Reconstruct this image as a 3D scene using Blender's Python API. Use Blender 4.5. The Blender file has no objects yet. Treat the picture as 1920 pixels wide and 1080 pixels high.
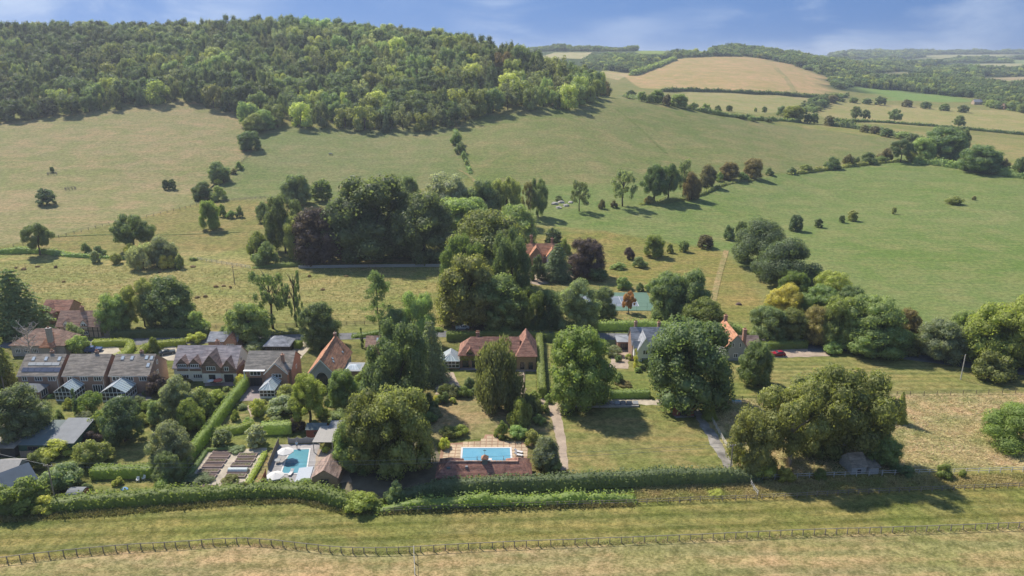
import bpy, math, random
import numpy as np
from mathutils import Vector, Matrix

scene = bpy.context.scene
COL = scene.collection
R = math.radians
rng = np.random.default_rng(7)
random.seed(7)

# ------------------------------------------------------------------ camera
CAMZ, PITCH, FPX = 81.0, R(17.4), 1371.0
cd = bpy.data.cameras.new('camera')
cam = bpy.data.objects.new('camera', cd)
COL.objects.link(cam)
cam.location = (0, 0, CAMZ)
cam.rotation_euler = (math.pi / 2 - PITCH, 0, 0)
cd.sensor_width = 36.0
cd.lens = 36.0 * FPX / 1920.0
cd.clip_start = 1.0
cd.clip_end = 60000.0
scene.camera = cam

# ------------------------------------------------------------------ world, sun, exposure
SUN_AZ, SUN_EL = R(-42), R(48)          # azimuth measured from +Y towards +X
world = bpy.data.worlds.new('World')
scene.world = world
world.use_nodes = True
wn, wl = world.node_tree.nodes, world.node_tree.links
wn.clear()


def nd(tree, typ, **kw):
    n = tree.nodes.new(typ)
    for k, v in kw.items():
        if k.startswith('i_'):
            key = k[2:]
            n.inputs[int(key) if key.isdigit() else key].default_value = v
        else:
            setattr(n, k, v)
    return n


def ramp(tree, stops, interp='LINEAR'):
    n = tree.nodes.new('ShaderNodeValToRGB')
    n.color_ramp.interpolation = interp
    e = n.color_ramp.elements
    while len(e) < len(stops):
        e.new(0.5)
    for q, (p, c) in enumerate(stops):
        e[q].position = p
        e[q].color = (*c, 1) if len(c) == 3 else c
    return n


def build_world():
    t = world.node_tree
    L = t.links.new
    co = nd(t, 'ShaderNodeTexCoord')
    lift = nd(t, 'ShaderNodeVectorMath', operation='MULTIPLY_ADD')
    lift.inputs[1].default_value = (0.8, 0.8, 0.55)
    lift.inputs[2].default_value = (0, 0, 1.35)
    L(co.outputs['Generated'], lift.inputs[0])
    nrm = nd(t, 'ShaderNodeVectorMath', operation='NORMALIZE')
    L(lift.outputs[0], nrm.inputs[0])
    sky = nd(t, 'ShaderNodeTexSky')
    sky.sky_type = 'NISHITA'
    sky.sun_disc = False
    sky.sun_elevation = SUN_EL
    sky.sun_rotation = SUN_AZ
    sky.altitude = 120
    sky.air_density = 1.0
    sky.dust_density = 0.05
    sky.ozone_density = 2.2
    L(nrm.outputs[0], sky.inputs[0])
    hs = nd(t, 'ShaderNodeHueSaturation')
    hs.inputs['Saturation'].default_value = 1.1
    hs.inputs['Value'].default_value = 0.97
    L(sky.outputs[0], hs.inputs['Color'])
    # thin drifting cirrus, slanting streaks
    mp = nd(t, 'ShaderNodeMapping')
    mp.inputs['Location'].default_value = (9.6, 4.4, 0.3)
    mp.inputs['Rotation'].default_value = (0, R(40), 0)
    mp.inputs['Scale'].default_value = (6.0, 4.0, 16.0)
    L(co.outputs['Generated'], mp.inputs[0])
    n1 = nd(t, 'ShaderNodeTexNoise')
    n1.inputs['Scale'].default_value = 1.0
    n1.inputs['Detail'].default_value = 7
    n1.inputs['Roughness'].default_value = 0.56
    n1.inputs['Distortion'].default_value = 0.35
    L(mp.outputs[0], n1.inputs[0])
    mp2 = nd(t, 'ShaderNodeMapping')
    mp2.inputs['Location'].default_value = (2.32, 1.24, 0.3)
    L(co.outputs['Generated'], mp2.inputs[0])
    n2 = nd(t, 'ShaderNodeTexNoise')
    n2.inputs['Scale'].default_value = 2.3
    n2.inputs['Detail'].default_value = 2
    L(mp2.outputs[0], n2.inputs[0])
    r1 = ramp(t, [(0.40, (0, 0, 0)), (0.68, (1, 1, 1))], 'EASE')
    r2 = ramp(t, [(0.40, (0, 0, 0)), (0.60, (1, 1, 1))], 'EASE')
    L(n1.outputs[0], r1.inputs[0])
    L(n2.outputs[0], r2.inputs[0])
    m = nd(t, 'ShaderNodeMath', operation='MULTIPLY')
    L(r1.outputs[0], m.inputs[0])
    L(r2.outputs[0], m.inputs[1])
    m2 = nd(t, 'ShaderNodeMath', operation='MULTIPLY', i_1=0.5)
    L(m.outputs[0], m2.inputs[0])
    mix = nd(t, 'ShaderNodeMix', data_type='RGBA')
    L(m2.outputs[0], mix.inputs['Factor'])
    L(hs.outputs[0], mix.inputs['A'])
    mix.inputs['B'].default_value = (4.4, 4.9, 5.6, 1)
    bg = nd(t, 'ShaderNodeBackground')
    bg.inputs['Strength'].default_value = 0.080
    L(mix.outputs['Result'], bg.inputs['Color'])
    out = nd(t, 'ShaderNodeOutputWorld')
    L(bg.outputs[0], out.inputs[0])


build_world()
sl = bpy.data.lights.new('sun', 'SUN')
sl.energy = 2.75
sl.angle = R(1.4)
sl.color = (1.0, 0.93, 0.82)
sun = bpy.data.objects.new('sun', sl)
COL.objects.link(sun)
sd = Vector((math.sin(SUN_AZ) * math.cos(SUN_EL), math.cos(SUN_AZ) * math.cos(SUN_EL), math.sin(SUN_EL)))
sun.rotation_euler = sd.to_track_quat('Z', 'Y').to_euler()
sun.location = sd * 300

scene.view_settings.view_transform = 'Standard'
scene.view_settings.look = 'None'
scene.view_settings.exposure = 1.26
scene.view_settings.gamma = 1.0
scene.view_settings.use_curve_mapping = False
scene.render.engine = 'CYCLES'
cy = scene.cycles
cy.max_bounces = 4
cy.diffuse_bounces = 3
cy.glossy_bounces = 2
cy.transmission_bounces = 3
cy.volume_bounces = 0
cy.transparent_max_bounces = 6
cy.caustics_reflective = False
cy.caustics_refractive = False
cy.use_denoising = True
cy.denoiser = 'OPENIMAGEDENOISE'
cy.denoising_input_passes = 'RGB_ALBEDO_NORMAL'

# ------------------------------------------------------------------ terrain height
CP, SP = math.cos(PITCH), math.sin(PITCH)


def ray(x, y):
    v, w = (x - 960) / FPX, (540 - y) / FPX
    return v, CP + w * SP, -SP + w * CP


def zray(y, Y):
    """height of the sight line of picture row y above a point Y metres ahead"""
    _, b, c = ray(960, y)
    return CAMZ + Y * c / b


# columns of the survey: picture column -> (row or ('z', height), metres ahead)
SURVEY = {
    -150: [(430, 335), (345, 430), (228, 585), (80, 850), ('z', 99, 1300), ('z', 60, 2600), ('z', 60, 9000)],
    0: [(440, 335), (350, 430), (225, 590), (76, 850), ('z', 100, 1300), ('z', 60, 2600), ('z', 60, 9000)],
    350: [(440, 338), (350, 440), (188, 640), (69, 880), ('z', 103, 1300), ('z', 60, 2600), ('z', 60, 9000)],
    540: [(440, 338), (350, 440), (240, 578), (66, 870), ('z', 103, 1300), ('z', 60, 2600), ('z', 60, 9000)],
    720: [(440, 340), (350, 445), (244, 578), (72, 860), ('z', 100, 1200), ('z', 60, 2600), ('z', 60, 9000)],
    860: [(440, 340), (350, 442), (236, 580), (92, 800), ('z', 92, 900), ('z', 70, 1400), ('z', 80, 2000), ('z', 80, 9000)],
    1000: [(435, 345), (350, 438), (215, 600), (128, 720), ('z', 64, 850), ('z', 66, 1300), (108, 1750), (92, 2100), ('z', 95, 3000), ('z', 90, 9000)],
    1115: [(430, 350), (350, 436), (262, 545), (200, 640), (180, 690), ('z', 37, 850), ('z', 44, 1100), (130, 1500), (103, 1900), (91, 2200), ('z', 95, 3000), ('z', 90, 9000)],
    1200: [(430, 352), (350, 440), (262, 560), (186, 690), ('z', 36, 800), (160, 1150), (122, 1500), (102, 1900), (91, 2150), ('z', 90, 3000), ('z', 90, 9000)],
    1300: [(430, 354), (350, 450), (262, 580), (205, 690), (185, 950), (172, 1080), (150, 1250), (112, 1600), (95, 1900), ('z', 100, 2300), ('z', 95, 2800), ('z', 100, 9000)],
    1400: [(430, 356), (350, 455), (262, 600), (222, 690), (200, 920), (175, 1080), (108, 1650), (96, 1900), ('z', 95, 2600), ('z', 100, 9000)],
    1500: [(430, 360), (350, 470), (300, 560), (238, 690), (205, 950), (180, 1100), (140, 1420), (108, 2000), ('z', 90, 2600), ('z', 100, 9000)],
    1600: [(430, 362), (350, 478), (310, 545), (250, 670), (215, 950), (190, 1150), (165, 1350), (138, 1800), (112, 3400), (99, 4600), ('z', 110, 9000)],
    1700: [(430, 362), (350, 478), (310, 530), (265, 640), (225, 900), (200, 1080), (170, 1350), (140, 2000), (112, 3500), (100, 4600), ('z', 110, 9000)],
    1920: [(430, 360), (360, 450), (320, 510), (250, 790), (215, 1000), (180, 1300), (140, 2100), (112, 3500), (100, 4600), ('z', 110, 9000)],
    2100: [(430, 360), (360, 450), (320, 510), (250, 790), (215, 1000), (180, 1300), (140, 2100), (112, 3500), (100, 4600), ('z', 110, 9000)],
}
YG = np.concatenate([np.arange(260, 1000, 4.0), np.arange(1000, 2000, 10.0), np.arange(2000, 9001, 50.0)])
TG = np.linspace(-0.82, 0.84, 260)


def make_height_table():
    cols, ts = [], []
    for px in sorted(SURVEY):
        pts = [(0, 0.0), (285, 0.0)]
        for e in SURVEY[px]:
            if e[0] == 'z':
                pts.append((e[2], e[1]))
            else:
                pts.append((e[1], zray(e[0], e[1])))
        a = np.array(pts, float)
        v = np.interp(YG, a[:, 0], a[:, 1])
        cols.append(v)
        v0, b, _ = ray(px, 250)
        ts.append(v0 / b)
    cols = np.array(cols)
    ts = np.array(ts)
    tab = np.array([np.interp(TG, ts, cols[:, j]) for j in range(len(YG))])      # [Y, t]
    # smooth along Y with a kernel that widens with distance, then along t
    out = tab.copy()
    for j, y in enumerate(YG):
        h = 16 if y < 1000 else (40 if y < 2000 else 160)
        wgt = np.exp(-0.5 * ((YG - y) / h) ** 2) * np.gradient(YG)
        out[j] = (wgt[:, None] * tab).sum(0) / wgt.sum()
    k = np.exp(-0.5 * (np.arange(-12, 13) / 5.0) ** 2)
    k /= k.sum()
    pad = np.pad(out, ((0, 0), (12, 12)), mode='edge')
    sm = sum(k[q] * pad[:, q:q + out.shape[1]] for q in range(25))
    fade = np.clip((YG - 275) / 40, 0, 1)[:, None]
    return np.where(sm < 0, 0, sm) * fade


HT = make_height_table()
LOGY = YG


def height(X, Y):
    X = np.asarray(X, float)
    Y = np.asarray(Y, float)
    yy = np.clip(Y, 260, 8990)
    t = np.clip(X / np.maximum(yy, 1), TG[0], TG[-1])
    j = np.clip(np.searchsorted(YG, yy) - 1, 0, len(YG) - 2)
    fy = (yy - YG[j]) / (YG[j + 1] - YG[j])
    u = (t - TG[0]) / (TG[1] - TG[0])
    i = np.clip(u.astype(int), 0, len(TG) - 2)
    fx = u - i
    z = (HT[j, i] * (1 - fx) + HT[j, i + 1] * fx) * (1 - fy) + (HT[j + 1, i] * (1 - fx) + HT[j + 1, i + 1] * fx) * fy
    und = 0.5 * np.sin(X * 0.031 + 1.3) * np.sin(Y * 0.027) + 0.35 * np.sin(X * 0.083 + Y * 0.06)
    return z + und * np.clip((Y - 330) / 150, 0, 1)


def G(x, y):
    """the point of the ground seen at picture position x, y"""
    a, b, c = ray(x, y)
    Y = np.concatenate([np.arange(60, 330, 1.0), np.arange(330, 1200, 2.0), np.arange(1200, 9000, 10.0)])
    s = Y / b
    zr = CAMZ + s * c
    zt = height(a * s, Y)
    d = zr - zt
    k = np.argmax(d <= 0) if (d <= 0).any() else 0
    if not (d <= 0).any():
        yv = Y[-1]
    elif k > 0:
        f = d[k - 1] / max(d[k - 1] - d[k], 1e-9)
        yv = Y[k - 1] + f * (Y[k] - Y[k - 1])
    else:
        yv = Y[0]
    X = a * yv / b
    return Vector((X, yv, float(height(X, yv))))


def mpp(p):
    """metres per picture pixel at point p"""
    return (p.y * CP - (p.z - CAMZ) * SP) / FPX


def H_at(p, ytop):
    """height above p of the sight line through row ytop"""
    return zray(ytop, p.y) - p.z


# ------------------------------------------------------------------ small mesh kit
def link(o, parent=None):
    COL.objects.link(o)
    if parent is not None:
        o.parent = parent
    return o


def mesh_np(name, v, f, mats=(), smooth=False, midx=None):
    """v (n,3), f (m,4) or (m,3)"""
    me = bpy.data.meshes.new(name)
    v = np.ascontiguousarray(v, np.float32)
    f = np.ascontiguousarray(f, np.int32)
    n, k = f.shape
    me.vertices.add(len(v))
    me.vertices.foreach_set('co', v.ravel())
    me.loops.add(n * k)
    me.loops.foreach_set('vertex_index', f.ravel())
    me.polygons.add(n)
    me.polygons.foreach_set('loop_start', np.arange(0, n * k, k, dtype=np.int32))
    if midx is not None:
        me.polygons.foreach_set('material_index', np.ascontiguousarray(midx, np.int32))
    if smooth:
        me.polygons.foreach_set('use_smooth', np.ones(n, bool))
    for m in mats:
        me.materials.append(m)
    me.update(calc_edges=True)
    return me


class MB:
    def __init__(s):
        s.v, s.f, s.m = [], [], []

    def add(s, vs, fs, mi=0):
        o = len(s.v)
        s.v += [tuple(p) for p in vs]
        s.f += [tuple(i + o for i in q) for q in fs]
        s.m += [mi] * len(fs)
        return s

    def box(s, x0, x1, y0, y1, z0, z1, mi=0):
        vs = [(x0, y0, z0), (x1, y0, z0), (x1, y1, z0), (x0, y1, z0), (x0, y0, z1), (x1, y0, z1), (x1, y1, z1), (x0, y1, z1)]
        return s.add(vs, [(0, 3, 2, 1), (4, 5, 6, 7), (0, 1, 5, 4), (1, 2, 6, 5), (2, 3, 7, 6), (3, 0, 4, 7)], mi)

    def prism(s, poly, z0, z1, mi=0, top=None):
        """upright prism over a counter-clockwise plan polygon; top: list of heights per corner"""
        n = len(poly)
        vs = [(x, y, z0) for x, y in poly] + [(x, y, (top[i] if top else z1)) for i, (x, y) in enumerate(poly)]
        fs = [tuple(range(n - 1, -1, -1)), tuple(range(n, 2 * n))] + [(i, (i + 1) % n, n + (i + 1) % n, n + i) for i in range(n)]
        return s.add(vs, fs, mi)

    def extr_x(s, prof, x0, x1, mi=0):
        """profile of (y,z) points, counter-clockwise seen from +x, extruded along x"""
        n = len(prof)
        vs = [(x0, y, z) for y, z in prof] + [(x1, y, z) for y, z in prof]
        fs = [tuple(range(n - 1, -1, -1)), tuple(range(n, 2 * n))] + [(i, (i + 1) % n, n + (i + 1) % n, n + i) for i in range(n)]
        return s.add(vs, fs, mi)

    def extr_y(s, prof, y0, y1, mi=0):
        n = len(prof)
        vs = [(x, y0, z) for x, z in prof] + [(x, y1, z) for x, z in prof]
        fs = [tuple(range(n)), tuple(range(2 * n - 1, n - 1, -1))] + [(i, n + i, n + (i + 1) % n, (i + 1) % n) for i in range(n)]
        return s.add(vs, fs, mi)

    def tube(s, pts, rad, n=6, mi=0, cap=True):
        pts = [Vector(p) for p in pts]
        rings = []
        for q, p in enumerate(pts):
            d = (pts[min(q + 1, len(pts) - 1)] - pts[max(q - 1, 0)]).normalized()
            a = d.cross(Vector((0.31, 0.95, 0.05))).normalized()
            b = d.cross(a)
            r = rad[q] if hasattr(rad, '__len__') else rad
            rings.append([p + (a * math.cos(2 * math.pi * k / n) + b * math.sin(2 * math.pi * k / n)) * r for k in range(n)])
        vs = [p for g in rings for p in g]
        fs = []
        for q in range(len(rings) - 1):
            for k in range(n):
                fs.append((q * n + k, q * n + (k + 1) % n, (q + 1) * n + (k + 1) % n, (q + 1) * n + k))
        if cap:
            fs.append(tuple(range(n - 1, -1, -1)))
            fs.append(tuple(range((len(rings) - 1) * n, len(rings) * n)))
        return s.add(vs, fs, mi)

    def mesh(s, name, mats, smooth=False):
        me = bpy.data.meshes.new(name)
        me.from_pydata(s.v, [], s.f)
        if not isinstance(mats, (list, tuple)):
            mats = [mats]
        for m in mats:
            me.materials.append(m)
        if len(mats) > 1:
            me.polygons.foreach_set('material_index', s.m)
        if smooth:
            me.polygons.foreach_set('use_smooth', [True] * len(me.polygons))
        me.update()
        return me

    def obj(s, name, mats, parent=None, loc=(0, 0, 0), rz=0.0, smooth=False):
        o = bpy.data.objects.new(name, s.mesh(name, mats, smooth))
        o.location = loc
        o.rotation_euler = (0, 0, rz)
        return link(o, parent)


def tag(o, label=None, cat=None, group=None, kind=None):
    if label:
        o['label'] = label
    if cat:
        o['category'] = cat
    if group:
        o['group'] = group
    if kind:
        o['kind'] = kind
    return o


def thing(name, label, cat, loc=(0, 0, 0), rz=0.0, group=None):
    o = bpy.data.objects.new(name, None)
    o.empty_display_size = 0.3
    o.location = loc
    o.rotation_euler = (0, 0, rz)
    return tag(link(o), label, cat, group)


def place(me, name, parent=None, loc=(0, 0, 0), rz=0.0, scale=None):
    o = bpy.data.objects.new(name, me)
    o.location = loc
    o.rotation_euler = (0, 0, rz)
    if scale is not None:
        o.scale = scale
    return link(o, parent)


def copy_tree(o, parent=None):
    c = o.copy()
    COL.objects.link(c)
    c.parent = parent
    for ch in o.children:
        copy_tree(ch, c)
    return c


# ------------------------------------------------------------------ materials
MATS = {}


def mat(name, rough=0.85, spec=0.3):
    m = bpy.data.materials.new(name)
    m.use_nodes = True
    t = m.node_tree
    b = t.nodes['Principled BSDF']
    b.inputs['Roughness'].default_value = rough
    b.inputs['Specular IOR Level'].default_value = spec
    MATS[name] = m
    return m, t, b, t.links.new


def plain(name, col, rough=0.8, spec=0.3, metal=0.0, var=0.12, scale=3.0, bump=0.0):
    """plain stuff with a little uneven wear"""
    m, t, b, L = mat(name, rough, spec)
    b.inputs['Metallic'].default_value = metal
    co = nd(t, 'ShaderNodeTexCoord')
    n = nd(t, 'ShaderNodeTexNoise')
    n.inputs['Scale'].default_value = scale
    n.inputs['Detail'].default_value = 4
    L(co.outputs['Object'], n.inputs[0])
    mx = nd(t, 'ShaderNodeMix', data_type='RGBA')
    mx.inputs['A'].default_value = (*[c * (1 - var * 1.6) for c in col], 1)
    mx.inputs['B'].default_value = (*[min(1, c * (1 + var * 1.6)) for c in col], 1)
    L(n.outputs[0], mx.inputs['Factor'])
    L(mx.outputs['Result'], b.inputs['Base Color'])
    if bump:
        bp = nd(t, 'ShaderNodeBump')
        bp.inputs['Strength'].default_value = bump
        bp.inputs['Distance'].default_value = 0.05
        L(n.outputs[0], bp.inputs['Height'])
        L(bp.outputs[0], b.inputs['Normal'])
    return m


def mathn(t, op, a, b=None):
    n = nd(t, 'ShaderNodeMath', operation=op)
    for i, v in enumerate((a, b)):
        if v is None:
            continue
        if isinstance(v, (int, float)):
            n.inputs[i].default_value = v
        else:
            t.links.new(v, n.inputs[i])
    return n.outputs[0]


def mixc(t, f, a, b, blend='MIX'):
    n = nd(t, 'ShaderNodeMix', data_type='RGBA')
    n.blend_type = blend
    for key, v in (('Factor', f), ('A', a), ('B', b)):
        if isinstance(v, (int, float)):
            n.inputs[key].default_value = v
        elif isinstance(v, tuple):
            n.inputs[key].default_value = (*v, 1) if len(v) == 3 else v
        else:
            t.links.new(v, n.inputs[key])
    return n.outputs['Result']


def noise(t, vec, scale, detail=4, rough=0.55, dist=0.0):
    n = nd(t, 'ShaderNodeTexNoise')
    n.inputs['Scale'].default_value = scale
    n.inputs['Detail'].default_value = detail
    n.inputs['Roughness'].default_value = rough
    n.inputs['Distortion'].default_value = dist
    if vec is not None:
        t.links.new(vec, n.inputs[0])
    return n.outputs[0]


def mapped(t, vec, scale=(1, 1, 1), rot=(0, 0, 0), loc=(0, 0, 0)):
    n = nd(t, 'ShaderNodeMapping')
    n.inputs['Scale'].default_value = scale
    n.inputs['Rotation'].default_value = rot
    n.inputs['Location'].default_value = loc
    t.links.new(vec, n.inputs[0])
    return n.outputs[0]


def fac(t, v, lo, hi):
    n = nd(t, 'ShaderNodeMapRange')
    n.inputs['From Min'].default_value = lo
    n.inputs['From Max'].default_value = hi
    t.links.new(v, n.inputs['Value'])
    return n.outputs[0]


def leaf_material():
    """foliage: own tint per plant (object colour), small changes per plant and per leaf spray"""
    m, t, b, L = mat('foliage', 0.55, 0.2)
    oi = nd(t, 'ShaderNodeObjectInfo')
    ge = nd(t, 'ShaderNodeNewGeometry')
    hs = nd(t, 'ShaderNodeHueSaturation')
    ti = nd(t, 'ShaderNodeAttribute', attribute_name='tint', attribute_type='INSTANCER')
    L(mixc(t, oi.outputs['Alpha'], ti.outputs['Color'], oi.outputs['Color']), hs.inputs['Color'])   # trees of a wood carry their tint per point
    h = mathn(t, 'MULTIPLY_ADD', oi.outputs['Random'], 0.03)
    h.node.inputs[2].default_value = 0.485
    L(h, hs.inputs['Hue'])
    co = nd(t, 'ShaderNodeTexCoord')
    nz = noise(t, co.outputs['Object'], 7.0, 2)
    v1 = mathn(t, 'MULTIPLY_ADD', ge.outputs['Random Per Island'], 0.5)
    v1.node.inputs[2].default_value = 0.68
    v2 = mathn(t, 'MULTIPLY_ADD', nz, 0.5)
    v2.node.inputs[2].default_value = 0.75
    v = mathn(t, 'MULTIPLY', v1, v2)
    r7 = mathn(t, 'FRACT', mathn(t, 'MULTIPLY', oi.outputs['Random'], 7.31))
    v3 = mathn(t, 'MULTIPLY_ADD', r7, 0.4)
    v3.node.inputs[2].default_value = 0.8
    L(mathn(t, 'MULTIPLY', v, v3), hs.inputs['Value'])
    L(hs.outputs[0], b.inputs['Base Color'])
    tr = nd(t, 'ShaderNodeBsdfTranslucent')
    warm = mixc(t, 1.0, hs.outputs[0], (1.35, 1.4, 0.7), 'MULTIPLY')
    L(warm, tr.inputs['Color'])
    ms = nd(t, 'ShaderNodeMixShader')
    ms.inputs[0].default_value = 0.48
    L(b.outputs[0], ms.inputs[1])
    L(tr.outputs[0], ms.inputs[2])
    L(ms.outputs[0], t.nodes['Material Output'].inputs[0])
    return m


M_LEAF = leaf_material()


def blade_material():
    m, t, b, L = mat('grass_blades', 0.9, 0.1)
    oi = nd(t, 'ShaderNodeObjectInfo')
    ge = nd(t, 'ShaderNodeNewGeometry')
    n = noise(t, ge.outputs['Position'], 0.16, 4, 0.6)
    c = mixc(t, fac(t, n, 0.35, 0.65), mixc(t, 1.0, oi.outputs['Color'], (0.72, 0.86, 0.6), 'MULTIPLY'), mixc(t, 1.0, oi.outputs['Color'], (1.15, 1.05, 1.05), 'MULTIPLY'))
    v = mathn(t, 'MULTIPLY_ADD', ge.outputs['Random Per Island'], 0.5)
    v.node.inputs[2].default_value = 0.75
    hs = nd(t, 'ShaderNodeHueSaturation')
    L(c, hs.inputs['Color'])
    L(v, hs.inputs['Value'])
    L(hs.outputs[0], b.inputs['Base Color'])
    tr = nd(t, 'ShaderNodeBsdfTranslucent')
    L(hs.outputs[0], tr.inputs['Color'])
    ms = nd(t, 'ShaderNodeMixShader')
    ms.inputs[0].default_value = 0.35
    L(b.outputs[0], ms.inputs[1])
    L(tr.outputs[0], ms.inputs[2])
    L(ms.outputs[0], t.nodes['Material Output'].inputs[0])
    return m


M_BLADE = blade_material()
M_BARK = plain('bark', (0.115, 0.09, 0.068), 0.95, 0.1, var=0.3, scale=14, bump=0.4)
M_PALEBARK = plain('pale_bark', (0.36, 0.32, 0.26), 0.9, 0.1, var=0.25, scale=10)
M_DEADWOOD = plain('dead_wood', (0.45, 0.40, 0.35), 0.9, 0.1, var=0.2, scale=10)

# ------------------------------------------------------------------ ground sheet
def in_poly(X, Y, poly):
    ins = np.zeros(X.shape, bool)
    n = len(poly)
    for i in range(n):
        x1, y1 = poly[i][:2]
        x2, y2 = poly[(i + 1) % n][:2]
        if y1 == y2:
            continue
        c = (y1 > Y) != (y2 > Y)
        ins ^= c & (X < (x2 - x1) * (Y - y1) / (y2 - y1) + x1)
    return ins


def edge_dist(X, Y, poly):
    d = np.full(X.shape, 1e9)
    n = len(poly)
    for i in range(n):
        x1, y1 = poly[i][:2]
        x2, y2 = poly[(i + 1) % n][:2]
        dx, dy = x2 - x1, y2 - y1
        l2 = dx * dx + dy * dy + 1e-9
        u = np.clip(((X - x1) * dx + (Y - y1) * dy) / l2, 0, 1)
        d = np.minimum(d, np.hypot(X - x1 - u * dx, Y - y1 - u * dy))
    return d


def px_poly(pts):
    return [G(x, y) for x, y in pts]


# fields: outline in picture coordinates, grass colour, dryness 0..1 (share of bleached patches), roughness of the sward
STUBBLE, GREEN, OLIVE = (0.30, 0.235, 0.125), (0.150, 0.185, 0.058), (0.205, 0.195, 0.078)
FIELDS = [
    ('valley meadow', [(-200, 505), (-200, 470), (470, 470), (830, 490), (830, 600), (-200, 600)], (0.265, 0.240, 0.098), 0.5, 0.8),
    ('left hill field', [(-200, 250), (0, 226), (200, 205), (345, 186), (460, 212), (470, 280), (395, 375), (240, 415), (0, 462), (-200, 485)], (0.236, 0.206, 0.104), 0.5, 0.3),
    ('bank under left field', [(-200, 485), (0, 462), (240, 415), (395, 375), (500, 370), (640, 400), (470, 470), (-200, 470)], (0.215, 0.185, 0.072), 0.45, 0.6),
    ('middle field', [(470, 280), (505, 236), (850, 236), (885, 330), (640, 380), (395, 375)], (0.168, 0.178, 0.076), 0.45, 0.3),
    ('spur field', [(850, 236), (940, 205), (1120, 198), (1165, 175), (1300, 205), (1500, 238), (1700, 262), (1690, 285), (1480, 325), (1300, 350), (900, 352), (885, 330)], (0.178, 0.182, 0.076), 0.5, 0.3),
    ('long green pasture', [(900, 352), (1300, 350), (1480, 325), (1690, 290), (1800, 315), (2300, 370), (2300, 560), (1920, 560), (1720, 620), (1560, 600), (1420, 520), (1350, 470), (1100, 430), (985, 420)], (0.160, 0.192, 0.070), 0.5, 0.3),
    ('rough corner', [(1000, 445), (1130, 433), (1350, 470), (1430, 560), (1430, 600), (1320, 600), (1230, 540), (1050, 520)], (0.225, 0.195, 0.070), 0.5, 0.7),
    ('valley right field', [(1690, 262), (1500, 238), (1560, 232), (2300, 270), (2300, 365), (1920, 330)], (0.245, 0.215, 0.090), 0.4, 0.2),
    ('pale strip field', [(1500, 200), (1580, 188), (2400, 222), (2400, 260), (1920, 246), (1560, 225)], (0.285, 0.245, 0.110), 0.35, 0.2),
    ('strip by hedge', [(1240, 186), (1300, 172), (1540, 183), (1500, 203), (1420, 215), (1300, 203)], (0.290, 0.250, 0.120), 0.3, 0.2),
    ('tan stubble hill', [(1165, 140), (1250, 112), (1400, 106), (1470, 118), (1550, 142), (1555, 178), (1300, 172), (1200, 165)], (0.37, 0.265, 0.135), 0.55, 0.3),
    ('long grass strip', [(1180, 945), (1500, 934), (2300, 905), (2300, 868), (1700, 884), (1430, 898), (1180, 908)], (0.27, 0.215, 0.075), 0.5, 1.0),
    ('dry hay field', [(1340, 745), (1450, 745), (1660, 738), (2300, 732), (2300, 868), (1700, 884), (1430, 898), (1380, 870), (1330, 800)], (0.40, 0.325, 0.185), 0.6, 0.8),
    ('far pale field', [(1000, 110), (1040, 98), (1110, 98), (1100, 110)], (0.36, 0.31, 0.19), 0.3, 0.1),
    ('far tan field', [(1120, 142), (1130, 132), (1185, 138), (1160, 150)], (0.36, 0.28, 0.16), 0.3, 0.1),
    ('far green strip', [(1190, 98), (1230, 95), (1340, 100), (1330, 106), (1230, 104)], (0.20, 0.24, 0.07), 0.1, 0.1),
    ('bright green field', [(1610, 164), (1680, 170), (1830, 185), (1810, 192), (1660, 188)], (0.175, 0.235, 0.075), 0.1, 0.1),
    ('far field six', [(1560, 118), (1600, 112), (1640, 116), (1610, 124)], (0.34, 0.30, 0.17), 0.2, 0.1),
    ('far field seven', [(1700, 128), (1780, 122), (1800, 128), (1730, 135)], (0.32, 0.30, 0.15), 0.2, 0.1),
    ('far field eight', [(1880, 112), (1990, 112), (1990, 120), (1900, 120)], (0.24, 0.27, 0.11), 0.2, 0.1),
    ('far field nine', [(1620, 150), (1700, 152), (1690, 158), (1625, 156)], (0.26, 0.27, 0.10), 0.2, 0.1),
    ('far field one', [(1640, 142), (1690, 134), (1720, 137), (1690, 146)], (0.34, 0.29, 0.16), 0.2, 0.1),
    ('far field two', [(1720, 103), (1900, 102), (1890, 109), (1740, 111)], (0.34, 0.30, 0.16), 0.2, 0.1),
    ('far field three', [(1790, 122), (1860, 119), (1990, 122), (1990, 135), (1840, 134)], (0.36, 0.31, 0.18), 0.2, 0.1),
    ('far field four', [(1845, 146), (1990, 140), (1990, 160), (1870, 156)], (0.36, 0.27, 0.17), 0.2, 0.1),
    ('far field five', [(1700, 112), (1750, 114), (1740, 119), (1700, 117)], (0.34, 0.30, 0.16), 0.2, 0.1),
]


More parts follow.
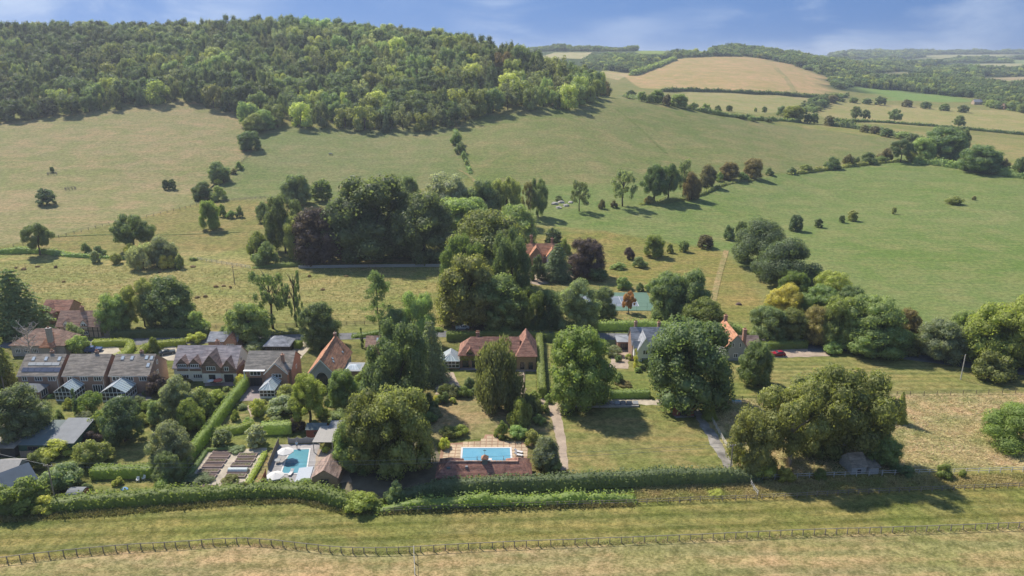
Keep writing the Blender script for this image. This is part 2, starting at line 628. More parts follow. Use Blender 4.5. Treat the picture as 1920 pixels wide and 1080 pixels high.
def make_ground():
    xs = np.concatenate([-np.geomspace(420, 7000, 44)[::-1], np.arange(-417.5, 418, 2.5), np.geomspace(420, 7000, 44)])
    ys = np.concatenate([np.linspace(-3000, -40, 14), np.arange(0, 280, 2.5), np.arange(280, 720, 2.5), np.arange(720, 1400, 8.0), np.arange(1400, 2400, 20.0), np.geomspace(2400, 8000, 60)])
    Xg, Yg = np.meshgrid(xs, ys)
    Z = height(Xg, Yg)
    far = np.clip((Yg - 6500) / 1500, 0, 1)
    Z = Z * (1 - far) + 60 * far
    ny, nx = Xg.shape
    v = np.stack([Xg, Yg, Z], -1).reshape(-1, 3)
    i = np.arange(ny * nx).reshape(ny, nx)
    f = np.stack([i[:-1, :-1], i[:-1, 1:], i[1:, 1:], i[1:, :-1]], -1).reshape(-1, 4)
    col = np.empty((ny, nx, 4))
    col[...] = (0.20, 0.19, 0.072, 0.4)
    col[Yg > 1250] = (0.06, 0.08, 0.03, 0.1)      # wooded far country between the fields
    sw = np.full((ny, nx), 0.3)
    woods = (Yg > 700) & (Yg <= 1250) & (Xg / np.maximum(Yg, 1) < 0.12)
    col[woods] = (0.07, 0.075, 0.03, 0.1)
    for nm, poly, c, dry, rough in FIELDS:
        w = px_poly(poly)
        bx = [p.x for p in w]
        by = [p.y for p in w]
        sel = (Xg > min(bx) - 4) & (Xg < max(bx) + 4) & (Yg > min(by) - 4) & (Yg < max(by) + 4)
        xx, yy = Xg[sel], Yg[sel]
        ins = in_poly(xx, yy, w)
        d = edge_dist(xx, yy, w)
        sd = np.where(ins, d, -d)
        soft = np.clip(sd / 2.5 + 0.5, 0, 1)[:, None]
        col[sel] = col[sel] * (1 - soft) + np.array([*c, dry]) * soft
        sw[sel] = sw[sel] * (1 - soft[:, 0]) + rough * soft[:, 0]
    me = mesh_np('ground', v, f, smooth=True)
    a = me.attributes.new('sward', 'FLOAT_COLOR', 'POINT')
    a.data.foreach_set('color', np.ascontiguousarray(col.reshape(-1), np.float32))
    a = me.attributes.new('rough_sward', 'FLOAT', 'POINT')
    a.data.foreach_set('value', np.ascontiguousarray(sw.reshape(-1), np.float32))
    return me


def grass_shader(t, b, L, base, dry, rough_amt, vec, bump=True, streak=0.35, srot=0.5, bump_d=0.25, stripes=0.0, samt=0.25):
    """uneven pasture: broad patches, bleached areas, mowing streaks and tussocks"""
    big = noise(t, vec, 0.012, 4, 0.6, 0.6)
    mid = noise(t, vec, 0.06, 5, 0.62, 0.4)
    fine = noise(t, vec, 0.55, 5, 0.65)
    st = noise(t, mapped(t, vec, (0.035, 0.4, 0.1), (0, 0, srot)), 1.0, 4, 0.6)
    dryc = mixc(t, 1.0, base, (1.48, 1.12, 1.25), 'MULTIPLY')
    lush = mixc(t, 1.0, base, (0.70, 0.88, 0.58), 'MULTIPLY')
    pm = mathn(t, 'ADD', mathn(t, 'MULTIPLY', big, 0.5), mathn(t, 'MULTIPLY', mid, 0.5))
    sel = fac(t, pm, 0.36, 0.64)
    c = mixc(t, sel, lush, base)
    dsel = mathn(t, 'MULTIPLY', fac(t, mathn(t, 'ADD', mathn(t, 'MULTIPLY', mid, 0.6), mathn(t, 'MULTIPLY', st, 0.4)), 0.46, 0.66), dry)
    c = mixc(t, dsel, c, dryc)
    c = mixc(t, mathn(t, 'MULTIPLY', fac(t, st, 0.35, 0.65), streak), c, mixc(t, 1.0, c, (1.22, 1.15, 1.05), 'MULTIPLY'))
    if stripes:      # mowing lines
        w = nd(t, 'ShaderNodeTexWave')
        w.wave_type, w.bands_direction = 'BANDS', 'Y'
        w.inputs['Scale'].default_value = 0.3142 / stripes
        w.inputs['Distortion'].default_value = 1.2
        w.inputs['Detail'].default_value = 2
        w.inputs['Detail Scale'].default_value = 0.15
        L(mapped(t, vec, (1, 1, 1), (0, 0, srot)), w.inputs[0])
        c = mixc(t, mathn(t, 'MULTIPLY', fac(t, w.outputs[1], 0.72, 0.97), samt), c, mixc(t, 1.0, c, (0.56, 0.64, 0.48), 'MULTIPLY'))
        c = mixc(t, mathn(t, 'MULTIPLY', fac(t, w.outputs[1], 0.25, 0.02), samt * 0.8), c, mixc(t, 1.0, c, (1.3, 1.22, 1.2), 'MULTIPLY'))
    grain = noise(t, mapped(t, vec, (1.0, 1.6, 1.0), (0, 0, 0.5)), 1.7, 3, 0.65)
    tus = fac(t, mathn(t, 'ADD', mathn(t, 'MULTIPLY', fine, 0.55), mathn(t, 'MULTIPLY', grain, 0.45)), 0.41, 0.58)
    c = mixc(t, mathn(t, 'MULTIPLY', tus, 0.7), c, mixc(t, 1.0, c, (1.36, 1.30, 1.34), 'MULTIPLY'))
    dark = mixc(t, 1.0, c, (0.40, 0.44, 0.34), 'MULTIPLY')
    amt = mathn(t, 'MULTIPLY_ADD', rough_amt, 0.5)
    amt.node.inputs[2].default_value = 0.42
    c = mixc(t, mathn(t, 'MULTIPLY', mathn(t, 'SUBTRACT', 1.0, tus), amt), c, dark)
    L(c, b.inputs['Base Color'])
    if bump:
        bp = nd(t, 'ShaderNodeBump')
        bp.inputs['Strength'].default_value = 0.6
        bp.inputs['Distance'].default_value = bump_d
        hgt = mathn(t, 'MULTIPLY', mathn(t, 'ADD', fine, mathn(t, 'MULTIPLY', st, 0.5)), amt)
        L(hgt, bp.inputs['Height'])
        L(bp.outputs[0], b.inputs['Normal'])


def ground_material():
    m, t, b, L = mat('pasture', 0.95, 0.1)
    at = nd(t, 'ShaderNodeAttribute', attribute_name='sward')
    ar = nd(t, 'ShaderNodeAttribute', attribute_name='rough_sward')
    ge = nd(t, 'ShaderNodeNewGeometry')
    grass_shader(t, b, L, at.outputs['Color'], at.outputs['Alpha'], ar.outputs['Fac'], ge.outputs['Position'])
    return m


def grass_mat(name, col, dry, rough, streak=0.35, srot=0.5, stripes=0.0, samt=0.25):
    m, t, b, L = mat(name, 0.95, 0.1)
    ge = nd(t, 'ShaderNodeNewGeometry')
    rgb = nd(t, 'ShaderNodeRGB')
    rgb.outputs[0].default_value = (*col, 1)
    dv = nd(t, 'ShaderNodeValue')
    dv.outputs[0].default_value = dry
    rv = nd(t, 'ShaderNodeValue')
    rv.outputs[0].default_value = rough
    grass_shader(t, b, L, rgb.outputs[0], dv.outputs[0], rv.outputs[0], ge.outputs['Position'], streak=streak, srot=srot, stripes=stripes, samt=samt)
    return m


gm = make_ground()
gm.materials.append(ground_material())
ground = link(bpy.data.objects.new('ground', gm))
tag(ground, kind='structure')
# ------------------------------------------------------------------ foliage meshes (unit plants: height 1, spread 1)
def unit(v):
    return v / np.maximum(np.linalg.norm(v, axis=-1, keepdims=True), 1e-9)


def leaf_quads(p, n, size, jit, rg, aspect=0.7, down=0.0):
    k = len(p)
    nn = unit(n + jit * rg.normal(size=(k, 3)))
    t = unit(np.cross(nn, rg.normal(size=(k, 3))))
    if down:
        t = unit(t * (1 - down) + np.array([0, 0, -1.0]) * down)
    b = unit(np.cross(nn, t))
    s = (size * rg.uniform(0.55, 1.35, (k, 1))) * 0.5
    a = t * s
    c = b * s * aspect
    v = np.stack([p - a, p + c, p + a, p - c], 1)          # a pointed spray
    v += rg.normal(size=v.shape) * size * 0.10
    f = np.arange(4 * k).reshape(k, 4)
    return v.reshape(-1, 3), f


def lobe_points(lobes, per, rg, inner=0.5):
    """points over a set of leafy masses; those buried in another mass are dropped"""
    C = np.array([l[0] for l in lobes])
    S = np.array([l[1] for l in lobes])
    P, N = [], []
    area = (S[:, 0] * S[:, 2]) ** 1.0
    cnt = np.maximum(8, per * area / area.sum()).astype(int)
    for q in range(len(lobes)):
        d = unit(rg.normal(size=(cnt[q], 3)))
        r = np.where(rg.random(cnt[q]) < inner, rg.uniform(0.70, 0.97, cnt[q]), rg.normal(1.0, 0.06, cnt[q]))
        P.append(C[q] + d * S[q] * r[:, None])
        N.append(d / S[q])
    P = np.concatenate(P)
    N = unit(np.concatenate(N))
    keep = np.ones(len(P), bool)
    for q in range(len(lobes)):
        e = (((P - C[q]) / S[q]) ** 2).sum(1)
        keep &= ~((e < 0.42))
    return P[keep], N[keep]


def _ico(sub):
    t = (1 + 5 ** 0.5) / 2
    v = [(-1, t, 0), (1, t, 0), (-1, -t, 0), (1, -t, 0), (0, -1, t), (0, 1, t), (0, -1, -t), (0, 1, -t), (t, 0, -1), (t, 0, 1), (-t, 0, -1), (-t, 0, 1)]
    f = [(0, 11, 5), (0, 5, 1), (0, 1, 7), (0, 7, 10), (0, 10, 11), (1, 5, 9), (5, 11, 4), (11, 10, 2), (10, 7, 6), (7, 1, 8), (3, 9, 4), (3, 4, 2), (3, 2, 6), (3, 6, 8), (3, 8, 9), (4, 9, 5), (2, 4, 11), (6, 2, 10), (8, 6, 7), (9, 8, 1)]
    return unit(np.array(v, float)), np.array(f)


ICO_V, ICO_F = _ico(0)


def cores(lobes, rg, size=0.80):
    """the leafy heart of each mass, so that a crown is not seen through"""
    V, F = [], []
    for q, (c, s_) in enumerate(lobes):
        V.append(c + ICO_V * s_ * size * (1 + rg.normal(size=(12, 1)) * 0.06))
        F.append(ICO_F + 12 * q)
    F = np.concatenate(F)
    return np.concatenate(V), np.concatenate([F, F[:, 2:3]], 1)


def env_lobes(n, prof, rg, lr, z0, z1, squash=0.85, inset=0.78, wob=0.12):
    out = []
    for q in range(n):
        for _ in range(30):
            u = rg.random()
            r = prof(u)
            if rg.random() < r + 0.12:
                break
        th = q * 2.399963 + rg.normal() * 0.35
        rad = max(0.0, r * 0.5 * inset * (1 + rg.normal() * wob) - 0.0)
        if rg.random() < 0.12:
            rad *= 0.4
        l = lr * rg.uniform(0.7, 1.35)
        z = z0 + (z1 - z0) * u
        out.append((np.array([rad * math.cos(th), rad * math.sin(th), z]), np.array([l, l, l * squash])))
    return out


def normalise(v, top=1.0, spread=1.0):
    r = np.percentile(np.hypot(v[:, 0], v[:, 1]), 99.0)
    v[:, :2] *= 0.5 * spread / r
    v[:, 2] *= top / np.percentile(v[:, 2], 99.8)
    v[:, 2] = np.maximum(v[:, 2], 0.0)
    return v


CORES = [None]


def crown(kind, seed, nleaf, leaf, jit=0.30, big=False):
    rg = np.random.default_rng(seed)
    dome = lambda u: math.sqrt(max(0, 1 - (abs(u - 0.38) / 0.64) ** 2.2))
    asp, down = 0.72, 0.0
    CORES[0] = None
    fill = [(np.array([rg.normal() * 0.13, rg.normal() * 0.13, rg.uniform(0.2, 0.78)]), np.array([0.17, 0.17, 0.15])) for _ in range(12)]
    if kind == 'round':
        L = env_lobes(84, lambda u: math.sqrt(max(0, 1 - (abs(u - 0.33) / 0.68) ** 2.3)), rg, 0.118, 0.08, 0.92) + fill
    elif kind == 'oak':
        L = env_lobes(48, dome, rg, 0.112, 0.28, 0.91, wob=0.2)
    elif kind == 'tall':
        L = env_lobes(44, lambda u: math.sqrt(max(0, 1 - (abs(u - 0.45) / 0.60) ** 2.4)), rg, 0.12, 0.12, 0.93, squash=1.0)
    elif kind == 'bush':
        L = env_lobes(26, lambda u: math.sqrt(max(0, 1 - u ** 2.2)), rg, 0.17, 0.10, 0.86, squash=0.95)
    elif kind == 'sparse':
        L = env_lobes(48, lambda u: math.sqrt(max(0, 1 - (abs(u - 0.45) / 0.62) ** 2)), rg, 0.10, 0.26, 0.94, wob=0.25)
    elif kind == 'open':
        L = env_lobes(26, lambda u: math.sqrt(max(0, 1 - (abs(u - 0.55) / 0.6) ** 2)), rg, 0.10, 0.18, 0.93, wob=0.35, inset=0.9)
    elif kind == 'column':
        L = env_lobes(20, lambda u: 0.6 + 0.4 * math.sin(math.pi * u) - 0.45 * u * u, rg, 0.20, 0.05, 0.95, squash=0.5, inset=0.6)
        L = [(c, np.array([s[0], s[1], 0.10])) for c, s in L]
    elif kind in ('conifer', 'cedar'):
        P, N = [], []
        tiers = 17 if kind == 'conifer' else 14
        for k in range(tiers):
            u = (k + 0.3) / tiers
            z = 0.06 + 0.92 * u
            rr = 0.5 * ((1 - u) ** (0.8 if kind == 'conifer' else 0.62)) * rg.uniform(0.9, 1.08) + 0.015
            nb = max(5, int(14 * (1 - u) + 5))
            for b in range(nb):
                th = 2 * math.pi * (b + rg.random() * 0.7) / nb + k
                ln = rr * rg.uniform(0.72, 1.12)
                m = max(4, int(nleaf / (tiers * 11) * (0.4 + ln * 2)))
                s = rg.random(m) ** 0.6
                w = 0.075 * ln / 0.3 * (1 - 0.6 * s) * rg.normal(size=m)
                x = s * ln
                droop = -0.16 * s * s * ln / 0.4 + (0.05 * s if kind == 'cedar' else 0)
                P.append(np.stack([x * math.cos(th) - w * math.sin(th), x * math.sin(th) + w * math.cos(th), z + droop + rg.normal(size=m) * 0.008], 1))
                N.append(np.stack([np.cos(th) * np.full(m, 0.45), np.sin(th) * np.full(m, 0.45), np.full(m, 0.9)], 1))
        P, N = np.concatenate(P), np.concatenate(N)
        v, f = leaf_quads(P, N, leaf, jit, rg, 0.5)
        return normalise(v), f
    elif kind == 'pine':
        P, N = [], []
        for k in range(60):
            u = rg.random() ** 0.8
            z = 0.30 + 0.68 * u
            th = rg.random() * 6.283
            ln = 0.5 * (0.35 + 0.65 * math.sin(math.pi * min(1, 0.15 + u * 0.85))) * rg.uniform(0.5, 1.1)
            m = int(nleaf / 60)
            s = 0.35 + 0.65 * rg.random(m)
            P.append(np.stack([s * ln * math.cos(th), s * ln * math.sin(th), z + 0.03 * s - 0.02 + rg.normal(size=m) * 0.012], 1) + rg.normal(size=(m, 3)) * np.array([0.035, 0.035, 0.01]))
            N.append(np.tile([0.2 * math.cos(th), 0.2 * math.sin(th), 1.0], (m, 1)))
        v, f = leaf_quads(np.concatenate(P), np.concatenate(N), leaf, 0.7, rg, 0.45)
        return normalise(v), f
    elif kind == 'willow':
        L = env_lobes(42, lambda u: 0.80 + 0.2 * math.sin(math.pi * u) - 0.55 * max(0, u - 0.45) ** 1.5 * 2.2, rg, 0.125, 0.10, 0.92, squash=1.3, inset=0.8)
        asp, down = 0.34, 0.75
    if big:      # broad simple masses for trees seen far off
        L = [(c, s_ * 1.5) for c, s_ in L[:24]]
    P, N = lobe_points(L, nleaf, rg)
    if kind != 'column':
        ok = P[:, 2] > 0.02
        P, N = P[ok], N[ok]
    v, f = leaf_quads(P, N, leaf, jit, rg, asp, down)
    core = cores(L, rg, 0.5 if kind in ('sparse', 'open', 'willow') else 0.66)
    CORES[0] = core[1] + len(v)
    v = np.concatenate([v, core[0]])
    return normalise(v), f


def crown_mesh(name, v, f, extra=None, mats=None):
    """leaf sprays plus the cores of the masses (triangles) and an optional trunk, one mesh"""
    tri = CORES[0]
    faces = [f.reshape(-1)]
    starts = [np.arange(0, f.size, 4)]
    mi = [np.zeros(len(f), int)]
    if tri is not None:
        t3 = tri[:, :3]
        starts.append(f.size + np.arange(0, t3.size, 3))
        faces.append(t3.reshape(-1))
        mi.append(np.zeros(len(t3), int))
    if extra is not None:
        ev, ef = extra
        base = sum(x.size for x in faces)
        faces.append((ef + len(v)).reshape(-1))
        starts.append(base + np.arange(0, ef.size, 4))
        mi.append(np.ones(len(ef), int))
        v = np.concatenate([v, ev])
    loops = np.concatenate(faces).astype(np.int32)
    st = np.concatenate(starts).astype(np.int32)
    me = bpy.data.meshes.new(name)
    me.vertices.add(len(v))
    me.vertices.foreach_set('co', np.ascontiguousarray(v, np.float32).ravel())
    me.loops.add(len(loops))
    me.loops.foreach_set('vertex_index', loops)
    me.polygons.add(len(st))
    me.polygons.foreach_set('loop_start', st)
    me.polygons.foreach_set('material_index', np.concatenate(mi).astype(np.int32))
    for m in mats or [M_LEAF]:
        me.materials.append(m)
    me.update(calc_edges=True)
    return me


def trunk_mb(kind, seed, r=0.028, limbs=7, top=0.62, lean=0.0):
    rg = np.random.default_rng(seed + 900)
    mb = MB()
    sway = [Vector((0, 0, -0.01))]
    for q in range(1, 5):
        sway.append(Vector((rg.normal() * 0.012 + lean * q / 4, rg.normal() * 0.012, top * q / 4)))
    mb.tube(sway, [r * 1.25, r, r * 0.85, r * 0.65, r * 0.35], 7)
    for k in range(limbs):
        u = rg.uniform(0.4, 0.95)
        base = sway[int(u * 4)].lerp(sway[min(4, int(u * 4) + 1)], (u * 4) % 1)
        th = k * 2.4 + rg.normal() * 0.3
        l = rg.uniform(0.22, 0.34) * (1.2 - 0.5 * u)
        p1 = base + Vector((math.cos(th) * l * 0.5, math.sin(th) * l * 0.5, l * 0.6))
        p2 = base + Vector((math.cos(th) * l * 1.0, math.sin(th) * l * 1.0, l * 1.05))
        mb.tube([base, p1, p2], [r * 0.42, r * 0.3, r * 0.1], 5)
    return mb


PROTO = {}
KINDS = {   # kind: (crown shape, leaf sprays, spray size, trunk radius, limbs, trunk top, variants)
    'round': ('round', 23000, 0.030, 0.026, 7, 0.6, 4),
    'oak': ('oak', 18000, 0.031, 0.028, 9, 0.62, 3),
    'tall': ('tall', 20000, 0.029, 0.020, 7, 0.65, 3),
    'bush': ('bush', 4400, 0.062, 0.02, 3, 0.4, 3),
    'dome': ('bush', 22000, 0.030, 0.02, 5, 0.4, 2),
    'shrub': ('bush', 900, 0.13, 0.02, 3, 0.4, 2),
    'small': ('round', 1600, 0.085, 0.024, 5, 0.6, 3),
    'sparse': ('sparse', 3600, 0.046, 0.022, 12, 0.8, 2),
    'open': ('open', 3800, 0.044, 0.026, 12, 0.85, 2),
    'column': ('column', 1500, 0.075, 0.03, 0, 0.5, 1),
    'conifer': ('conifer', 11000, 0.042, 0.02, 0, 0.95, 1),
    'cedar': ('cedar', 11000, 0.044, 0.025, 0, 0.9, 2),
    'pine': ('pine', 8000, 0.034, 0.018, 6, 0.97, 1),
    'willow': ('willow', 13000, 0.055, 0.026, 6, 0.6, 2),
}


def proto(kind, var):
    shape, nl, ls, tr, limbs, top, nv = KINDS[kind]
    var %= nv
    key = (kind, var)
    if key not in PROTO:
        v, f = crown(shape, 100 * len(PROTO) + 17 + var, nl, ls)
        cm = crown_mesh('crown', v, f)
        tm = trunk_mb(kind, var + 5 * len(PROTO), tr, limbs, top).mesh('trunk', [M_BARK], True)
        PROTO[key] = (cm, tm)
    return PROTO[key]


# foliage colours (linear)
TINT = {
    'dark': (0.070, 0.094, 0.049), 'mid': (0.104, 0.137, 0.061), 'green': (0.088, 0.112, 0.04), 'bright': (0.13, 0.15, 0.048),
    'lime': (0.178, 0.188, 0.056), 'yellow': (0.195, 0.178, 0.056), 'olive': (0.100, 0.113, 0.048), 'grey': (0.112, 0.128, 0.088),
    'silver': (0.165, 0.18, 0.135), 'blue': (0.062, 0.083, 0.050), 'purple': (0.046, 0.036, 0.040), 'bronze': (0.098, 0.086, 0.044),
    'rust': (0.170, 0.092, 0.055), 'black': (0.050, 0.070, 0.041), 'ash': (0.087, 0.108, 0.063), 'brown': (0.080, 0.076, 0.046),
}
TINT = {k: tuple(min(0.6, m * x) for m, x in zip((3.25, 3.1, 2.75), v)) for k, v in TINT.items()}
_tn = [0]


def tree(kind, x, ytop, ybot, wpx, tint, label, name='tree', cat='tree', group=None, skirt=None, hmul=1.0, tmat=None):
    """a tree whose foot is seen at (x, ybot), whose top reaches row ytop and whose crown is wpx wide"""
    _tn[0] += 1
    i = _tn[0]
    p = G(x, ybot)
    k = mpp(p)
    W = wpx * k
    if skirt is None:
        skirt = {'bush': 0.42, 'dome': 0.42, 'shrub': 0.42, 'round': 0.20, 'willow': 0.25, 'conifer': 0.35, 'cedar': 0.3, 'small': 0.2}.get(kind, 0.0)
    if skirt:
        Y = p.y + W * skirt
        X = p.x * Y / p.y
        p = Vector((X, Y, float(height(X, Y))))
    H = max(0.6, H_at(p, ytop)) * hmul
    cm, tm = proto(kind, i)
    rz = (i * 2.399) % 6.283
    root = thing(name, label, cat, p, rz, group)
    e = 1 + 0.08 * math.sin(i * 1.7)
    c = place(cm, 'crown', root, scale=(W * e, W / e, H))
    c.color = (*TINT[tint], 1) if isinstance(tint, str) else (*[1.2 * q for q in tint], 1)
    tr_ = place(tm, 'trunk', root, scale=(min(max(W, H * 0.5), H * 0.85),) * 2 + (H,))
    if tmat is not None:
        tr_.data = tr_.data.copy()
        tr_.data.materials[0] = tmat
    return root


# ------------------------------------------------------------------ the wooded hill and the far woods
def wood_mesh(seed, shape, n, leaf):
    v, f = crown(shape, seed, n, leaf, 0.32, True)
    t = trunk_mb(shape, seed, 0.022, 3, 0.7)
    tv = np.array(t.v)
    tf = np.array([q for q in t.f if len(q) == 4])
    return crown_mesh('woodland_tree', v, f, (tv, tf), [M_LEAF, M_BARK])


WOODM = [wood_mesh(301, 'round', 2600, 0.065), wood_mesh(302, 'tall', 2400, 0.062), wood_mesh(303, 'round', 2400, 0.065),
         wood_mesh(304, 'sparse', 1900, 0.058), wood_mesh(305, 'round', 2600, 0.065), wood_mesh(306, 'conifer', 2000, 0.07)]
WTINT = [tuple(m * q for m, q in zip((3.15, 2.95, 2.5), c)) for c in [(0.070, 0.096, 0.050), (0.082, 0.106, 0.054), (0.057, 0.080, 0.046), (0.104, 0.120, 0.084), (0.122, 0.144, 0.058), (0.046, 0.068, 0.046)]]


def spread_points(poly, spacing, rg, grow=0.0):
    """loose even scatter inside a plan polygon"""
    bx = [p[0] for p in poly]
    by = [p[1] for p in poly]
    out = []
    y = min(by)
    row = 0
    while y < max(by):
        s = spacing * (1 + grow * max(0, y - 700) / 1000)
        xs = np.arange(min(bx), max(bx), s) + (row % 2) * s * 0.5
        px = xs + rg.normal(size=len(xs)) * s * 0.24
        py = y + rg.normal(size=len(xs)) * s * 0.24
        k = in_poly(px, py, poly)
        out.append(np.stack([px[k], py[k]], 1))
        y += s * 0.86
        row += 1
    return np.concatenate(out)


def far_pt(x, Y):
    v, b, _ = ray(x, 200)
    return (v / b * Y, Y)


def hill_wood():
    rg = np.random.default_rng(55)
    low = [(-170, 240), (0, 232), (60, 224), (130, 217), (200, 208), (250, 202), (300, 196), (335, 190), (352, 190), (372, 198), (420, 207), (456, 216),
           (466, 240), (500, 242), (560, 240), (640, 245), (720, 249), (780, 247), (848, 241), (880, 224), (940, 214), (1000, 209), (1060, 205), (1100, 204), (1112, 193), (1136, 179)]
    poly = [tuple(G(x, y)[:2]) for x, y in low] + [far_pt(1130, 722), far_pt(1075, 785), far_pt(1000, 830), far_pt(900, 900), far_pt(800, 980), far_pt(540, 1010), far_pt(-170, 980)]
    # crowns of very different size, packed without a grid
    bx, by = [p[0] for p in poly], [p[1] for p in poly]
    cand = np.stack([rg.uniform(min(bx), max(bx), 60000), rg.uniform(min(by), max(by), 60000)], 1)
    cand = cand[in_poly(cand[:, 0], cand[:, 1], poly)]
    rad = np.where(rg.random(len(cand)) < 0.25, rg.uniform(6.0, 9.2, len(cand)), rg.uniform(3.2, 5.8, len(cand)))
    order = np.argsort(-rad + rg.random(len(cand)) * 2.2)
    cell, out = {}, []
    for q in order:
        x, y = cand[q]
        r_ = rad[q]
        cx, cy_ = int(x // 15), int(y // 15)
        ok = True
        for i in (-1, 0, 1):
            for j in (-1, 0, 1):
                for (x2, y2, r2) in cell.get((cx + i, cy_ + j), ()):
                    if (x - x2) ** 2 + (y - y2) ** 2 < (0.80 * (r_ + r2)) ** 2:
                        ok = False
                        break
                if not ok:
                    break
            if not ok:
                break
        if ok:
            cell.setdefault((cx, cy_), []).append((x, y, r_))
            out.append((x, y, r_))
    return np.array(out), rg


def add_wood():
    pts, rg = hill_wood()
    d = np.hypot(pts[:, 0], pts[:, 1])
    # nearest along each column of sight: rank by depth behind the wood's lower edge
    t = pts[:, 0] / pts[:, 1]
    bins = np.clip(((t + 0.75) / 0.9 * 110).astype(int), 0, 109)
    depth = np.zeros(len(pts))
    for b in range(110):
        s = np.where(bins == b)[0]
        if len(s):
            depth[s] = pts[s, 1] - pts[s, 1].min()
    inview = (t > -0.735)
    score = np.where(inview, depth + 0.25 * (d - 600), 1e9)
    score = score - 8 * (pts[:, 2] - 4)
    first = set(np.argsort(score)[:296].tolist())
    protos = []
    rest = []
    for q in range(len(pts)):
        x, y, r_ = pts[q]
        z = float(height(x, y))
        big = math.sin(x * 0.021 + 1.0) + math.sin(y * 0.027 + x * 0.013)
        u = rg.random()
        # the right flank holds paler, yellower trees, the left side darker ones; a belt of conifers near the spur
        side = (x / y + 0.45) / 0.35
        if -0.14 < x / y < 0.02 and 640 < y < 720 and u < 0.35:
            k = 5
        else:
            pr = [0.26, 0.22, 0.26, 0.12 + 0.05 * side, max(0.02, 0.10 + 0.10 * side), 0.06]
            k = int(np.searchsorted(np.cumsum(pr) / sum(pr), u))
        h = (8.5 + 1.2 * r_) * rg.uniform(0.8, 1.2) * (1 + 0.07 * big)
        w = 2.25 * r_ * (0.72 if k in (5, 1) else 1.0)
        c = np.array(WTINT[k]) * rg.uniform(0.75, 1.45)
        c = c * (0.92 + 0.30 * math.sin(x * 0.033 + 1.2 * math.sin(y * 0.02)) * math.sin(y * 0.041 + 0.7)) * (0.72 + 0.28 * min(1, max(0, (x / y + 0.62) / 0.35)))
        if rg.random() < 0.055:
            c = np.array((0.38, 0.40, 0.15)) * rg.uniform(0.7, 1.0)
        if rg.random() < 0.006:
            c = np.array((0.28, 0.22, 0.10)) * rg.uniform(0.7, 1.1)
        if q in first:
            h *= 0.92
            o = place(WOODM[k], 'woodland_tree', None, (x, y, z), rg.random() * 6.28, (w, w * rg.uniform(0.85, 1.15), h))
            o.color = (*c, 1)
            near = depth[q] < 9
            tag(o, 'broadleaf or dark conifer tree along the lower edge of the hillside wood', 'tree', 'trees at the edge of the hillside wood')
            if k not in [p[0] for p in protos]:
                protos.append((k, o))
        else:
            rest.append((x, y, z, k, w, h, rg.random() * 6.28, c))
    return rest, {k: o for k, o in protos}


def instancer(name, rest, protos, label):
    """one mass of trees: the plants of `protos` repeated over the points of a mesh"""
    pts = np.array([r[:3] for r in rest])
    me = bpy.data.meshes.new(name)
    me.vertices.add(len(pts))
    me.vertices.foreach_set('co', np.ascontiguousarray(pts, np.float32).ravel())
    for nm, typ, vals in (('pick', 'INT', [r[3] for r in rest]), ('turn', 'FLOAT', [r[6] for r in rest])):
        a = me.attributes.new(nm, typ, 'POINT')
        a.data.foreach_set('value', vals)
    a = me.attributes.new('size', 'FLOAT_VECTOR', 'POINT')
    a.data.foreach_set('vector', np.array([(r[4], r[4], r[5]) for r in rest], np.float32).ravel())
    a = me.attributes.new('tint', 'FLOAT_COLOR', 'POINT')
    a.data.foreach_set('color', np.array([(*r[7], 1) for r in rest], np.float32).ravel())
    me.update()
    o = tag(link(bpy.data.objects.new(name, me)), label, 'woodland', kind='stuff')
    o.color = (1, 1, 1, 0)
    ng = bpy.data.node_groups.new(name, 'GeometryNodeTree')
    ng.interface.new_socket('Geometry', in_out='INPUT', socket_type='NodeSocketGeometry')
    ng.interface.new_socket('Geometry', in_out='OUTPUT', socket_type='NodeSocketGeometry')
    gi, go = ng.nodes.new('NodeGroupInput'), ng.nodes.new('NodeGroupOutput')
    L = ng.links.new
    iop = ng.nodes.new('GeometryNodeInstanceOnPoints')
    jn = ng.nodes.new('GeometryNodeJoinGeometry')
    for p in reversed(protos):
        oi = ng.nodes.new('GeometryNodeObjectInfo')
        oi.transform_space = 'ORIGINAL'
        oi.inputs['Object'].default_value = p
        oi.inputs['As Instance'].default_value = True
        L(oi.outputs['Geometry'], jn.inputs[0])
    L(gi.outputs[0], iop.inputs['Points'])
    L(jn.outputs[0], iop.inputs['Instance'])
    iop.inputs['Pick Instance'].default_value = True

    def attr(nm, dt):
        n = ng.nodes.new('GeometryNodeInputNamedAttribute')
        n.data_type = dt
        n.inputs['Name'].default_value = nm
        return n.outputs['Attribute']

    L(attr('pick', 'INT'), iop.inputs['Instance Index'])
    cx = ng.nodes.new('ShaderNodeCombineXYZ')
    L(attr('turn', 'FLOAT'), cx.inputs['Z'])
    L(cx.outputs[0], iop.inputs['Rotation'])
    L(attr('size', 'FLOAT_VECTOR'), iop.inputs['Scale'])
    L(iop.outputs[0], go.inputs[0])
    md = o.modifiers.new('trees', 'NODES')
    md.node_group = ng
    return o


rest, WP = add_wood()
plist = [WP[k] for k in sorted(WP)]
instancer('hillside_woodland', rest, plist, 'dense mixed woodland covering the whole hill above the fields')

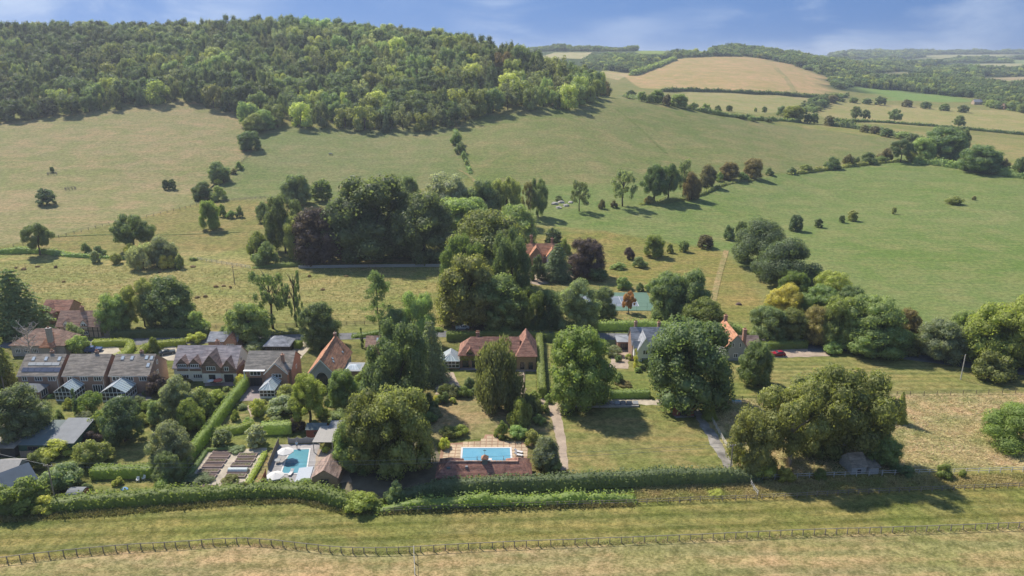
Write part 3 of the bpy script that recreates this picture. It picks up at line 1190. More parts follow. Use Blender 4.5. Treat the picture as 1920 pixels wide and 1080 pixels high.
# far woods, outlines in picture coordinates, spacing in metres, height
FARWOODS = [     # a number above 600 is a distance in metres instead of a picture row
    ([(935, 2080), (1120, 2080), (1250, 2080), (1250, 2200), (935, 2250)], 12, 13),                       # far skyline behind the spur
    ([(1085, 122), (1100, 110), (1150, 106), (1235, 108), (1245, 112), (1200, 135), (1165, 142)], 12, 13),      # round wood left of the tan hill
    ([(1240, 110), (1300, 108), (1400, 106), (1470, 118), (1545, 141), (1600, 145), (1640, 140), (1590, 112), (1540, 2250), (1500, 2150), (1400, 2000), (1240, 1980)], 12, 14),
    ([(1545, 142), (1570, 172), (1600, 162), (1660, 172), (1830, 186), (1840, 200), (1930, 215), (2060, 220), (2060, 160), (1870, 158), (1760, 152), (1690, 148), (1640, 145), (1600, 145)], 11, 13),
    ([(1600, 144), (1640, 141), (1690, 133), (1720, 137), (1700, 147), (1845, 155), (1842, 145), (2060, 141), (2060, 133), (1830, 131), (1780, 121), (1700, 119), (1690, 112), (1590, 116)], 17, 16),
    ([(1550, 3300), (1700, 3600), (1740, 4100), (1740, 4400), (2060, 4400), (2060, 5000), (1540, 4900)], 28, 20),
    ([(1860, 118), (1780, 118), (1760, 113), (1890, 111), (1910, 4100), (2060, 4100), (2060, 123)], 26, 16),
    ([(1555, 182), (1540, 186), (1500, 203), (1520, 212), (1560, 195), (1585, 187), (1600, 180)], 9, 10),
]


def far_woods():
    rg = np.random.default_rng(77)
    rest = []
    FPOLY = [px_poly(f_[1]) for f_ in FIELDS if f_[0].startswith('far') or 'bright' in f_[0]]
    for outline, sp, hh in FARWOODS:
        poly = [(tuple(G(x, y)[:2]) if y < 600 else far_pt(x, y)) for x, y in outline]
        pts = spread_points(poly, sp, rg)
        for fp in FPOLY:
            pts = pts[~in_poly(pts[:, 0], pts[:, 1], fp)]
        ed = edge_dist(pts[:, 0], pts[:, 1], poly) / sp
        keep = rg.random(len(pts)) < np.clip(0.35 + ed * 0.35, 0, 0.97)
        pts, ed = pts[keep], ed[keep]
        und = 1 + 0.28 * np.sin(pts[:, 0] * 0.021 + 2) * np.sin(pts[:, 1] * 0.017) + 0.14 * np.sin(pts[:, 0] * 0.06)
        for (x, y), un, e_ in zip(pts, und * np.clip(0.62 + 0.16 * ed, 0, 1), ed):
            k = int(rg.choice([0, 1, 2, 3, 4], p=[0.34, 0.14, 0.34, 0.06, 0.12]))
            w = sp * rg.uniform(0.8, 1.7)
            rest.append((x, y, float(height(x, y)) - 0.5, k, w, hh * un * rg.uniform(0.75, 1.25), rg.random() * 6.28, np.array(WTINT[k]) * rg.uniform(0.75, 1.3)))
    return rest


fw = far_woods()
instancer('far_woodland', fw, plist, 'blue green woods on the far hills beyond the stubble field')


def haze():
    hb = MB()
    hb.box(-7200, 7200, -3200, 8300, -2, 150)
    m = bpy.data.materials.new('haze_air')
    m.use_nodes = True
    t = m.node_tree
    t.nodes.clear()
    pv = t.nodes.new('ShaderNodeVolumePrincipled')
    pv.inputs['Color'].default_value = (0.80, 0.88, 1.0, 1)
    pv.inputs['Density'].default_value = 0.00013
    pv.inputs['Anisotropy'].default_value = 0.3
    out = t.nodes.new('ShaderNodeOutputMaterial')
    t.links.new(pv.outputs[0], out.inputs['Volume'])
    o = hb.obj('haze', m)
    tag(o, kind='stuff')

# ------------------------------------------------------------------ surfaces around the village
def surface_mat(name, col, scale=2.0, var=0.25, grain=9.0, rough=0.95):
    m, t, b, L = mat(name, rough, 0.15)
    ge = nd(t, 'ShaderNodeNewGeometry')
    a = noise(t, ge.outputs['Position'], 0.35, 4, 0.6)
    c = noise(t, ge.outputs['Position'], grain, 3, 0.7)
    col1 = mixc(t, fac(t, a, 0.3, 0.7), tuple(x * (1 - var) for x in col), tuple(min(1, x * (1 + var)) for x in col))
    col2 = mixc(t, fac(t, c, 0.35, 0.65), mixc(t, 1.0, col1, (0.78, 0.78, 0.78), 'MULTIPLY'), col1)
    L(col2, b.inputs['Base Color'])
    bp = nd(t, 'ShaderNodeBump')
    bp.inputs['Strength'].default_value = 0.3
    bp.inputs['Distance'].default_value = 0.03
    L(c, bp.inputs['Height'])
    L(bp.outputs[0], b.inputs['Normal'])
    return m


M_ASPHALT = surface_mat('asphalt', (0.17, 0.17, 0.175))
M_GRAVEL = surface_mat('pink_gravel', (0.40, 0.315, 0.24))
M_GREYGRAVEL = surface_mat('grey_gravel', (0.27, 0.25, 0.22), var=0.5)
M_SANDGRAVEL = surface_mat('sandy_gravel', (0.46, 0.40, 0.31))
M_PAVING = surface_mat('mauve_paving', (0.30, 0.25, 0.24))
M_DECK = surface_mat('pale_deck', (0.36, 0.34, 0.33))
M_SLAB = surface_mat('sandstone_slab', (0.50, 0.385, 0.26), grain=4)
M_BRICKJOINT = surface_mat('brick_band', (0.36, 0.22, 0.15))
M_SOIL = surface_mat('soil', (0.16, 0.115, 0.095), var=0.35)
M_BARE = surface_mat('bare_soil', (0.17, 0.145, 0.10), var=0.3)  # brown bare soil, tone varied in random patches
M_LAWN = grass_mat('garden_lawn', (0.175, 0.180, 0.062), 0.5, 0.4)
M_DRYLAWN = grass_mat('dry_lawn', (0.255, 0.210, 0.110), 0.7, 0.45)
M_PADDOCK = grass_mat('paddock_lawn', (0.205, 0.190, 0.076), 0.8, 0.55)
M_STRIPELAWN = grass_mat('striped_lawn', (0.195, 0.186, 0.074), 0.6, 0.45, streak=0.8, srot=0.02, stripes=2.6, samt=0.5)
M_GALLOP = grass_mat('gallop_grass', (0.200, 0.186, 0.070), 0.45, 0.7, streak=0.9, srot=-0.06, stripes=4.2, samt=0.7)
M_TRACK = grass_mat('mown_track', (0.30, 0.246, 0.132), 0.55, 0.8, streak=0.7, srot=-0.06, stripes=6.0, samt=0.3)
M_MEADOWGROUND = grass_mat('garden_grass', (0.150, 0.145, 0.055), 0.5, 0.9)


def outline_px(pts, wob=0.0, step=1.2, seed=1):
    w = [G(x, y) for x, y in pts]
    rg = np.random.default_rng(seed)
    out = []
    for i in range(len(w)):
        a, b = w[i], w[(i + 1) % len(w)]
        n = max(1, int((b - a).length / step)) if wob else 1
        for k in range(n):
            p = a.lerp(b, k / n)
            out.append((p.x + (rg.normal() * wob if k else 0), p.y + (rg.normal() * wob if k else 0)))
    area = sum(out[i][0] * out[(i + 1) % len(out)][1] - out[(i + 1) % len(out)][0] * out[i][1] for i in range(len(out)))
    if area < 0:
        out.reverse()
    return out


_sz = [0.010]
_sn = [0]


def next_z(name):
    """thin layers: base ground lowest, everything laid on it a few millimetres up"""
    if name in ('gallop', 'track', 'garden_ground'):
        return {'track': 0.008, 'gallop': 0.013, 'garden_ground': 0.018}[name]
    _sn[0] += 1
    if name in ('lawn', 'paddock', 'verge'):
        return 0.024 + 0.004 * (_sn[0] % 3)
    return 0.038 + 0.004 * (_sn[0] % 5)



def sheet(name, pts, m, z=None, wob=0.18, label=None):
    if z is None:
        z = _sz[0] = next_z(name)
    o = outline_px(pts, wob, seed=len(pts) * 7 + int(abs(pts[0][0])))
    mb = MB()
    mb.add([(x, y, z) for x, y in o], [tuple(range(len(o)))])
    ob = mb.obj(name, m)
    tag(ob, label, kind='structure')
    return ob


def strip(name, pts, width, m, z=None):
    """a road or path of even width along picture points"""
    if z is None:
        z = next_z(name)
    w = resample([G(x, y) for x, y in pts], 3.0)
    l, r = [], []
    for i, p in enumerate(w):
        d = (w[min(i + 1, len(w) - 1)] - w[max(i - 1, 0)])
        d.z = 0
        d.normalize()
        nrm_ = Vector((-d.y, d.x, 0)) * width / 2
        l.append(p + nrm_)
        r.append(p - nrm_)
    mb = MB()
    n = len(w)
    mb.add([(q.x, q.y, q.z + z) for q in l] + [(q.x, q.y, q.z + z) for q in r], [(i, n + i, n + i + 1, i + 1) for i in range(n - 1)])
    ob = mb.obj(name, m)
    tag(ob, kind='structure')
    return ob


def resample(w, step):
    """even steps along a rounded line through the points"""
    pts = []
    for i in range(len(w) - 1):
        p0, p1, p2, p3 = w[max(i - 1, 0)], w[i], w[i + 1], w[min(i + 2, len(w) - 1)]
        n = max(1, int((p2 - p1).length / step))
        for k in range(n):
            u = k / n
            pts.append(0.5 * ((2 * p1) + (p2 - p0) * u + (2 * p0 - 5 * p1 + 4 * p2 - p3) * u * u + (3 * p1 - p0 - 3 * p2 + p3) * u ** 3))
    pts.append(w[-1])
    return pts


FENCE_LINE = [(0, 1057), (120, 1043), (240, 1032), (330, 1027), (400, 1022), (450, 1020), (500, 1022), (570, 1030), (640, 1037), (700, 1038), (775, 1036), (900, 1029), (1100, 1021), (1300, 1013), (1500, 1004), (1700, 998), (1920, 990)]
sheet('gallop', [(-500, 1020), (-200, 985), (0, 976), (300, 956), (480, 944), (560, 940), (640, 962), (800, 958), (1100, 947), (1500, 936), (2400, 905), (2400, 968)] + FENCE_LINE[::-1] + [(-500, 1112)], M_GALLOP, wob=0.3)
sheet('track', [(-500, 1112)] + FENCE_LINE + [(2400, 968), (2900, 1500), (960, 1700), (-900, 1500)], M_TRACK, wob=0.3)
sheet('garden_ground', [(-120, 960), (-120, 650), (300, 655), (600, 645), (840, 640), (1020, 640), (1050, 880), (1430, 898), (1430, 905), (740, 935), (640, 955), (520, 932), (300, 945)], M_MEADOWGROUND)
strip('road', [(-420, 662), (-120, 650), (255, 641), (560, 633), (870, 626), (1150, 631), (1450, 638), (1530, 646), (1700, 668), (2100, 720)], 5.5, M_ASPHALT)
sheet('driveway', [(170, 662), (190, 648), (216, 648), (228, 662), (208, 676), (176, 676)], M_SANDGRAVEL)
sheet('driveway', [(184, 632), (192, 612), (216, 606), (214, 625), (205, 637)], M_GRAVEL)
sheet('driveway', [(300, 676), (308, 650), (330, 648), (336, 676)], M_SANDGRAVEL)
sheet('driveway', [(543, 660), (555, 645), (580, 637), (588, 642), (575, 660), (560, 678), (545, 676)], M_SANDGRAVEL)
sheet('driveway', [(1352, 676), (1360, 652), (1514, 648), (1546, 655), (1557, 668), (1450, 671)], M_GRAVEL)
sheet('driveway', [(1514, 660), (1516, 640), (1540, 645), (1548, 660)], M_ASPHALT)
sheet('driveway', [(840, 625), (850, 604), (960, 604), (960, 622)], M_BARE)
sheet('driveway', [(985, 530), (992, 500), (1020, 492), (1090, 500), (1085, 520), (1010, 535)], M_GRAVEL)
sheet('patio', [(449, 753), (455, 724), (505, 722), (500, 745), (480, 752)], M_PAVING)
sheet('path', [(468, 775), (462, 762), (482, 752), (498, 752), (496, 770), (470, 782)], M_GRAVEL)
sheet('patio', [(384, 716), (462, 712), (460, 722), (384, 724)], M_PAVING)
sheet('patio', [(190, 752), (200, 738), (285, 738), (280, 760), (215, 762)], M_PAVING)
sheet('lawn', [(60, 800), (88, 770), (118, 752), (142, 752), (140, 782), (96, 806)], M_LAWN)
sheet('lawn', [(212, 872), (216, 832), (244, 806), (300, 800), (304, 870)], M_PADDOCK)
sheet('lawn', [(152, 942), (152, 905), (290, 903), (280, 938), (200, 948)], M_PADDOCK)
sheet('lawn', [(395, 840), (405, 815), (470, 812), (530, 812), (516, 845)], M_LAWN)
sheet('lawn', [(410, 800), (420, 780), (470, 776), (545, 790), (545, 804)], M_DRYLAWN)
sheet('lawn', [(470, 915), (502, 850), (516, 850), (494, 916)], M_DRYLAWN)
sheet('lawn', [(560, 800), (612, 752), (660, 735), (690, 745), (660, 790), (600, 800)], M_PADDOCK)
sheet('bare_ground', [(640, 930), (640, 800), (800, 800), (830, 870), (830, 905), (720, 935)], M_BARE)
sheet('lawn', [(838, 718), (842, 696), (880, 692), (885, 716), (870, 726)], M_LAWN)
sheet('lawn', [(790, 812), (808, 768), (835, 745), (900, 740), (960, 755), (1012, 755), (1034, 775), (1046, 820), (1046, 845), (985, 838), (936, 816), (905, 822), (830, 828)], M_DRYLAWN)
sheet('lawn', [(985, 740), (985, 698), (1005, 698), (1005, 740)], M_LAWN)
sheet('path', [(815, 740), (822, 700), (850, 698), (868, 730), (850, 735)], M_GRAVEL)
sheet('patio', [(862, 694), (862, 684), (1008, 684), (1008, 697)], M_PAVING)
sheet('path', [(971, 738), (973, 692), (984, 692), (985, 740)], M_GRAVEL)
sheet('gravel_track', [(1003, 742), (1008, 734), (1030, 742), (1048, 758), (1055, 790), (1061, 825), (1066, 880), (1051, 882), (1044, 830), (1036, 790), (1026, 768)], M_GRAVEL, wob=0.07)
sheet('paddock', [(1052, 768), (1100, 762), (1210, 758), (1258, 772), (1304, 778), (1334, 822), (1366, 876), (1366, 892), (1068, 892), (1062, 830)], M_PADDOCK)
sheet('gravel_track', [(1298, 772), (1310, 766), (1326, 792), (1346, 816), (1374, 872), (1362, 882), (1344, 850), (1316, 804)], M_GREYGRAVEL)
sheet('path', [(1130, 758), (1140, 748), (1262, 750), (1262, 760)], M_SANDGRAVEL)
sheet('lawn', [(1326, 750), (1350, 712), (1392, 680), (1450, 673), (1557, 670), (1600, 680), (1760, 684), (2000, 700), (2000, 735), (1660, 739), (1450, 746)], M_STRIPELAWN)
sheet('lawn', [(1140, 745), (1150, 698), (1215, 696), (1218, 745)], M_LAWN)
sheet('driveway', [(1140, 690), (1152, 655), (1180, 658), (1178, 692)], M_GRAVEL)
sheet('verge', [(1118, 628), (1120, 618), (1190, 620), (1190, 630)], M_LAWN)
sheet('allotment_gravel', [(384, 846), (500, 840), (466, 915), (336, 922)], M_SANDGRAVEL)
sheet('pool_deck', [(523, 834), (600, 832), (596, 870), (590, 905), (495, 913), (503, 878)], M_DECK, wob=0)
sheet('terrace', [(590, 880), (596, 842), (650, 846), (660, 905), (600, 908)], M_GRAVEL)
sheet('shed_base', [(1263, 780), (1266, 766), (1300, 768), (1302, 782), (1268, 784)], M_DECK, wob=0)
sheet('lawn', [(-60, 905), (-60, 850), (40, 855), (30, 905)], M_LAWN)
sheet('lawn', [(1000, 560), (1035, 535), (1140, 525), (1235, 532), (1320, 560), (1330, 612), (1150, 612), (1060, 606)], M_PADDOCK)


M_WORN = grass_mat('worn_path', (0.27, 0.22, 0.11), 0.5, 0.4)
M_LUSHPATH = grass_mat('lush_path', (0.150, 0.165, 0.062), 0.2, 0.4)
strip('footpath', [(1156, 205), (1185, 228), (1215, 255), (1250, 288)], 2.2, M_LUSHPATH, 0.2)
strip('footpath', [(1362, 470), (1350, 510), (1338, 560), (1332, 600)], 2.2, M_WORN, 0.15)
strip('footpath', [(60, 446), (200, 440), (330, 440), (450, 435)], 1.4, M_LUSHPATH, 0.12)
strip('footpath', [(860, 318), (880, 330), (900, 352)], 2.0, M_WORN, 0.15)
strip('footpath', [(300, 396), (360, 372), (420, 330), (470, 292)], 1.6, M_WORN, 0.15)
strip('farm_track', [(1455, 128), (1475, 150), (1490, 176)], 9.0, M_WORN, 0.5)

# ------------------------------------------------------------------ hedges
def hedge(label, pts, w, h, tint, leaf=0.34, dens=9.0, wild=0.15, name='hedge', bumpy=0.0, group=None, seed=0):
    """leafy bank along picture points: a dense core clothed in leaf sprays"""
    rg = np.random.default_rng(seed + int(abs(pts[0][0]) * 3 + abs(pts[0][1])))
    path = resample([G(x, y) for x, y in pts], 1.0)
    P0 = np.array([tuple(p) for p in path])
    n = len(P0)
    d = np.gradient(P0[:, :2], axis=0)
    d = d / np.maximum(np.linalg.norm(d, axis=1, keepdims=True), 1e-6)
    nr = np.stack([-d[:, 1], d[:, 0]], 1)
    s = np.arange(n)
    ph = rg.random(4) * 6.28
    hh = h * (1 + bumpy * (0.55 * np.sin(s * 0.42 + ph[0]) + 0.45 * np.sin(s * 0.17 + ph[1]) + 0.3 * rg.normal(size=n)))
    ww = w * (1 + bumpy * (0.4 * np.sin(s * 0.33 + ph[2]) + 0.3 * np.sin(s * 0.13 + ph[3])))
    if bumpy:
        hh = hh * np.clip(np.minimum(s, n - 1 - s) / 11.0 + 0.25, 0, 1)
    org = P0.mean(0)
    org[2] = P0[:, 2].min()
    prof = [(-0.5, 0.0), (-0.5, 0.78), (-0.36, 0.96), (0.36, 0.96), (0.5, 0.78), (0.5, 0.0)]
    V = []
    for i in range(n):
        for a, b in prof:
            V.append((P0[i, 0] + nr[i, 0] * a * ww[i] * 0.86, P0[i, 1] + nr[i, 1] * a * ww[i] * 0.86, P0[i, 2] + b * hh[i] * 0.93 - 0.05))
    V = np.array(V)
    k = len(prof)
    F = []
    for i in range(n - 1):
        for j in range(k - 1):
            F.append((i * k + j, i * k + j + 1, (i + 1) * k + j + 1, (i + 1) * k + j))
    F += [(0, 5, 4, 1), (1, 4, 3, 2)]
    o = (n - 1) * k
    F += [(o, o + 1, o + 4, o + 5), (o + 1, o + 2, o + 3, o + 4)]
    length = np.linalg.norm(np.diff(P0[:, :2], axis=0), axis=1).sum()
    cnt = int(length * (w + 2 * h) * dens) + 40
    i = rg.integers(0, n - 1, cnt)
    u = rg.random(cnt)
    base = P0[i] * (1 - u[:, None]) + P0[i + 1] * u[:, None]
    q = rg.random(cnt) * (w + 2 * h)
    side = np.where(q < h, -1, np.where(q < 2 * h, 1, 0))
    a = np.where(side == 0, rg.uniform(-0.5, 0.5, cnt), 0.5 * side)
    b = np.where(side == 0, 1.0, rg.uniform(0.02, 1.0, cnt))
    a = a * (1 - 0.22 * np.maximum(0, b - 0.75) / 0.25 * (side != 0))
    b = np.where(side == 0, 1 - 0.35 * np.maximum(0, np.abs(a) - 0.34), b)
    nn = np.stack([nr[i, 0] * side, nr[i, 1] * side, np.where(side == 0, 1.0, 0.25)], 1).astype(float)
    pos = np.stack([base[:, 0] + nr[i, 0] * a * ww[i], base[:, 1] + nr[i, 1] * a * ww[i], base[:, 2] + b * hh[i]], 1)
    pos += nn * (rg.normal(size=cnt) * wild - wild * 0.2)[:, None]
    # ends
    m = int((w * h) * dens) + 6
    for e, sg in ((0, -1), (n - 1, 1)):
        aa = rg.uniform(-0.5, 0.5, m)
        bb = rg.random(m)
        pe = np.stack([P0[e, 0] + nr[e, 0] * aa * ww[e] + d[e, 0] * sg * 0.1, P0[e, 1] + nr[e, 1] * aa * ww[e] + d[e, 1] * sg * 0.1, P0[e, 2] + bb * hh[e]], 1)
        pos = np.concatenate([pos, pe])
        nn = np.concatenate([nn, np.tile([d[e, 0] * sg, d[e, 1] * sg, 0.2], (m, 1))])
    lv, lf = leaf_quads(pos, unit(nn), leaf, 0.45, rg, 0.75)
    allv = np.concatenate([V, lv]) - org
    allf = np.concatenate([np.array(F), lf + len(V)])
    o = place(mesh_np('hedge', allv, allf, [M_LEAF]), name, None, tuple(org))
    o.color = (*TINT[tint], 1)
    tag(o, label, 'hedge', group)
    return o


hedge('long wild green hedge along the grass gallop below the vegetable beds', [(-70, 962), (60, 956), (200, 946), (330, 937), (440, 929), (520, 925), (590, 930), (640, 945), (715, 952)], 3.0, 2.3, 'green', 0.42, 9, 0.3, bumpy=0.16)
hedge('thick dark clipped hedge behind the tiled pool house, facing the gallop', [(742, 934), (800, 927), (900, 921), (1000, 917), (1100, 911), (1300, 903), (1425, 900)], 2.6, 2.9, 'blue', 0.40, 9, 0.22, bumpy=0.08)
hedge('unkempt sunlit green hedge between the rail fence and the dark hedge', [(700, 960), (780, 952), (860, 949), (950, 946), (1060, 941), (1190, 936)], 2.0, 1.8, 'green', 0.40, 9, 0.5, bumpy=0.35)
hedge('long straight clipped hedge running from the gabled house down to the gallop', [(466, 720), (440, 752), (405, 800), (370, 846), (330, 895), (300, 930)], 1.8, 2.8, 'green', 0.30, 12, 0.08)
hedge('clipped hedge across the garden behind two white chairs', [(176, 894), (230, 892), (292, 891)], 2.8, 2.3, 'green', 0.32, 11, 0.1)
hedge('low curved clipped hedge near the topiary bush', [(396, 815), (425, 812), (450, 810), (472, 800)], 1.9, 1.7, 'green', 0.28, 12, 0.08)
hedge('tall square clipped hedge beside the round grey bush', [(492, 812), (548, 810)], 2.4, 2.6, 'mid', 0.28, 12, 0.08)
hedge('low hedge between the raised beds and the swimming pool fence', [(497, 853), (480, 884), (461, 916)], 1.1, 1.0, 'bright', 0.26, 12, 0.08)
hedge('low box edging along the left of the raised beds', [(386, 848), (362, 884), (334, 924)], 1.0, 0.7, 'mid', 0.26, 12, 0.08)
hedge('low box edging across the top of the raised beds', [(388, 846), (440, 844)], 0.8, 0.8, 'mid', 0.26, 12, 0.08)
hedge('sunlit L shaped clipped hedge around the blue car', [(176, 650), (210, 648), (240, 648), (246, 656), (232, 672), (215, 678)], 2.2, 2.0, 'bright', 0.32, 11, 0.1)
hedge('clipped hedge on the garden side of the lane by the cream house', [(256, 676), (276, 655), (300, 650), (348, 646)], 2.0, 1.8, 'bright', 0.32, 11, 0.12)
hedge('short clipped hedge in front of the small hipped garage', [(504, 652), (535, 650), (565, 652)], 2.2, 2.0, 'green', 0.32, 11, 0.1)
hedge('long hedge between the lane and the back of the red tiled house', [(838, 638), (900, 636), (965, 636), (1060, 640)], 2.4, 2.6, 'green', 0.34, 10, 0.14)
hedge('tall narrow clipped hedge between the red tiled house and the broad bright tree', [(1011, 642), (1013, 690), (1016, 746)], 1.9, 3.0, 'olive', 0.30, 12, 0.1)
hedge('neat flat topped hedge beside the gravel with the red car', [(1394, 655), (1450, 654), (1512, 652)], 1.8, 2.2, 'green', 0.32, 11, 0.08)
hedge('mixed hedge across the lane from the grey gabled house', [(1085, 620), (1160, 618), (1262, 618), (1400, 624)], 2.6, 3.0, 'mid', 0.42, 8, 0.3, bumpy=0.12)
hedge('dark hedge below the garden of the grey gabled house', [(1144, 745), (1180, 744), (1218, 744)], 2.0, 1.8, 'mid', 0.32, 10, 0.14)
hedge('low hedge at the foot of the big dark grove', [(474, 503), (530, 500), (576, 499)], 1.8, 1.6, 'mid', 0.42, 8, 0.25, bumpy=0.12)
hedge('shaded hedge on the far side of the lane under the sycamore', [(210, 634), (290, 630), (392, 628)], 2.6, 2.4, 'dark', 0.36, 9, 0.2)
hedge('hedge beside the lane between the two round lane trees', [(495, 628), (570, 624)], 1.6, 1.4, 'olive', 0.4, 8, 0.3, bumpy=0.2)
hedge('hedge on the far lane side near the slim pine', [(660, 632), (720, 628), (830, 620)], 2.2, 1.8, 'green', 0.4, 8, 0.25, bumpy=0.15)
hedge('dark overgrown hedge under the grove beside the lane', [(960, 618), (1030, 614), (1090, 614)], 3.0, 3.2, 'dark', 0.45, 7, 0.35, bumpy=0.15)
hedge('field hedge at the foot of the left hill field', [(-90, 476), (0, 475), (60, 474), (130, 478)], 2.6, 2.0, 'mid', 0.5, 7, 0.35, bumpy=0.25)
hedge('rough hedge beside the dark field oak', [(100, 478), (150, 482), (210, 484), (250, 486)], 1.8, 1.3, 'mid', 0.5, 6, 0.4, bumpy=0.4)
hedge('thin field hedge along the foot of the stubble hill', [(1240, 172), (1300, 172), (1400, 176), (1480, 180), (1552, 187)], 5, 4.5, 'dark', 2.2, 0.9, 0.8, bumpy=0.25)
hedge('field hedge crossing below the pale strip field', [(1560, 228), (1620, 229), (1700, 234), (1800, 242), (1930, 254), (2050, 262)], 3.2, 2.6, 'dark', 1.6, 1.2, 0.5, bumpy=0.2)
hedge('ragged hedge behind the long green pasture', [(1170, 181), (1230, 193), (1300, 206), (1380, 220), (1440, 226), (1500, 230)], 3.4, 2.8, 'dark', 1.5, 1.2, 0.6, bumpy=0.35)
hedge('hedge running up to the big dark field clump', [(1560, 236), (1620, 244), (1680, 256), (1730, 264)], 5, 4.2, 'ash', 1.6, 1.2, 0.7, bumpy=0.3)
hedge('thick hedge between the dark field clump and the round field tree', [(1712, 304), (1760, 310), (1800, 316), (1870, 326), (1980, 345)], 5, 4.0, 'mid', 1.2, 2.0, 0.6, bumpy=0.3)
hedge('narrow hedge climbing from the grove to the hanging wood', [(853, 244), (862, 272), (872, 300), (882, 326)], 2.4, 1.8, 'mid', 0.7, 4, 0.4, bumpy=0.4)
hedge('low gappy hedge between the bushes of the upper bush row', [(1478, 327), (1540, 320), (1600, 312), (1650, 306), (1700, 303)], 2.6, 1.7, 'olive', 0.9, 3, 0.5, bumpy=0.5)
hedge('low scrubby hedge under the thorn trees of the pasture line', [(1200, 384), (1250, 378), (1300, 371), (1350, 350), (1410, 338)], 2.4, 1.2, 'olive', 0.8, 3, 0.5, bumpy=0.6)
hedge('boundary hedge on the ridge edge of the stubble hill', [(1185, 142), (1220, 130), (1265, 113)], 9, 6, 'mid', 3.0, 0.6, 1.2, bumpy=0.2)
hedge('hedge across the far slope above the stubble hill', [(1235, 110), (1300, 106), (1390, 106)], 9, 6, 'mid', 3.0, 0.6, 1.2, bumpy=0.3)

# ------------------------------------------------------------------ fences
M_WOOD = plain('weathered_timber', (0.27, 0.235, 0.19), 0.9, 0.15, var=0.25, scale=6)
M_WHITEWOOD = plain('bleached_timber', (0.56, 0.53, 0.48), 0.85, 0.15, var=0.2, scale=6)
M_GREYRAIL = plain('grey_rail', (0.38, 0.345, 0.30), 0.9, 0.15, var=0.2, scale=6)
M_DARKWOOD = plain('dark_timber', (0.15, 0.12, 0.10), 0.9, 0.15, var=0.25, scale=6)


def fence(label, pts, spacing, post_h, rails, m, post_w=0.11, rail_h=0.09, name='fence', group=None, lean=0.012, rm_=None):
    """posts and rails, each piece its own mesh object"""
    rg = np.random.default_rng(int(abs(pts[0][0]) + 5 * abs(pts[0][1])))
    path = resample([G(x, y) for x, y in pts], 0.5)
    acc, posts = 0.0, [path[0]]
    for i in range(1, len(path)):
        acc += (path[i] - path[i - 1]).length
        if acc >= spacing:
            posts.append(path[i])
            acc = 0
    root = thing(name, label, 'fence', posts[0], 0, group)
    o0 = posts[0]
    hw = post_w / 2
    pm = MB().box(-hw, hw, -hw, hw, -0.25, 1.0).mesh('post', m)
    rm = MB().box(0, 1, -0.022, 0.022, -0.5, 0.5).mesh('rail', rm_ or m)
    for i, p in enumerate(posts):
        c = place(pm, 'post', root, p - o0, rg.normal() * 0.2, (1, 1, post_h * rg.uniform(0.96, 1.05)))
        c.rotation_euler.x = rg.normal() * lean
        c.rotation_euler.y = rg.normal() * lean
        if i + 1 < len(posts):
            q = posts[i + 1]
            dv = q - p
            for rh in rails:
                r_ = place(rm, 'rail', root, p - o0 + Vector((0, 0, rh * post_h + rg.normal() * 0.012)), math.atan2(dv.y, dv.x), (math.hypot(dv.x, dv.y), 1, rail_h))
                r_.rotation_euler.y = -math.atan2(dv.z + rg.normal() * 0.012, math.hypot(dv.x, dv.y))
    return root


fence('long single rail fence curving along the edge of the mown track', [(-40, 1062), (0, 1057), (120, 1043), (240, 1032), (330, 1027), (400, 1022), (450, 1020), (500, 1022), (570, 1030), (640, 1037), (700, 1038), (775, 1036), (900, 1029), (1100, 1021), (1300, 1013), (1500, 1004), (1700, 998), (1920, 990), (1975, 987)], 1.80, 1.25, [0.98], M_WOOD, 0.13, 0.12, rm_=M_GREYRAIL)
fence('short bleached fence end running from the track fence towards the viewer', [(776, 1036), (777, 1060), (779, 1100)], 2.4, 1.3, [0.95], M_WHITEWOOD, 0.14, 0.10)
fence('weathered post and rail fence beside the gallop, partly under bright bushes', [(720, 962), (900, 954), (1080, 949), (1190, 946), (1330, 940), (1425, 937)], 1.9, 1.15, [0.92, 0.5], M_WOOD)
fence('post and rail fence between the gallop and the strip of long grass', [(1428, 936), (1500, 933), (1600, 927), (1700, 923), (1800, 919), (1975, 912)], 1.9, 1.15, [0.92, 0.5], M_WOOD)
fence('pale paddock fence in front of the old white shed and hay field', [(1430, 900), (1500, 897), (1580, 894), (1700, 890), (1800, 888), (1975, 883)], 2.2, 1.2, [0.9, 0.5], M_WHITEWOOD)
fence('short pale fence closing the corner beside the gallop', [(1403, 900), (1413, 920), (1424, 935)], 1.5, 1.2, [0.9, 0.5], M_WHITEWOOD)
fence('bleached fence following the grey gravel track', [(1334, 788), (1345, 808), (1358, 832), (1374, 858)], 1.7, 1.2, [0.92, 0.6, 0.3], M_WHITEWOOD)
fence('thin wire fence between the striped lawn and the hay field', [(1655, 742), (1760, 741), (1850, 739), (1975, 736)], 3.2, 1.2, [0.95, 0.65, 0.35], M_DARKWOOD, 0.10, 0.035)
fence('thin fence below the dark round tree and hay field', [(1345, 752), (1400, 750), (1450, 748)], 3.0, 1.1, [0.95, 0.5], M_DARKWOOD, 0.10, 0.05)
fence('broken pale fence beside the leaning young conifer', [(1648, 792), (1664, 805), (1672, 800), (1694, 790)], 2.0, 1.2, [0.9, 0.5], M_WHITEWOOD)
fence('paddock fence along the lane edge of the rough meadow', [(388, 616), (440, 615), (500, 614), (570, 612), (680, 609), (760, 607)], 2.4, 1.25, [0.92, 0.6, 0.3], M_DARKWOOD)
fence('field fence climbing along the foot of the left hill field', [(25, 462), (110, 445), (210, 420), (300, 402), (395, 378)], 3.5, 1.2, [0.9], M_WOOD, 0.16, 0.06)
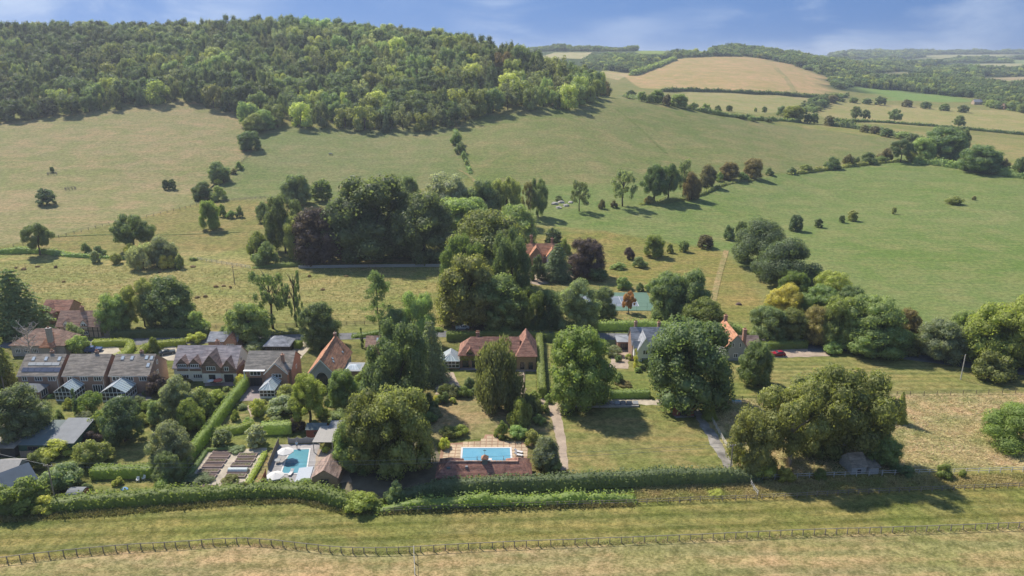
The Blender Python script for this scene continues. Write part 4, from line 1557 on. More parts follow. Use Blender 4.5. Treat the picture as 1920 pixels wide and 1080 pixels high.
fence('post and rail fence from the hedge bushes to the grove', [(420, 378), (460, 374), (505, 371)], 2.4, 1.25, [0.92, 0.6, 0.3], M_WOOD, 0.14)
fence('paddock fence beside the rough meadow under the grove', [(370, 487), (410, 494), (450, 500), (470, 504)], 2.4, 1.25, [0.92, 0.6, 0.3], M_WHITEWOOD, 0.13)
fence('fence climbing the field beside the dark bushes to the wood', [(410, 350), (440, 318), (462, 296), (484, 270)], 3.0, 1.3, [0.9, 0.5], M_DARKWOOD, 0.18)
# ------------------------------------------------------------------ single trees and bushes: shape, x, top row, foot row, crown width, tint, label
TREES = [
    # left hill field and the bank below it
    ('small', 88, 352, 386, 38, 'blue', 'round dark tree alone low on the left hill field'),
    ('small', 312, 336, 356, 15, 'blue', 'small dark tree on the hill field, left one of a pair'),
    ('small', 324, 335, 356, 16, 'blue', 'small dark tree on the hill field, right one of a pair'),
    ('shrub', 98, 312, 324, 9, 'blue', 'tiny dark sapling inside a ring guard on the hill field'),
    ('round', 413, 303, 343, 44, 'dark', 'dense dark round tree beside the fence up to the wood'),
    ('bush', 450, 302, 319, 16, 'mid', 'small bush beside the fence just below the dark wood corner tree'),
    ('bush', 439, 315, 328, 15, 'brown', 'low brown bush on the fence line below the wood'),
    ('bush', 410, 335, 348, 16, 'lime', 'little yellow green bush at the foot of the dark fence tree'),
    ('round', 381, 340, 376, 40, 'dark', 'broad dark tree at the lower end of the hill fence'),
    ('bush', 411, 348, 379, 36, 'mid', 'broad green bush at the lower end of the hill fence'),
    ('bush', 375, 358, 378, 24, 'green', 'small green bush in front of the broad dark fence tree'),
    ('round', 396, 376, 432, 38, 'green', 'bright green pointed tree with a dark shadow on the dry bank'),
    ('bush', 418, 382, 408, 20, 'green', 'small green bush right behind the bright pointed tree'),
    ('bush', 433, 394, 411, 18, 'mid', 'low bush in the bank hollow beside a grey bush'),
    ('bush', 449, 386, 409, 17, 'ash', 'grey green bush in the bank hollow'),
    ('round', 469, 246, 283, 44, 'dark', 'dark round tree at the corner of the hanging wood'),
    ('round', 478, 212, 252, 44, 'olive', 'olive green tree just above the wood corner tree'),
    ('round', 496, 205, 246, 46, 'mid', 'leafy tree where the wood meets the middle field'),
    ('oak', 75, 418, 478, 58, 'dark', 'open dark oak standing in the hedge below the left field'),
    ('oak', 253, 402, 470, 78, 'dark', 'large spreading dark oak on the bank above the meadow'),
    ('round', 308, 443, 500, 58, 'grey', 'grey green round willow beside the meadow'),
    ('willow', 271, 456, 507, 58, 'silver', 'silvery drooping willow at the edge of the meadow'),
    ('bush', 248, 456, 487, 30, 'lime', 'pale lime bush behind the silvery willow'),
    ('bush', 315, 477, 507, 36, 'yellow', 'yellow green bush in front of the grey willow'),
    ('bush', 338, 476, 506, 24, 'mid', 'dark bush right of the yellow green bush'),
    ('bush', 164, 455, 480, 20, 'dark', 'upright dark bush on the meadow edge'),
    ('bush', 188, 460, 482, 28, 'blue', 'spreading dark bush on the meadow edge'),
    ('small', 180, 469, 493, 20, 'grey', 'small grey tree in front of the meadow edge bushes'),
    ('bush', 219, 474, 497, 24, 'olive', 'olive bush in the rough meadow edge'),
    ('bush', 362, 482, 490, 18, 'mid', 'low green bush by the meadow fence'),
    # the grove in the middle
    ('round', 558, 327, 386, 62, 'ash', 'rounded green tree at the back of the grove beside the middle field'),
    ('small', 604, 336, 379, 44, 'green', 'smaller bright tree behind the grove'),
    ('tall', 536, 366, 474, 78, 'dark', 'tall shaggy dark tree at the meadow end of the grove'),
    ('bush', 497, 378, 420, 40, 'dark', 'dark low tree tucked beside the shaggy grove tree'),
    ('bush', 484, 434, 486, 44, 'green', 'fresh green bush at the corner of the grove'),
    ('bush', 498, 455, 502, 50, 'dark', 'dark round bush at the corner of the grove'),
    ('tall', 565, 405, 485, 66, 'olive', 'olive tree between the shaggy tree and the copper beech'),
    ('round', 606, 388, 498, 112, 'purple', 'dark purple copper beech at the front of the grove'),
    ('round', 705, 330, 492, 196, 'dark', 'huge dark beech in the middle of the grove'),
    ('tall', 652, 375, 492, 90, 'black', 'very dark tree between the copper beech and the huge beech'),
    ('round', 795, 362, 494, 128, 'dark', 'massive dark tree right of the huge beech'),
    ('round', 768, 330, 400, 40, 'dark', 'dark treetop rising behind the grove'),
    ('round', 838, 326, 430, 110, 'silver', 'silvery white poplar at the back of the grove'),
    ('round', 868, 370, 470, 120, 'mid', 'broad green tree in front of the white poplar'),
    ('round', 908, 335, 430, 78, 'ash', 'grey green tree at the back of the grove near the spur field'),
    ('tall', 950, 332, 420, 62, 'olive', 'olive tinged tree at the back corner of the grove'),
    ('sparse', 990, 340, 410, 30, 'brown', 'thin half bare tree beside the dark column tree'),
    ('tall', 1009, 334, 407, 38, 'dark', 'tall narrow dark tree at the end of the grove on the green pasture'),
    ('round', 965, 385, 470, 96, 'mid', 'leafy tree behind the red brick farmhouse'),
    ('round', 912, 395, 545, 165, 'olive', 'big domed olive tree left of the red brick farmhouse'),
    ('tall', 868, 442, 560, 90, 'green', 'fresh green tree in front of the big domed grove tree'),
    ('tall', 957, 430, 590, 80, 'dark', 'dark tall tree beside the farmhouse drive'),
    ('round', 880, 475, 618, 140, 'olive', 'great leafy lime tree beside the lane and the parked silver car'),
    ('round', 935, 515, 622, 120, 'mid', 'broad dark tree beside the lane above the red tiled house'),
    ('tall', 992, 540, 618, 62, 'green', 'green tree hanging over the lane'),
    ('round', 1032, 545, 614, 56, 'dark', 'dark rounded tree over the lane right of the green one'),
    ('small', 1037, 427, 470, 38, 'blue', 'dark small tree behind the farmhouse'),
    ('bush', 1058, 446, 478, 26, 'green', 'green bush behind the farmhouse'),
    ('round', 1098, 448, 522, 82, 'purple', 'dark plum coloured round tree right of the farmhouse'),
    ('cedar', 1045, 458, 530, 62, 'blue', 'dark layered pine beside the farmhouse'),
    ('bush', 1008, 478, 530, 36, 'black', 'very dark yew by the farmhouse drive'),
    ('round', 1082, 524, 628, 82, 'ash', 'grey green round tree in front of the tennis court'),
    ('round', 1130, 540, 602, 54, 'blue', 'dark green tree overhanging the tennis court'),
    ('oak', 1178, 546, 586, 28, 'rust', 'small rust coloured tree in front of the tennis court'),
    ('bush', 1180, 463, 488, 22, 'purple', 'small purple bush in the farmhouse garden'),
    ('bush', 1200, 480, 504, 30, 'ash', 'green bush above the garden island bed'),
    ('bush', 1160, 492, 508, 34, 'mid', 'low spreading bush in the island flower bed'),
    ('bush', 1120, 500, 530, 40, 'dark', 'dark shrub below the plum coloured tree'),
    ('bush', 1168, 518, 545, 34, 'mid', 'green shrub at the top of the tennis court'),
    ('bush', 1200, 530, 548, 18, 'dark', 'small dark shrub behind the tennis court'),
    ('bush', 1216, 530, 548, 18, 'mid', 'small green shrub behind the tennis court corner'),
    ('round', 1226, 441, 483, 42, 'green', 'round green tree on the dry pasture corner'),
    ('bush', 1256, 456, 476, 18, 'olive', 'small bush beside the round pasture tree'),
    ('small', 1282, 451, 473, 22, 'mid', 'small tree between the round pasture tree and the thorn'),
    ('small', 1322, 440, 466, 34, 'brown', 'dark flat topped thorn tree on the dry pasture'),
    ('round', 1248, 512, 604, 74, 'dark', 'dark leafy tree right of the tennis court'),
    ('round', 1290, 505, 606, 84, 'dark', 'taller dark tree right of the tennis court'),
    ('round', 1318, 560, 632, 90, 'green', 'green tree beside the lane behind the great chestnut'),
    # evergreen clump and tree belt on the pasture edge
    ('dome', 1418, 412, 508, 120, 'blue', 'dense dark evergreen oak at the back of the pasture clump'),
    ('dome', 1468, 448, 546, 138, 'blue', 'dense dark evergreen oak at the front of the pasture clump'),
    ('bush', 1367, 422, 452, 24, 'blue', 'small round tree left of the evergreen oaks'),
    ('tall', 1389, 414, 450, 24, 'dark', 'small upright tree left of the evergreen oaks'),
    ('round', 1487, 510, 566, 62, 'green', 'fresh green tree below the evergreen oaks'),
    ('round', 1556, 511, 576, 70, 'bright', 'bright green domed tree above the belt'),
    ('round', 1470, 533, 600, 74, 'yellow', 'yellowing domed tree at the near corner of the belt'),
    ('round', 1535, 535, 606, 80, 'mid', 'green tree behind the bronze one in the belt'),
    ('round', 1592, 538, 606, 68, 'dark', 'dark tree in the middle of the belt'),
    ('round', 1438, 575, 642, 76, 'dark', 'dark tree behind the orange tiled cottage'),
    ('round', 1486, 578, 645, 66, 'olive', 'grey olive tree behind the orange tiled cottage'),
    ('round', 1530, 574, 650, 66, 'bronze', 'bronze leaved tree by the lane gateway'),
    ('round', 1568, 556, 655, 80, 'olive', 'olive leaved tree by the lane gateway'),
    ('round', 1625, 558, 664, 112, 'mid', 'large dark green tree in the middle of the lane belt'),
    ('round', 1690, 580, 655, 64, 'bronze', 'bronze topped tree at the pasture side of the belt'),
    ('bush', 1575, 608, 664, 78, 'green', 'leafy green bush beside the lane gateway'),
    ('round', 1640, 604, 672, 130, 'mid', 'wide green tree overhanging the striped lawn'),
    ('bush', 1715, 628, 674, 76, 'olive', 'tangled olive bush in the belt over the striped lawn'),
    ('round', 1762, 598, 680, 100, 'grey', 'grey green tree over the striped lawn'),
    ('round', 1800, 582, 660, 60, 'mid', 'darker tree behind the grey green one in the belt'),
    ('round', 1862, 572, 690, 140, 'bright', 'large bright green maple at the end of the belt'),
    ('round', 1925, 558, 700, 130, 'bright', 'bright green tree cut by the picture edge above the striped lawn'),
    ('bush', 1560, 640, 668, 40, 'mid', 'low bush at the gravel corner'),
    ('bush', 1857, 660, 724, 82, 'olive', 'round reddish olive thorn bush on the striped lawn'),
    ('round', 1414, 642, 726, 70, 'dark', 'dense dark round tree on the lawn by the red car'),
    # trees of the village front
    ('round', 1290, 600, 772, 178, 'dark', 'great dark horse chestnut between the two cottages'),
    ('bush', 1252, 640, 700, 60, 'mid', 'leafy shoulder tree left of the great chestnut'),
    ('round', 1086, 612, 770, 142, 'green', 'broad glossy green tree beside the narrow clipped hedge'),
    ('willow', 934, 636, 776, 104, (0.225, 0.255, 0.12), 'weeping birch hanging over the lawn before the red tiled house'),
    ('tall', 748, 606, 765, 128, 'dark', 'dark broad conifer beside the pale cedar'),
    ('cedar', 809, 604, 722, 78, 'grey', 'pale blue cedar with layered branches'),
    ('round', 722, 672, 770, 100, 'dark', 'glossy dark round tree in front of the dark conifer'),
    ('round', 700, 740, 888, 130, 'olive', 'olive green field maple over the pool terrace'),
    ('round', 755, 728, 892, 140, 'olive', 'tall yellowish green field maple beside the pool house'),
    ('round', 665, 790, 890, 80, 'mid', 'leafy tree crowding the timber pool lodge'),
    ('oak', 582, 703, 792, 82, 'bright', 'feathery bright green acacia in front of the chapel'),
    ('round', 645, 694, 765, 62, 'mid', 'mid green tree in front of the chapel window'),
    ('tall', 785, 545, 645, 76, 'mid', 'green tree at the meadow corner beside the lane'),
    ('round', 745, 580, 655, 72, 'dark', 'dark tree behind the dark broad conifer'),
    ('pine', 712, 508, 642, 62, 'dark', 'tall sparse pine with a straight bare trunk'),
    ('column', 679, 613, 652, 8, 'dark', 'slim dark cypress near the small tiled outbuilding'),
    ('column', 722, 624, 655, 9, 'dark', 'slim dark cypress right of the tiled outbuilding'),
    ('round', 470, 566, 648, 88, 'mid', 'round olive tree on the lane above the hipped garage'),
    ('round', 602, 567, 654, 82, 'dark', 'round dark tree on the lane beside the chapel roof'),
    ('open', 512, 508, 616, 80, 'dark', 'ivy clad open topped tree on the lane paddock'),
    ('open', 556, 510, 612, 42, 'dark', 'thin ivy clad tree right of the open topped one'),
    ('round', 318, 520, 618, 100, 'dark', 'big dark sycamore across the lane from the brick houses'),
    ('tall', 272, 525, 612, 66, 'olive', 'olive green half of the sycamore pair by the lane'),
    ('round', 218, 552, 628, 66, 'mid', 'leafy tree beside the timbered cottage drive'),
    ('bush', 345, 572, 628, 70, 'dark', 'dark undergrowth tree at the end of the lane hedge'),
    ('bush', 375, 582, 630, 44, 'mid', 'green thicket by the meadow gate'),
    ('bush', 420, 612, 640, 26, 'dark', 'dark shrub beside the lane fence'),
    ('cedar', 42, 507, 640, 132, 'dark', 'big dark cedar beside the timbered cottages'),
    ('cedar', -6, 590, 740, 80, 'green', 'green layered conifer cut by the picture edge'),
    ('bush', 140, 605, 652, 48, 'ash', 'soft green bush between the two old cottages'),
    ('bush', 150, 628, 668, 44, 'mid', 'green bush at the corner of the hipped cottage'),
    ('bush', 368, 623, 646, 40, 'lime', 'bright lime bush beside the cream house'),
    ('bush', 290, 632, 662, 26, 'green', 'leafy bush at the lane hedge end'),
    ('bush', 478, 640, 668, 50, 'ash', 'pale green bush between the cream house and the garage'),
    # long gardens on the left
    ('round', 46, 724, 838, 118, 'ash', 'large grey olive tree over the green shed'),
    ('column', 145, 728, 782, 12, 'dark', 'slim dark cypress at the edge of a small lawn'),
    ('bush', 172, 735, 782, 50, 'green', 'bright green bush beside the slim cypress'),
    ('bush', 112, 770, 795, 22, 'dark', 'upright dark bush on the small lawn'),
    ('round', 236, 745, 835, 78, 'blue', 'dense dark green tree in the middle garden'),
    ('bush', 192, 772, 822, 54, 'green', 'leafy green bush left of the dense dark tree'),
    ('bush', 126, 790, 812, 40, 'ash', 'low grey bush at the edge of the green shed roof'),
    ('bush', 296, 698, 748, 54, 'purple', 'dark purple plum bush beside the brick house'),
    ('round', 338, 706, 795, 70, 'grey', 'grey green fruit tree below the cream house patio'),
    ('bush', 300, 752, 802, 48, 'ash', 'soft green bush beside the dense dark tree'),
    ('bush', 380, 728, 790, 70, 'olive', 'mixed olive bushes below the cream house'),
    ('round', 362, 750, 812, 56, 'bright', 'fresh green apple tree beside the long clipped hedge'),
    ('round', 326, 792, 886, 80, 'grey', 'grey leaved apple tree by the lower lawn'),
    ('round', 318, 850, 912, 56, 'ash', 'bushy tree at the corner of the white chair garden'),
    ('bush', 180, 824, 884, 70, 'olive', 'yellowish round bush below the purple shrub'),
    ('bush', 168, 806, 838, 52, 'purple', 'purple leaved shrub beside the shed roof'),
    ('bush', 112, 825, 868, 74, 'lime', 'lime green climber over the shed corner'),
    ('bush', 125, 868, 932, 80, 'ash', 'loose grey green willow bush by the timber pole'),
    ('bush', 42, 898, 978, 104, 'green', 'large dense laurel bush at the gallop corner'),
    ('bush', 88, 930, 970, 50, 'lime', 'fresh green bush at the foot of the timber pole'),
    ('bush', 140, 930, 952, 40, 'olive', 'low bush beside the round topped hut'),
    ('bush', 222, 896, 914, 24, 'bright', 'small bright bush on the white chair garden lawn'),
    ('bush', 345, 706, 722, 30, 'bronze', 'orange flowered shrub before the cream house'),
    ('bush', 452, 702, 728, 24, 'lime', 'yellow green shrub at the top of the long clipped hedge'),
    # topiary garden and pool
    ('bush', 442, 770, 792, 18, 'green', 'clipped ball topiary bush on the gravel garden'),
    ('bush', 466, 782, 800, 22, 'mid', 'clipped dome of dark topiary'),
    ('small', 418, 806, 838, 40, 'ash', 'small spreading fruit tree above the raised beds'),
    ('small', 482, 796, 838, 42, 'silver', 'round grey green willow leaved bush on the lawn'),
    ('bush', 532, 742, 790, 84, 'grey', 'large mounded grey green shrub by the conservatory'),
    ('bush', 486, 748, 786, 36, 'bright', 'bright green shrub beside the brick patio'),
    ('bush', 558, 782, 812, 34, 'purple', 'dark plum shrub beside the little shed'),
    ('bush', 500, 778, 792, 30, 'yellow', 'yellow green groundcover shrub on the hedge'),
    ('bush', 545, 720, 760, 50, 'olive', 'olive shrub against the gabled house'),
    ('bush', 640, 770, 800, 60, 'mid', 'green shrub behind the pool pergola'),
    ('shrub', 612, 838, 852, 16, 'bright', 'palm like plant by the pool pergola'),
    ('bush', 445, 838, 852, 36, 'ash', 'leafy cabbage bed at the top of the raised beds'),
    ('bush', 372, 892, 916, 60, 'ash', 'leafy fruit bushes at the lower left raised bed'),
    ('bush', 433, 892, 912, 40, 'olive', 'leafy fruit bush at the lower right raised bed'),
    ('bush', 462, 905, 930, 30, 'bronze', 'orange tinged bush above the wild hedge'),
    ('bush', 520, 905, 930, 60, 'green', 'green bush below the pool fence'),
    ('bush', 575, 900, 925, 50, 'mid', 'dark bush below the timber pool lodge'),
    ('bush', 675, 925, 970, 70, 'bright', 'bright green bush where the wild hedge ends'),
    ('bush', 740, 905, 950, 40, 'ash', 'grey bush at the end of the dark clipped hedge'),
    # red tiled house garden
    ('bush', 806, 735, 780, 34, 'dark', 'tall dark shrub at the lawn edge under the field maple'),
    ('bush', 836, 720, 745, 30, 'olive', 'rounded olive shrub in the curved bed'),
    ('bush', 852, 722, 748, 26, 'grey', 'rounded silver shrub in the curved bed'),
    ('bush', 870, 724, 750, 34, 'green', 'green shrub in the curved bed'),
    ('bush', 880, 708, 735, 24, 'blue', 'blue green shrub beside the curved path'),
    ('bush', 822, 742, 758, 24, 'lime', 'small yellow green shrub in the curved bed'),
    ('bush', 862, 797, 824, 44, 'bright', 'broad clipped shrub at the top of the pool terrace'),
    ('bush', 842, 800, 826, 34, 'olive', 'olive shrub at the corner of the pool terrace'),
    ('bush', 834, 820, 845, 24, 'lime', 'yellow green shrub on the pool terrace corner'),
    ('bush', 941, 790, 826, 30, 'green', 'upright green shrub right of the terrace steps'),
    ('bush', 972, 798, 828, 44, 'mid', 'dark green shrub behind the sun loungers'),
    ('bush', 1000, 805, 840, 40, 'olive', 'loose olive shrub beside the sun loungers'),
    ('round', 1022, 822, 885, 60, 'grey', 'grey green bushy tree beside the pool house'),
    ('bush', 1036, 860, 888, 40, 'mid', 'green bush at the corner of the pool house'),
    ('willow', 975, 748, 806, 50, 'olive', 'small weeping shrub on the dry lawn'),
    ('willow', 995, 740, 782, 40, 'ash', 'second weeping shrub near the gravel track'),
    ('bush', 1000, 732, 762, 34, 'green', 'green shrub at the bend of the gravel track'),
    ('bush', 1020, 755, 778, 24, 'olive', 'round shrub on the inner bend of the gravel track'),
    ('bush', 1028, 738, 758, 20, 'mid', 'dark shrub at the end of the narrow clipped hedge'),
    ('bush', 1262, 690, 712, 30, 'green', 'shrub at the foot of the grey gabled house'),
    ('bush', 1160, 700, 722, 22, 'dark', 'small fruit tree on the lawn of the grey gabled house'),
    ('column', 1191, 654, 690, 9, 'lime', 'bright slim conifer by the grey gabled house'),
    ('bush', 1150, 648, 672, 34, 'grey', 'grey olive shrub by the garage of the gabled house'),
    ('bush', 1170, 715, 728, 34, 'bronze', 'flower bed with red and green plants'),
    # lower right
    ('oak', 1478, 715, 873, 150, 'olive', 'olive leaved poplar with a pale bare trunk beside the gallop', 'pale'),
    ('oak', 1580, 690, 860, 178, 'olive', 'huge domed tree with pale forked trunks beside the old white shed', 'pale'),
    ('round', 1532, 700, 856, 150, 'olive', 'broad olive crown between the two pale trunked trees', 'pale'),
    ('round', 1408, 770, 892, 92, 'olive', 'leafy tree at the corner above the dark clipped hedge'),
    ('round', 1648, 806, 878, 74, 'mid', 'green bushy tree beside the old white shed'),
    ('dome', 1895, 760, 862, 130, 'green', 'large dense green thicket at the hay field edge'),
    ('conifer', 1684, 735, 798, 34, 'bright', 'leaning young green conifer in the hay field'),
    ('conifer', 1330, 748, 790, 32, 'bright', 'young yellow green tree beside the grey track'),
    ('bush', 1470, 874, 910, 38, 'lime', 'fresh green elder bush before the pale paddock fence'),
    ('bush', 1536, 878, 904, 28, 'green', 'green bush growing through the pale paddock fence'),
    ('bush', 1425, 862, 906, 66, 'bright', 'bright bush at the end of the dark clipped hedge'),
    ('bush', 1690, 872, 898, 44, 'dark', 'dark bush by the end wall of the white shed'),
    ('bush', 1768, 870, 902, 40, 'green', 'dense green bush on the hay field fence'),
    ('bush', 1803, 880, 898, 14, 'green', 'tiny green bush on the hay field fence'),
    ('bush', 1342, 922, 936, 36, 'lime', 'low yellow green bush on the rail fence of the gallop'),
    # trees along the pasture line
    ('sparse', 1086, 338, 396, 42, 'ash', 'thin crowned ash by the rubble heap'),
    ('sparse', 1167, 318, 387, 58, 'ash', 'tall ash with a bare trunk and long shadow'),
    ('oak', 1226, 308, 378, 56, 'dark', 'dark twin oak, left half, on the pasture bank'),
    ('oak', 1252, 306, 376, 50, 'dark', 'dark twin oak, right half, on the pasture bank'),
    ('sparse', 1280, 298, 368, 36, 'ash', 'pale thin ash behind the dark twin oak'),
    ('round', 1296, 322, 376, 38, 'bronze', 'rusty dark thorn tree right of the twin oak'),
    ('round', 1326, 308, 352, 36, 'brown', 'dark brownish thorn tree in the pasture line'),
    ('round', 1366, 304, 338, 40, 'bronze', 'bronze thorn tree in the pasture line'),
    ('round', 1411, 297, 336, 38, 'bronze', 'dense bronze round tree in the pasture line'),
    ('bush', 1348, 322, 342, 20, 'mid', 'low bush between two thorn trees of the pasture line'),
    ('bush', 1392, 322, 340, 24, 'mid', 'low bush beside the dense bronze tree'),
    ('bush', 1443, 314, 330, 18, 'dark', 'single low bush in the gap of the pasture line'),
    ('bush', 1484, 312, 328, 20, 'ash', 'grey bush at the start of the upper bush row'),
    ('bush', 1511, 308, 323, 24, 'olive', 'low olive bush in the upper bush row'),
    ('bush', 1534, 312, 320, 14, 'brown', 'small brown bush in the upper bush row'),
    ('bush', 1560, 294, 320, 36, 'dark', 'wide dark bush in the upper bush row'),
    ('bush', 1589, 288, 312, 22, 'brown', 'upright brown bush in the upper bush row'),
    ('bush', 1604, 294, 310, 16, 'ash', 'little grey bush in the upper bush row'),
    ('bush', 1628, 285, 310, 36, 'dark', 'dark round bush in the upper bush row'),
    ('bush', 1650, 292, 306, 22, 'mid', 'green bush before the brown round bush'),
    ('bush', 1658, 278, 302, 30, 'brown', 'brown round bush near the field ash'),
    ('oak', 1688, 260, 304, 46, 'ash', 'spreading pale ash at the head of the bush row'),
    ('bush', 1708, 282, 303, 22, 'olive', 'small olive bush beside the spreading ash'),
    ('bush', 1128, 374, 393, 15, 'brown', 'small dark bush near the thin crowned ash'),
    ('bush', 1151, 375, 391, 17, 'brown', 'small dark bush at the foot of the tall ash'),
    ('bush', 1216, 367, 384, 20, 'bronze', 'reddish bush at the foot of the twin oak'),
    ('round', 1762, 238, 302, 92, 'dark', 'great dark field tree clump, its largest crown'),
    ('round', 1795, 240, 292, 44, 'dark', 'dark crown on the far flank of the field clump'),
    ('round', 1728, 258, 304, 50, 'mid', 'green crown on the near flank of the field clump'),
    ('round', 1836, 271, 326, 82, 'dark', 'big dark round oak in the thick field hedge'),
    ('bush', 1880, 297, 328, 30, 'brown', 'brown bush in the thick field hedge'),
    ('bush', 1912, 294, 334, 34, 'dark', 'dark bush in the thick field hedge near the picture edge'),
    ('round', 1491, 403, 434, 28, 'blue', 'largest of the lone trees strung across the pasture'),
    ('small', 1534, 409, 427, 17, 'dark', 'small lone tree right of the largest pasture tree'),
    ('small', 1578, 403, 418, 13, 'dark', 'smaller of two neighbouring trees on the pasture'),
    ('small', 1598, 394, 415, 20, 'olive', 'larger of two neighbouring trees on the pasture'),
    ('shrub', 1676, 388, 402, 10, 'olive', 'tiny lone thorn far out on the pasture'),
    ('bush', 1788, 367, 386, 34, 'olive', 'wide low lone bush far out on the pasture'),
    ('shrub', 1826, 367, 376, 9, 'brown', 'tiny bush beyond the wide low pasture bush'),
    ('bush', 1048, 366, 378, 20, 'ash', 'grey bush beside the rubble heap'),
    # bush line up the middle to the wood
    ('bush', 855, 246, 274, 26, 'mid', 'largest bush in the line climbing to the wood'),
    ('bush', 862, 266, 290, 24, 'ash', 'second bush down in the line climbing to the wood'),
    ('bush', 870, 284, 303, 13, 'mid', 'third bush down in the line climbing to the wood'),
    ('shrub', 875, 300, 314, 9, 'olive', 'lowest little bush in the line climbing to the wood'),
    # beyond the spur
    ('round', 1272, 176, 202, 36, 'mid', 'round tree in the ragged hedge behind the pasture'),
    ('round', 1232, 168, 194, 30, 'mid', 'tree in the ragged hedge nearest to the wood'),
    ('bush', 1300, 192, 206, 20, 'dark', 'bush just right of the round hedge tree'),
    ('bush', 1324, 194, 210, 18, 'mid', 'second bush right of the round hedge tree'),
    ('bush', 1345, 197, 213, 20, 'dark', 'third bush right of the round hedge tree'),
    ('small', 1367, 197, 209, 13, 'dark', 'lone dark tree on the pale strip behind the hedge'),
    ('shrub', 1416, 201, 210, 7, 'mid', 'tiny tree on the pale strip behind the hedge'),
    ('small', 1433, 199, 211, 10, 'ash', 'small pale tree on the pale strip behind the hedge'),
    ('round', 1486, 198, 228, 42, 'bright', 'large bright ash at the hedge corner'),
    ('bush', 1466, 198, 218, 24, 'ash', 'grey bush behind the large bright ash'),
    ('small', 1514, 212, 231, 16, 'dark', 'left one of two clipped dark trees below the strip field'),
    ('small', 1526, 211, 232, 17, 'dark', 'right one of two clipped dark trees below the strip field'),
    ('small', 1554, 216, 236, 22, 'brown', 'brown round tree below the strip field'),
    ('small', 1583, 224, 239, 20, 'mid', 'low tree left of a narrow dark one'),
    ('small', 1598, 222, 240, 14, 'dark', 'narrow dark tree on the strip field hedge'),
    ('oak', 1603, 199, 226, 24, 'ash', 'open pale ash on the strip field, first of two'),
    ('oak', 1622, 205, 227, 22, 'ash', 'open pale ash on the strip field, second of two'),
    ('oak', 1676, 204, 230, 28, 'ash', 'spreading ash alone in the strip field hedge'),
    ('oak', 1797, 216, 240, 26, 'ash', 'spreading ash near the end of the strip field hedge'),
]
for row in TREES:
    k, x, yt, yb, w, ti, lab = row[:7]
    low = k in ('bush', 'shrub', 'dome') and 'oak' not in lab
    nm = {'dome': 'tree' if 'oak' in lab else 'bush', 'bush': 'bush', 'shrub': 'bush', 'conifer': 'conifer_tree', 'cedar': 'conifer_tree', 'pine': 'pine_tree', 'column': 'cypress_tree', 'willow': 'weeping_tree'}.get(k, 'tree')
    tree(k, x, yt, yb, w, ti, lab, nm, 'bush' if low else 'tree', tmat=M_PALEBARK if len(row) > 7 else None)

# small planting that nothing sets apart
GARDEN_SHRUBS = [(480, 765), (492, 760), (505, 770), (455, 770), (430, 768), (405, 775), (620, 765), (660, 752), (600, 742), (625, 738), (850, 758), (890, 742), (815, 765), (1005, 775), (1015, 770),
                 (1035, 752), (880, 690), (905, 688), (990, 690), (1150, 735), (1196, 700), (1205, 694), (1180, 676), (1160, 680), (95, 748), (70, 742), (260, 760), (275, 745), (320, 752), (205, 766),
                 (410, 745), (425, 735), (395, 800), (345, 835), (300, 815), (150, 885), (60, 862), (35, 850), (570, 760), (590, 800), (820, 690), (832, 696), (845, 690), (1225, 705), (690, 765), (805, 720)]
for q, (x, y) in enumerate(GARDEN_SHRUBS):
    tree('shrub', x, y - 9 - (q * 7) % 6, y, 13 + (q * 5) % 8, ['mid', 'olive', 'green', 'ash', 'bright', 'dark'][q % 6], 'small rounded shrub in the planting of the village gardens', 'bush', 'bush', 'small garden shrubs')

MORE_SHRUBS = [(20, 838, 34), (76, 828, 30), (100, 812, 26), (62, 800, 24), (140, 830, 30), (210, 842, 30), (245, 790, 34), (268, 800, 30), (262, 775, 34), (285, 778, 30), (315, 745, 28), (345, 740, 30), (405, 760, 34),
               (428, 760, 24), (392, 785, 28), (350, 860, 30), (290, 880, 26), (205, 790, 34), (160, 800, 30), (130, 770, 22), (75, 778, 36), (20, 790, 40), (-10, 820, 40), (230, 772, 30), (310, 782, 34), (520, 800, 26),
               (610, 790, 30), (560, 775, 30), (660, 775, 36), (625, 760, 26), (690, 790, 40), (800, 800, 36), (815, 790, 30), (645, 820, 30), (830, 760, 24), (795, 760, 30), (905, 752, 22), (960, 775, 30), (1010, 800, 26), (985, 790, 30),
               (1205, 690, 26), (1135, 740, 26), (1240, 735, 34), (700, 715, 40), (680, 740, 44), (770, 735, 40), (60, 925, 40), (20, 930, 44), (165, 925, 20), (75, 885, 40)]
for q, (x, y, w) in enumerate(MORE_SHRUBS):
    tree('bush', x, y - w * (0.75 + 0.06 * (q % 5)), y, w * 1.15, ['olive', 'ash', 'green', 'mid', 'grey', 'bright', 'dark'][q % 7], 'leafy garden bush crowding the borders of the village gardens', 'bush', 'bush', 'leafy garden bushes')

DOCKS = [(30, 504), (45, 507), (70, 502), (105, 503), (362, 502), (405, 540), (420, 538), (432, 541), (370, 560), (385, 558), (300, 512), (540, 560), (605, 545), (690, 560), (120, 530), (250, 565), (650, 520), (580, 520)]
for q, (x, y) in enumerate(DOCKS):
    tree('shrub', x, y - 4 - q % 2, y, 7 + (q * 5) % 7, (0.27, 0.19, 0.11), 'low rust brown clump of dock stems in the rough meadow', 'dock_clump', 'plant', 'dock clumps of the meadow')

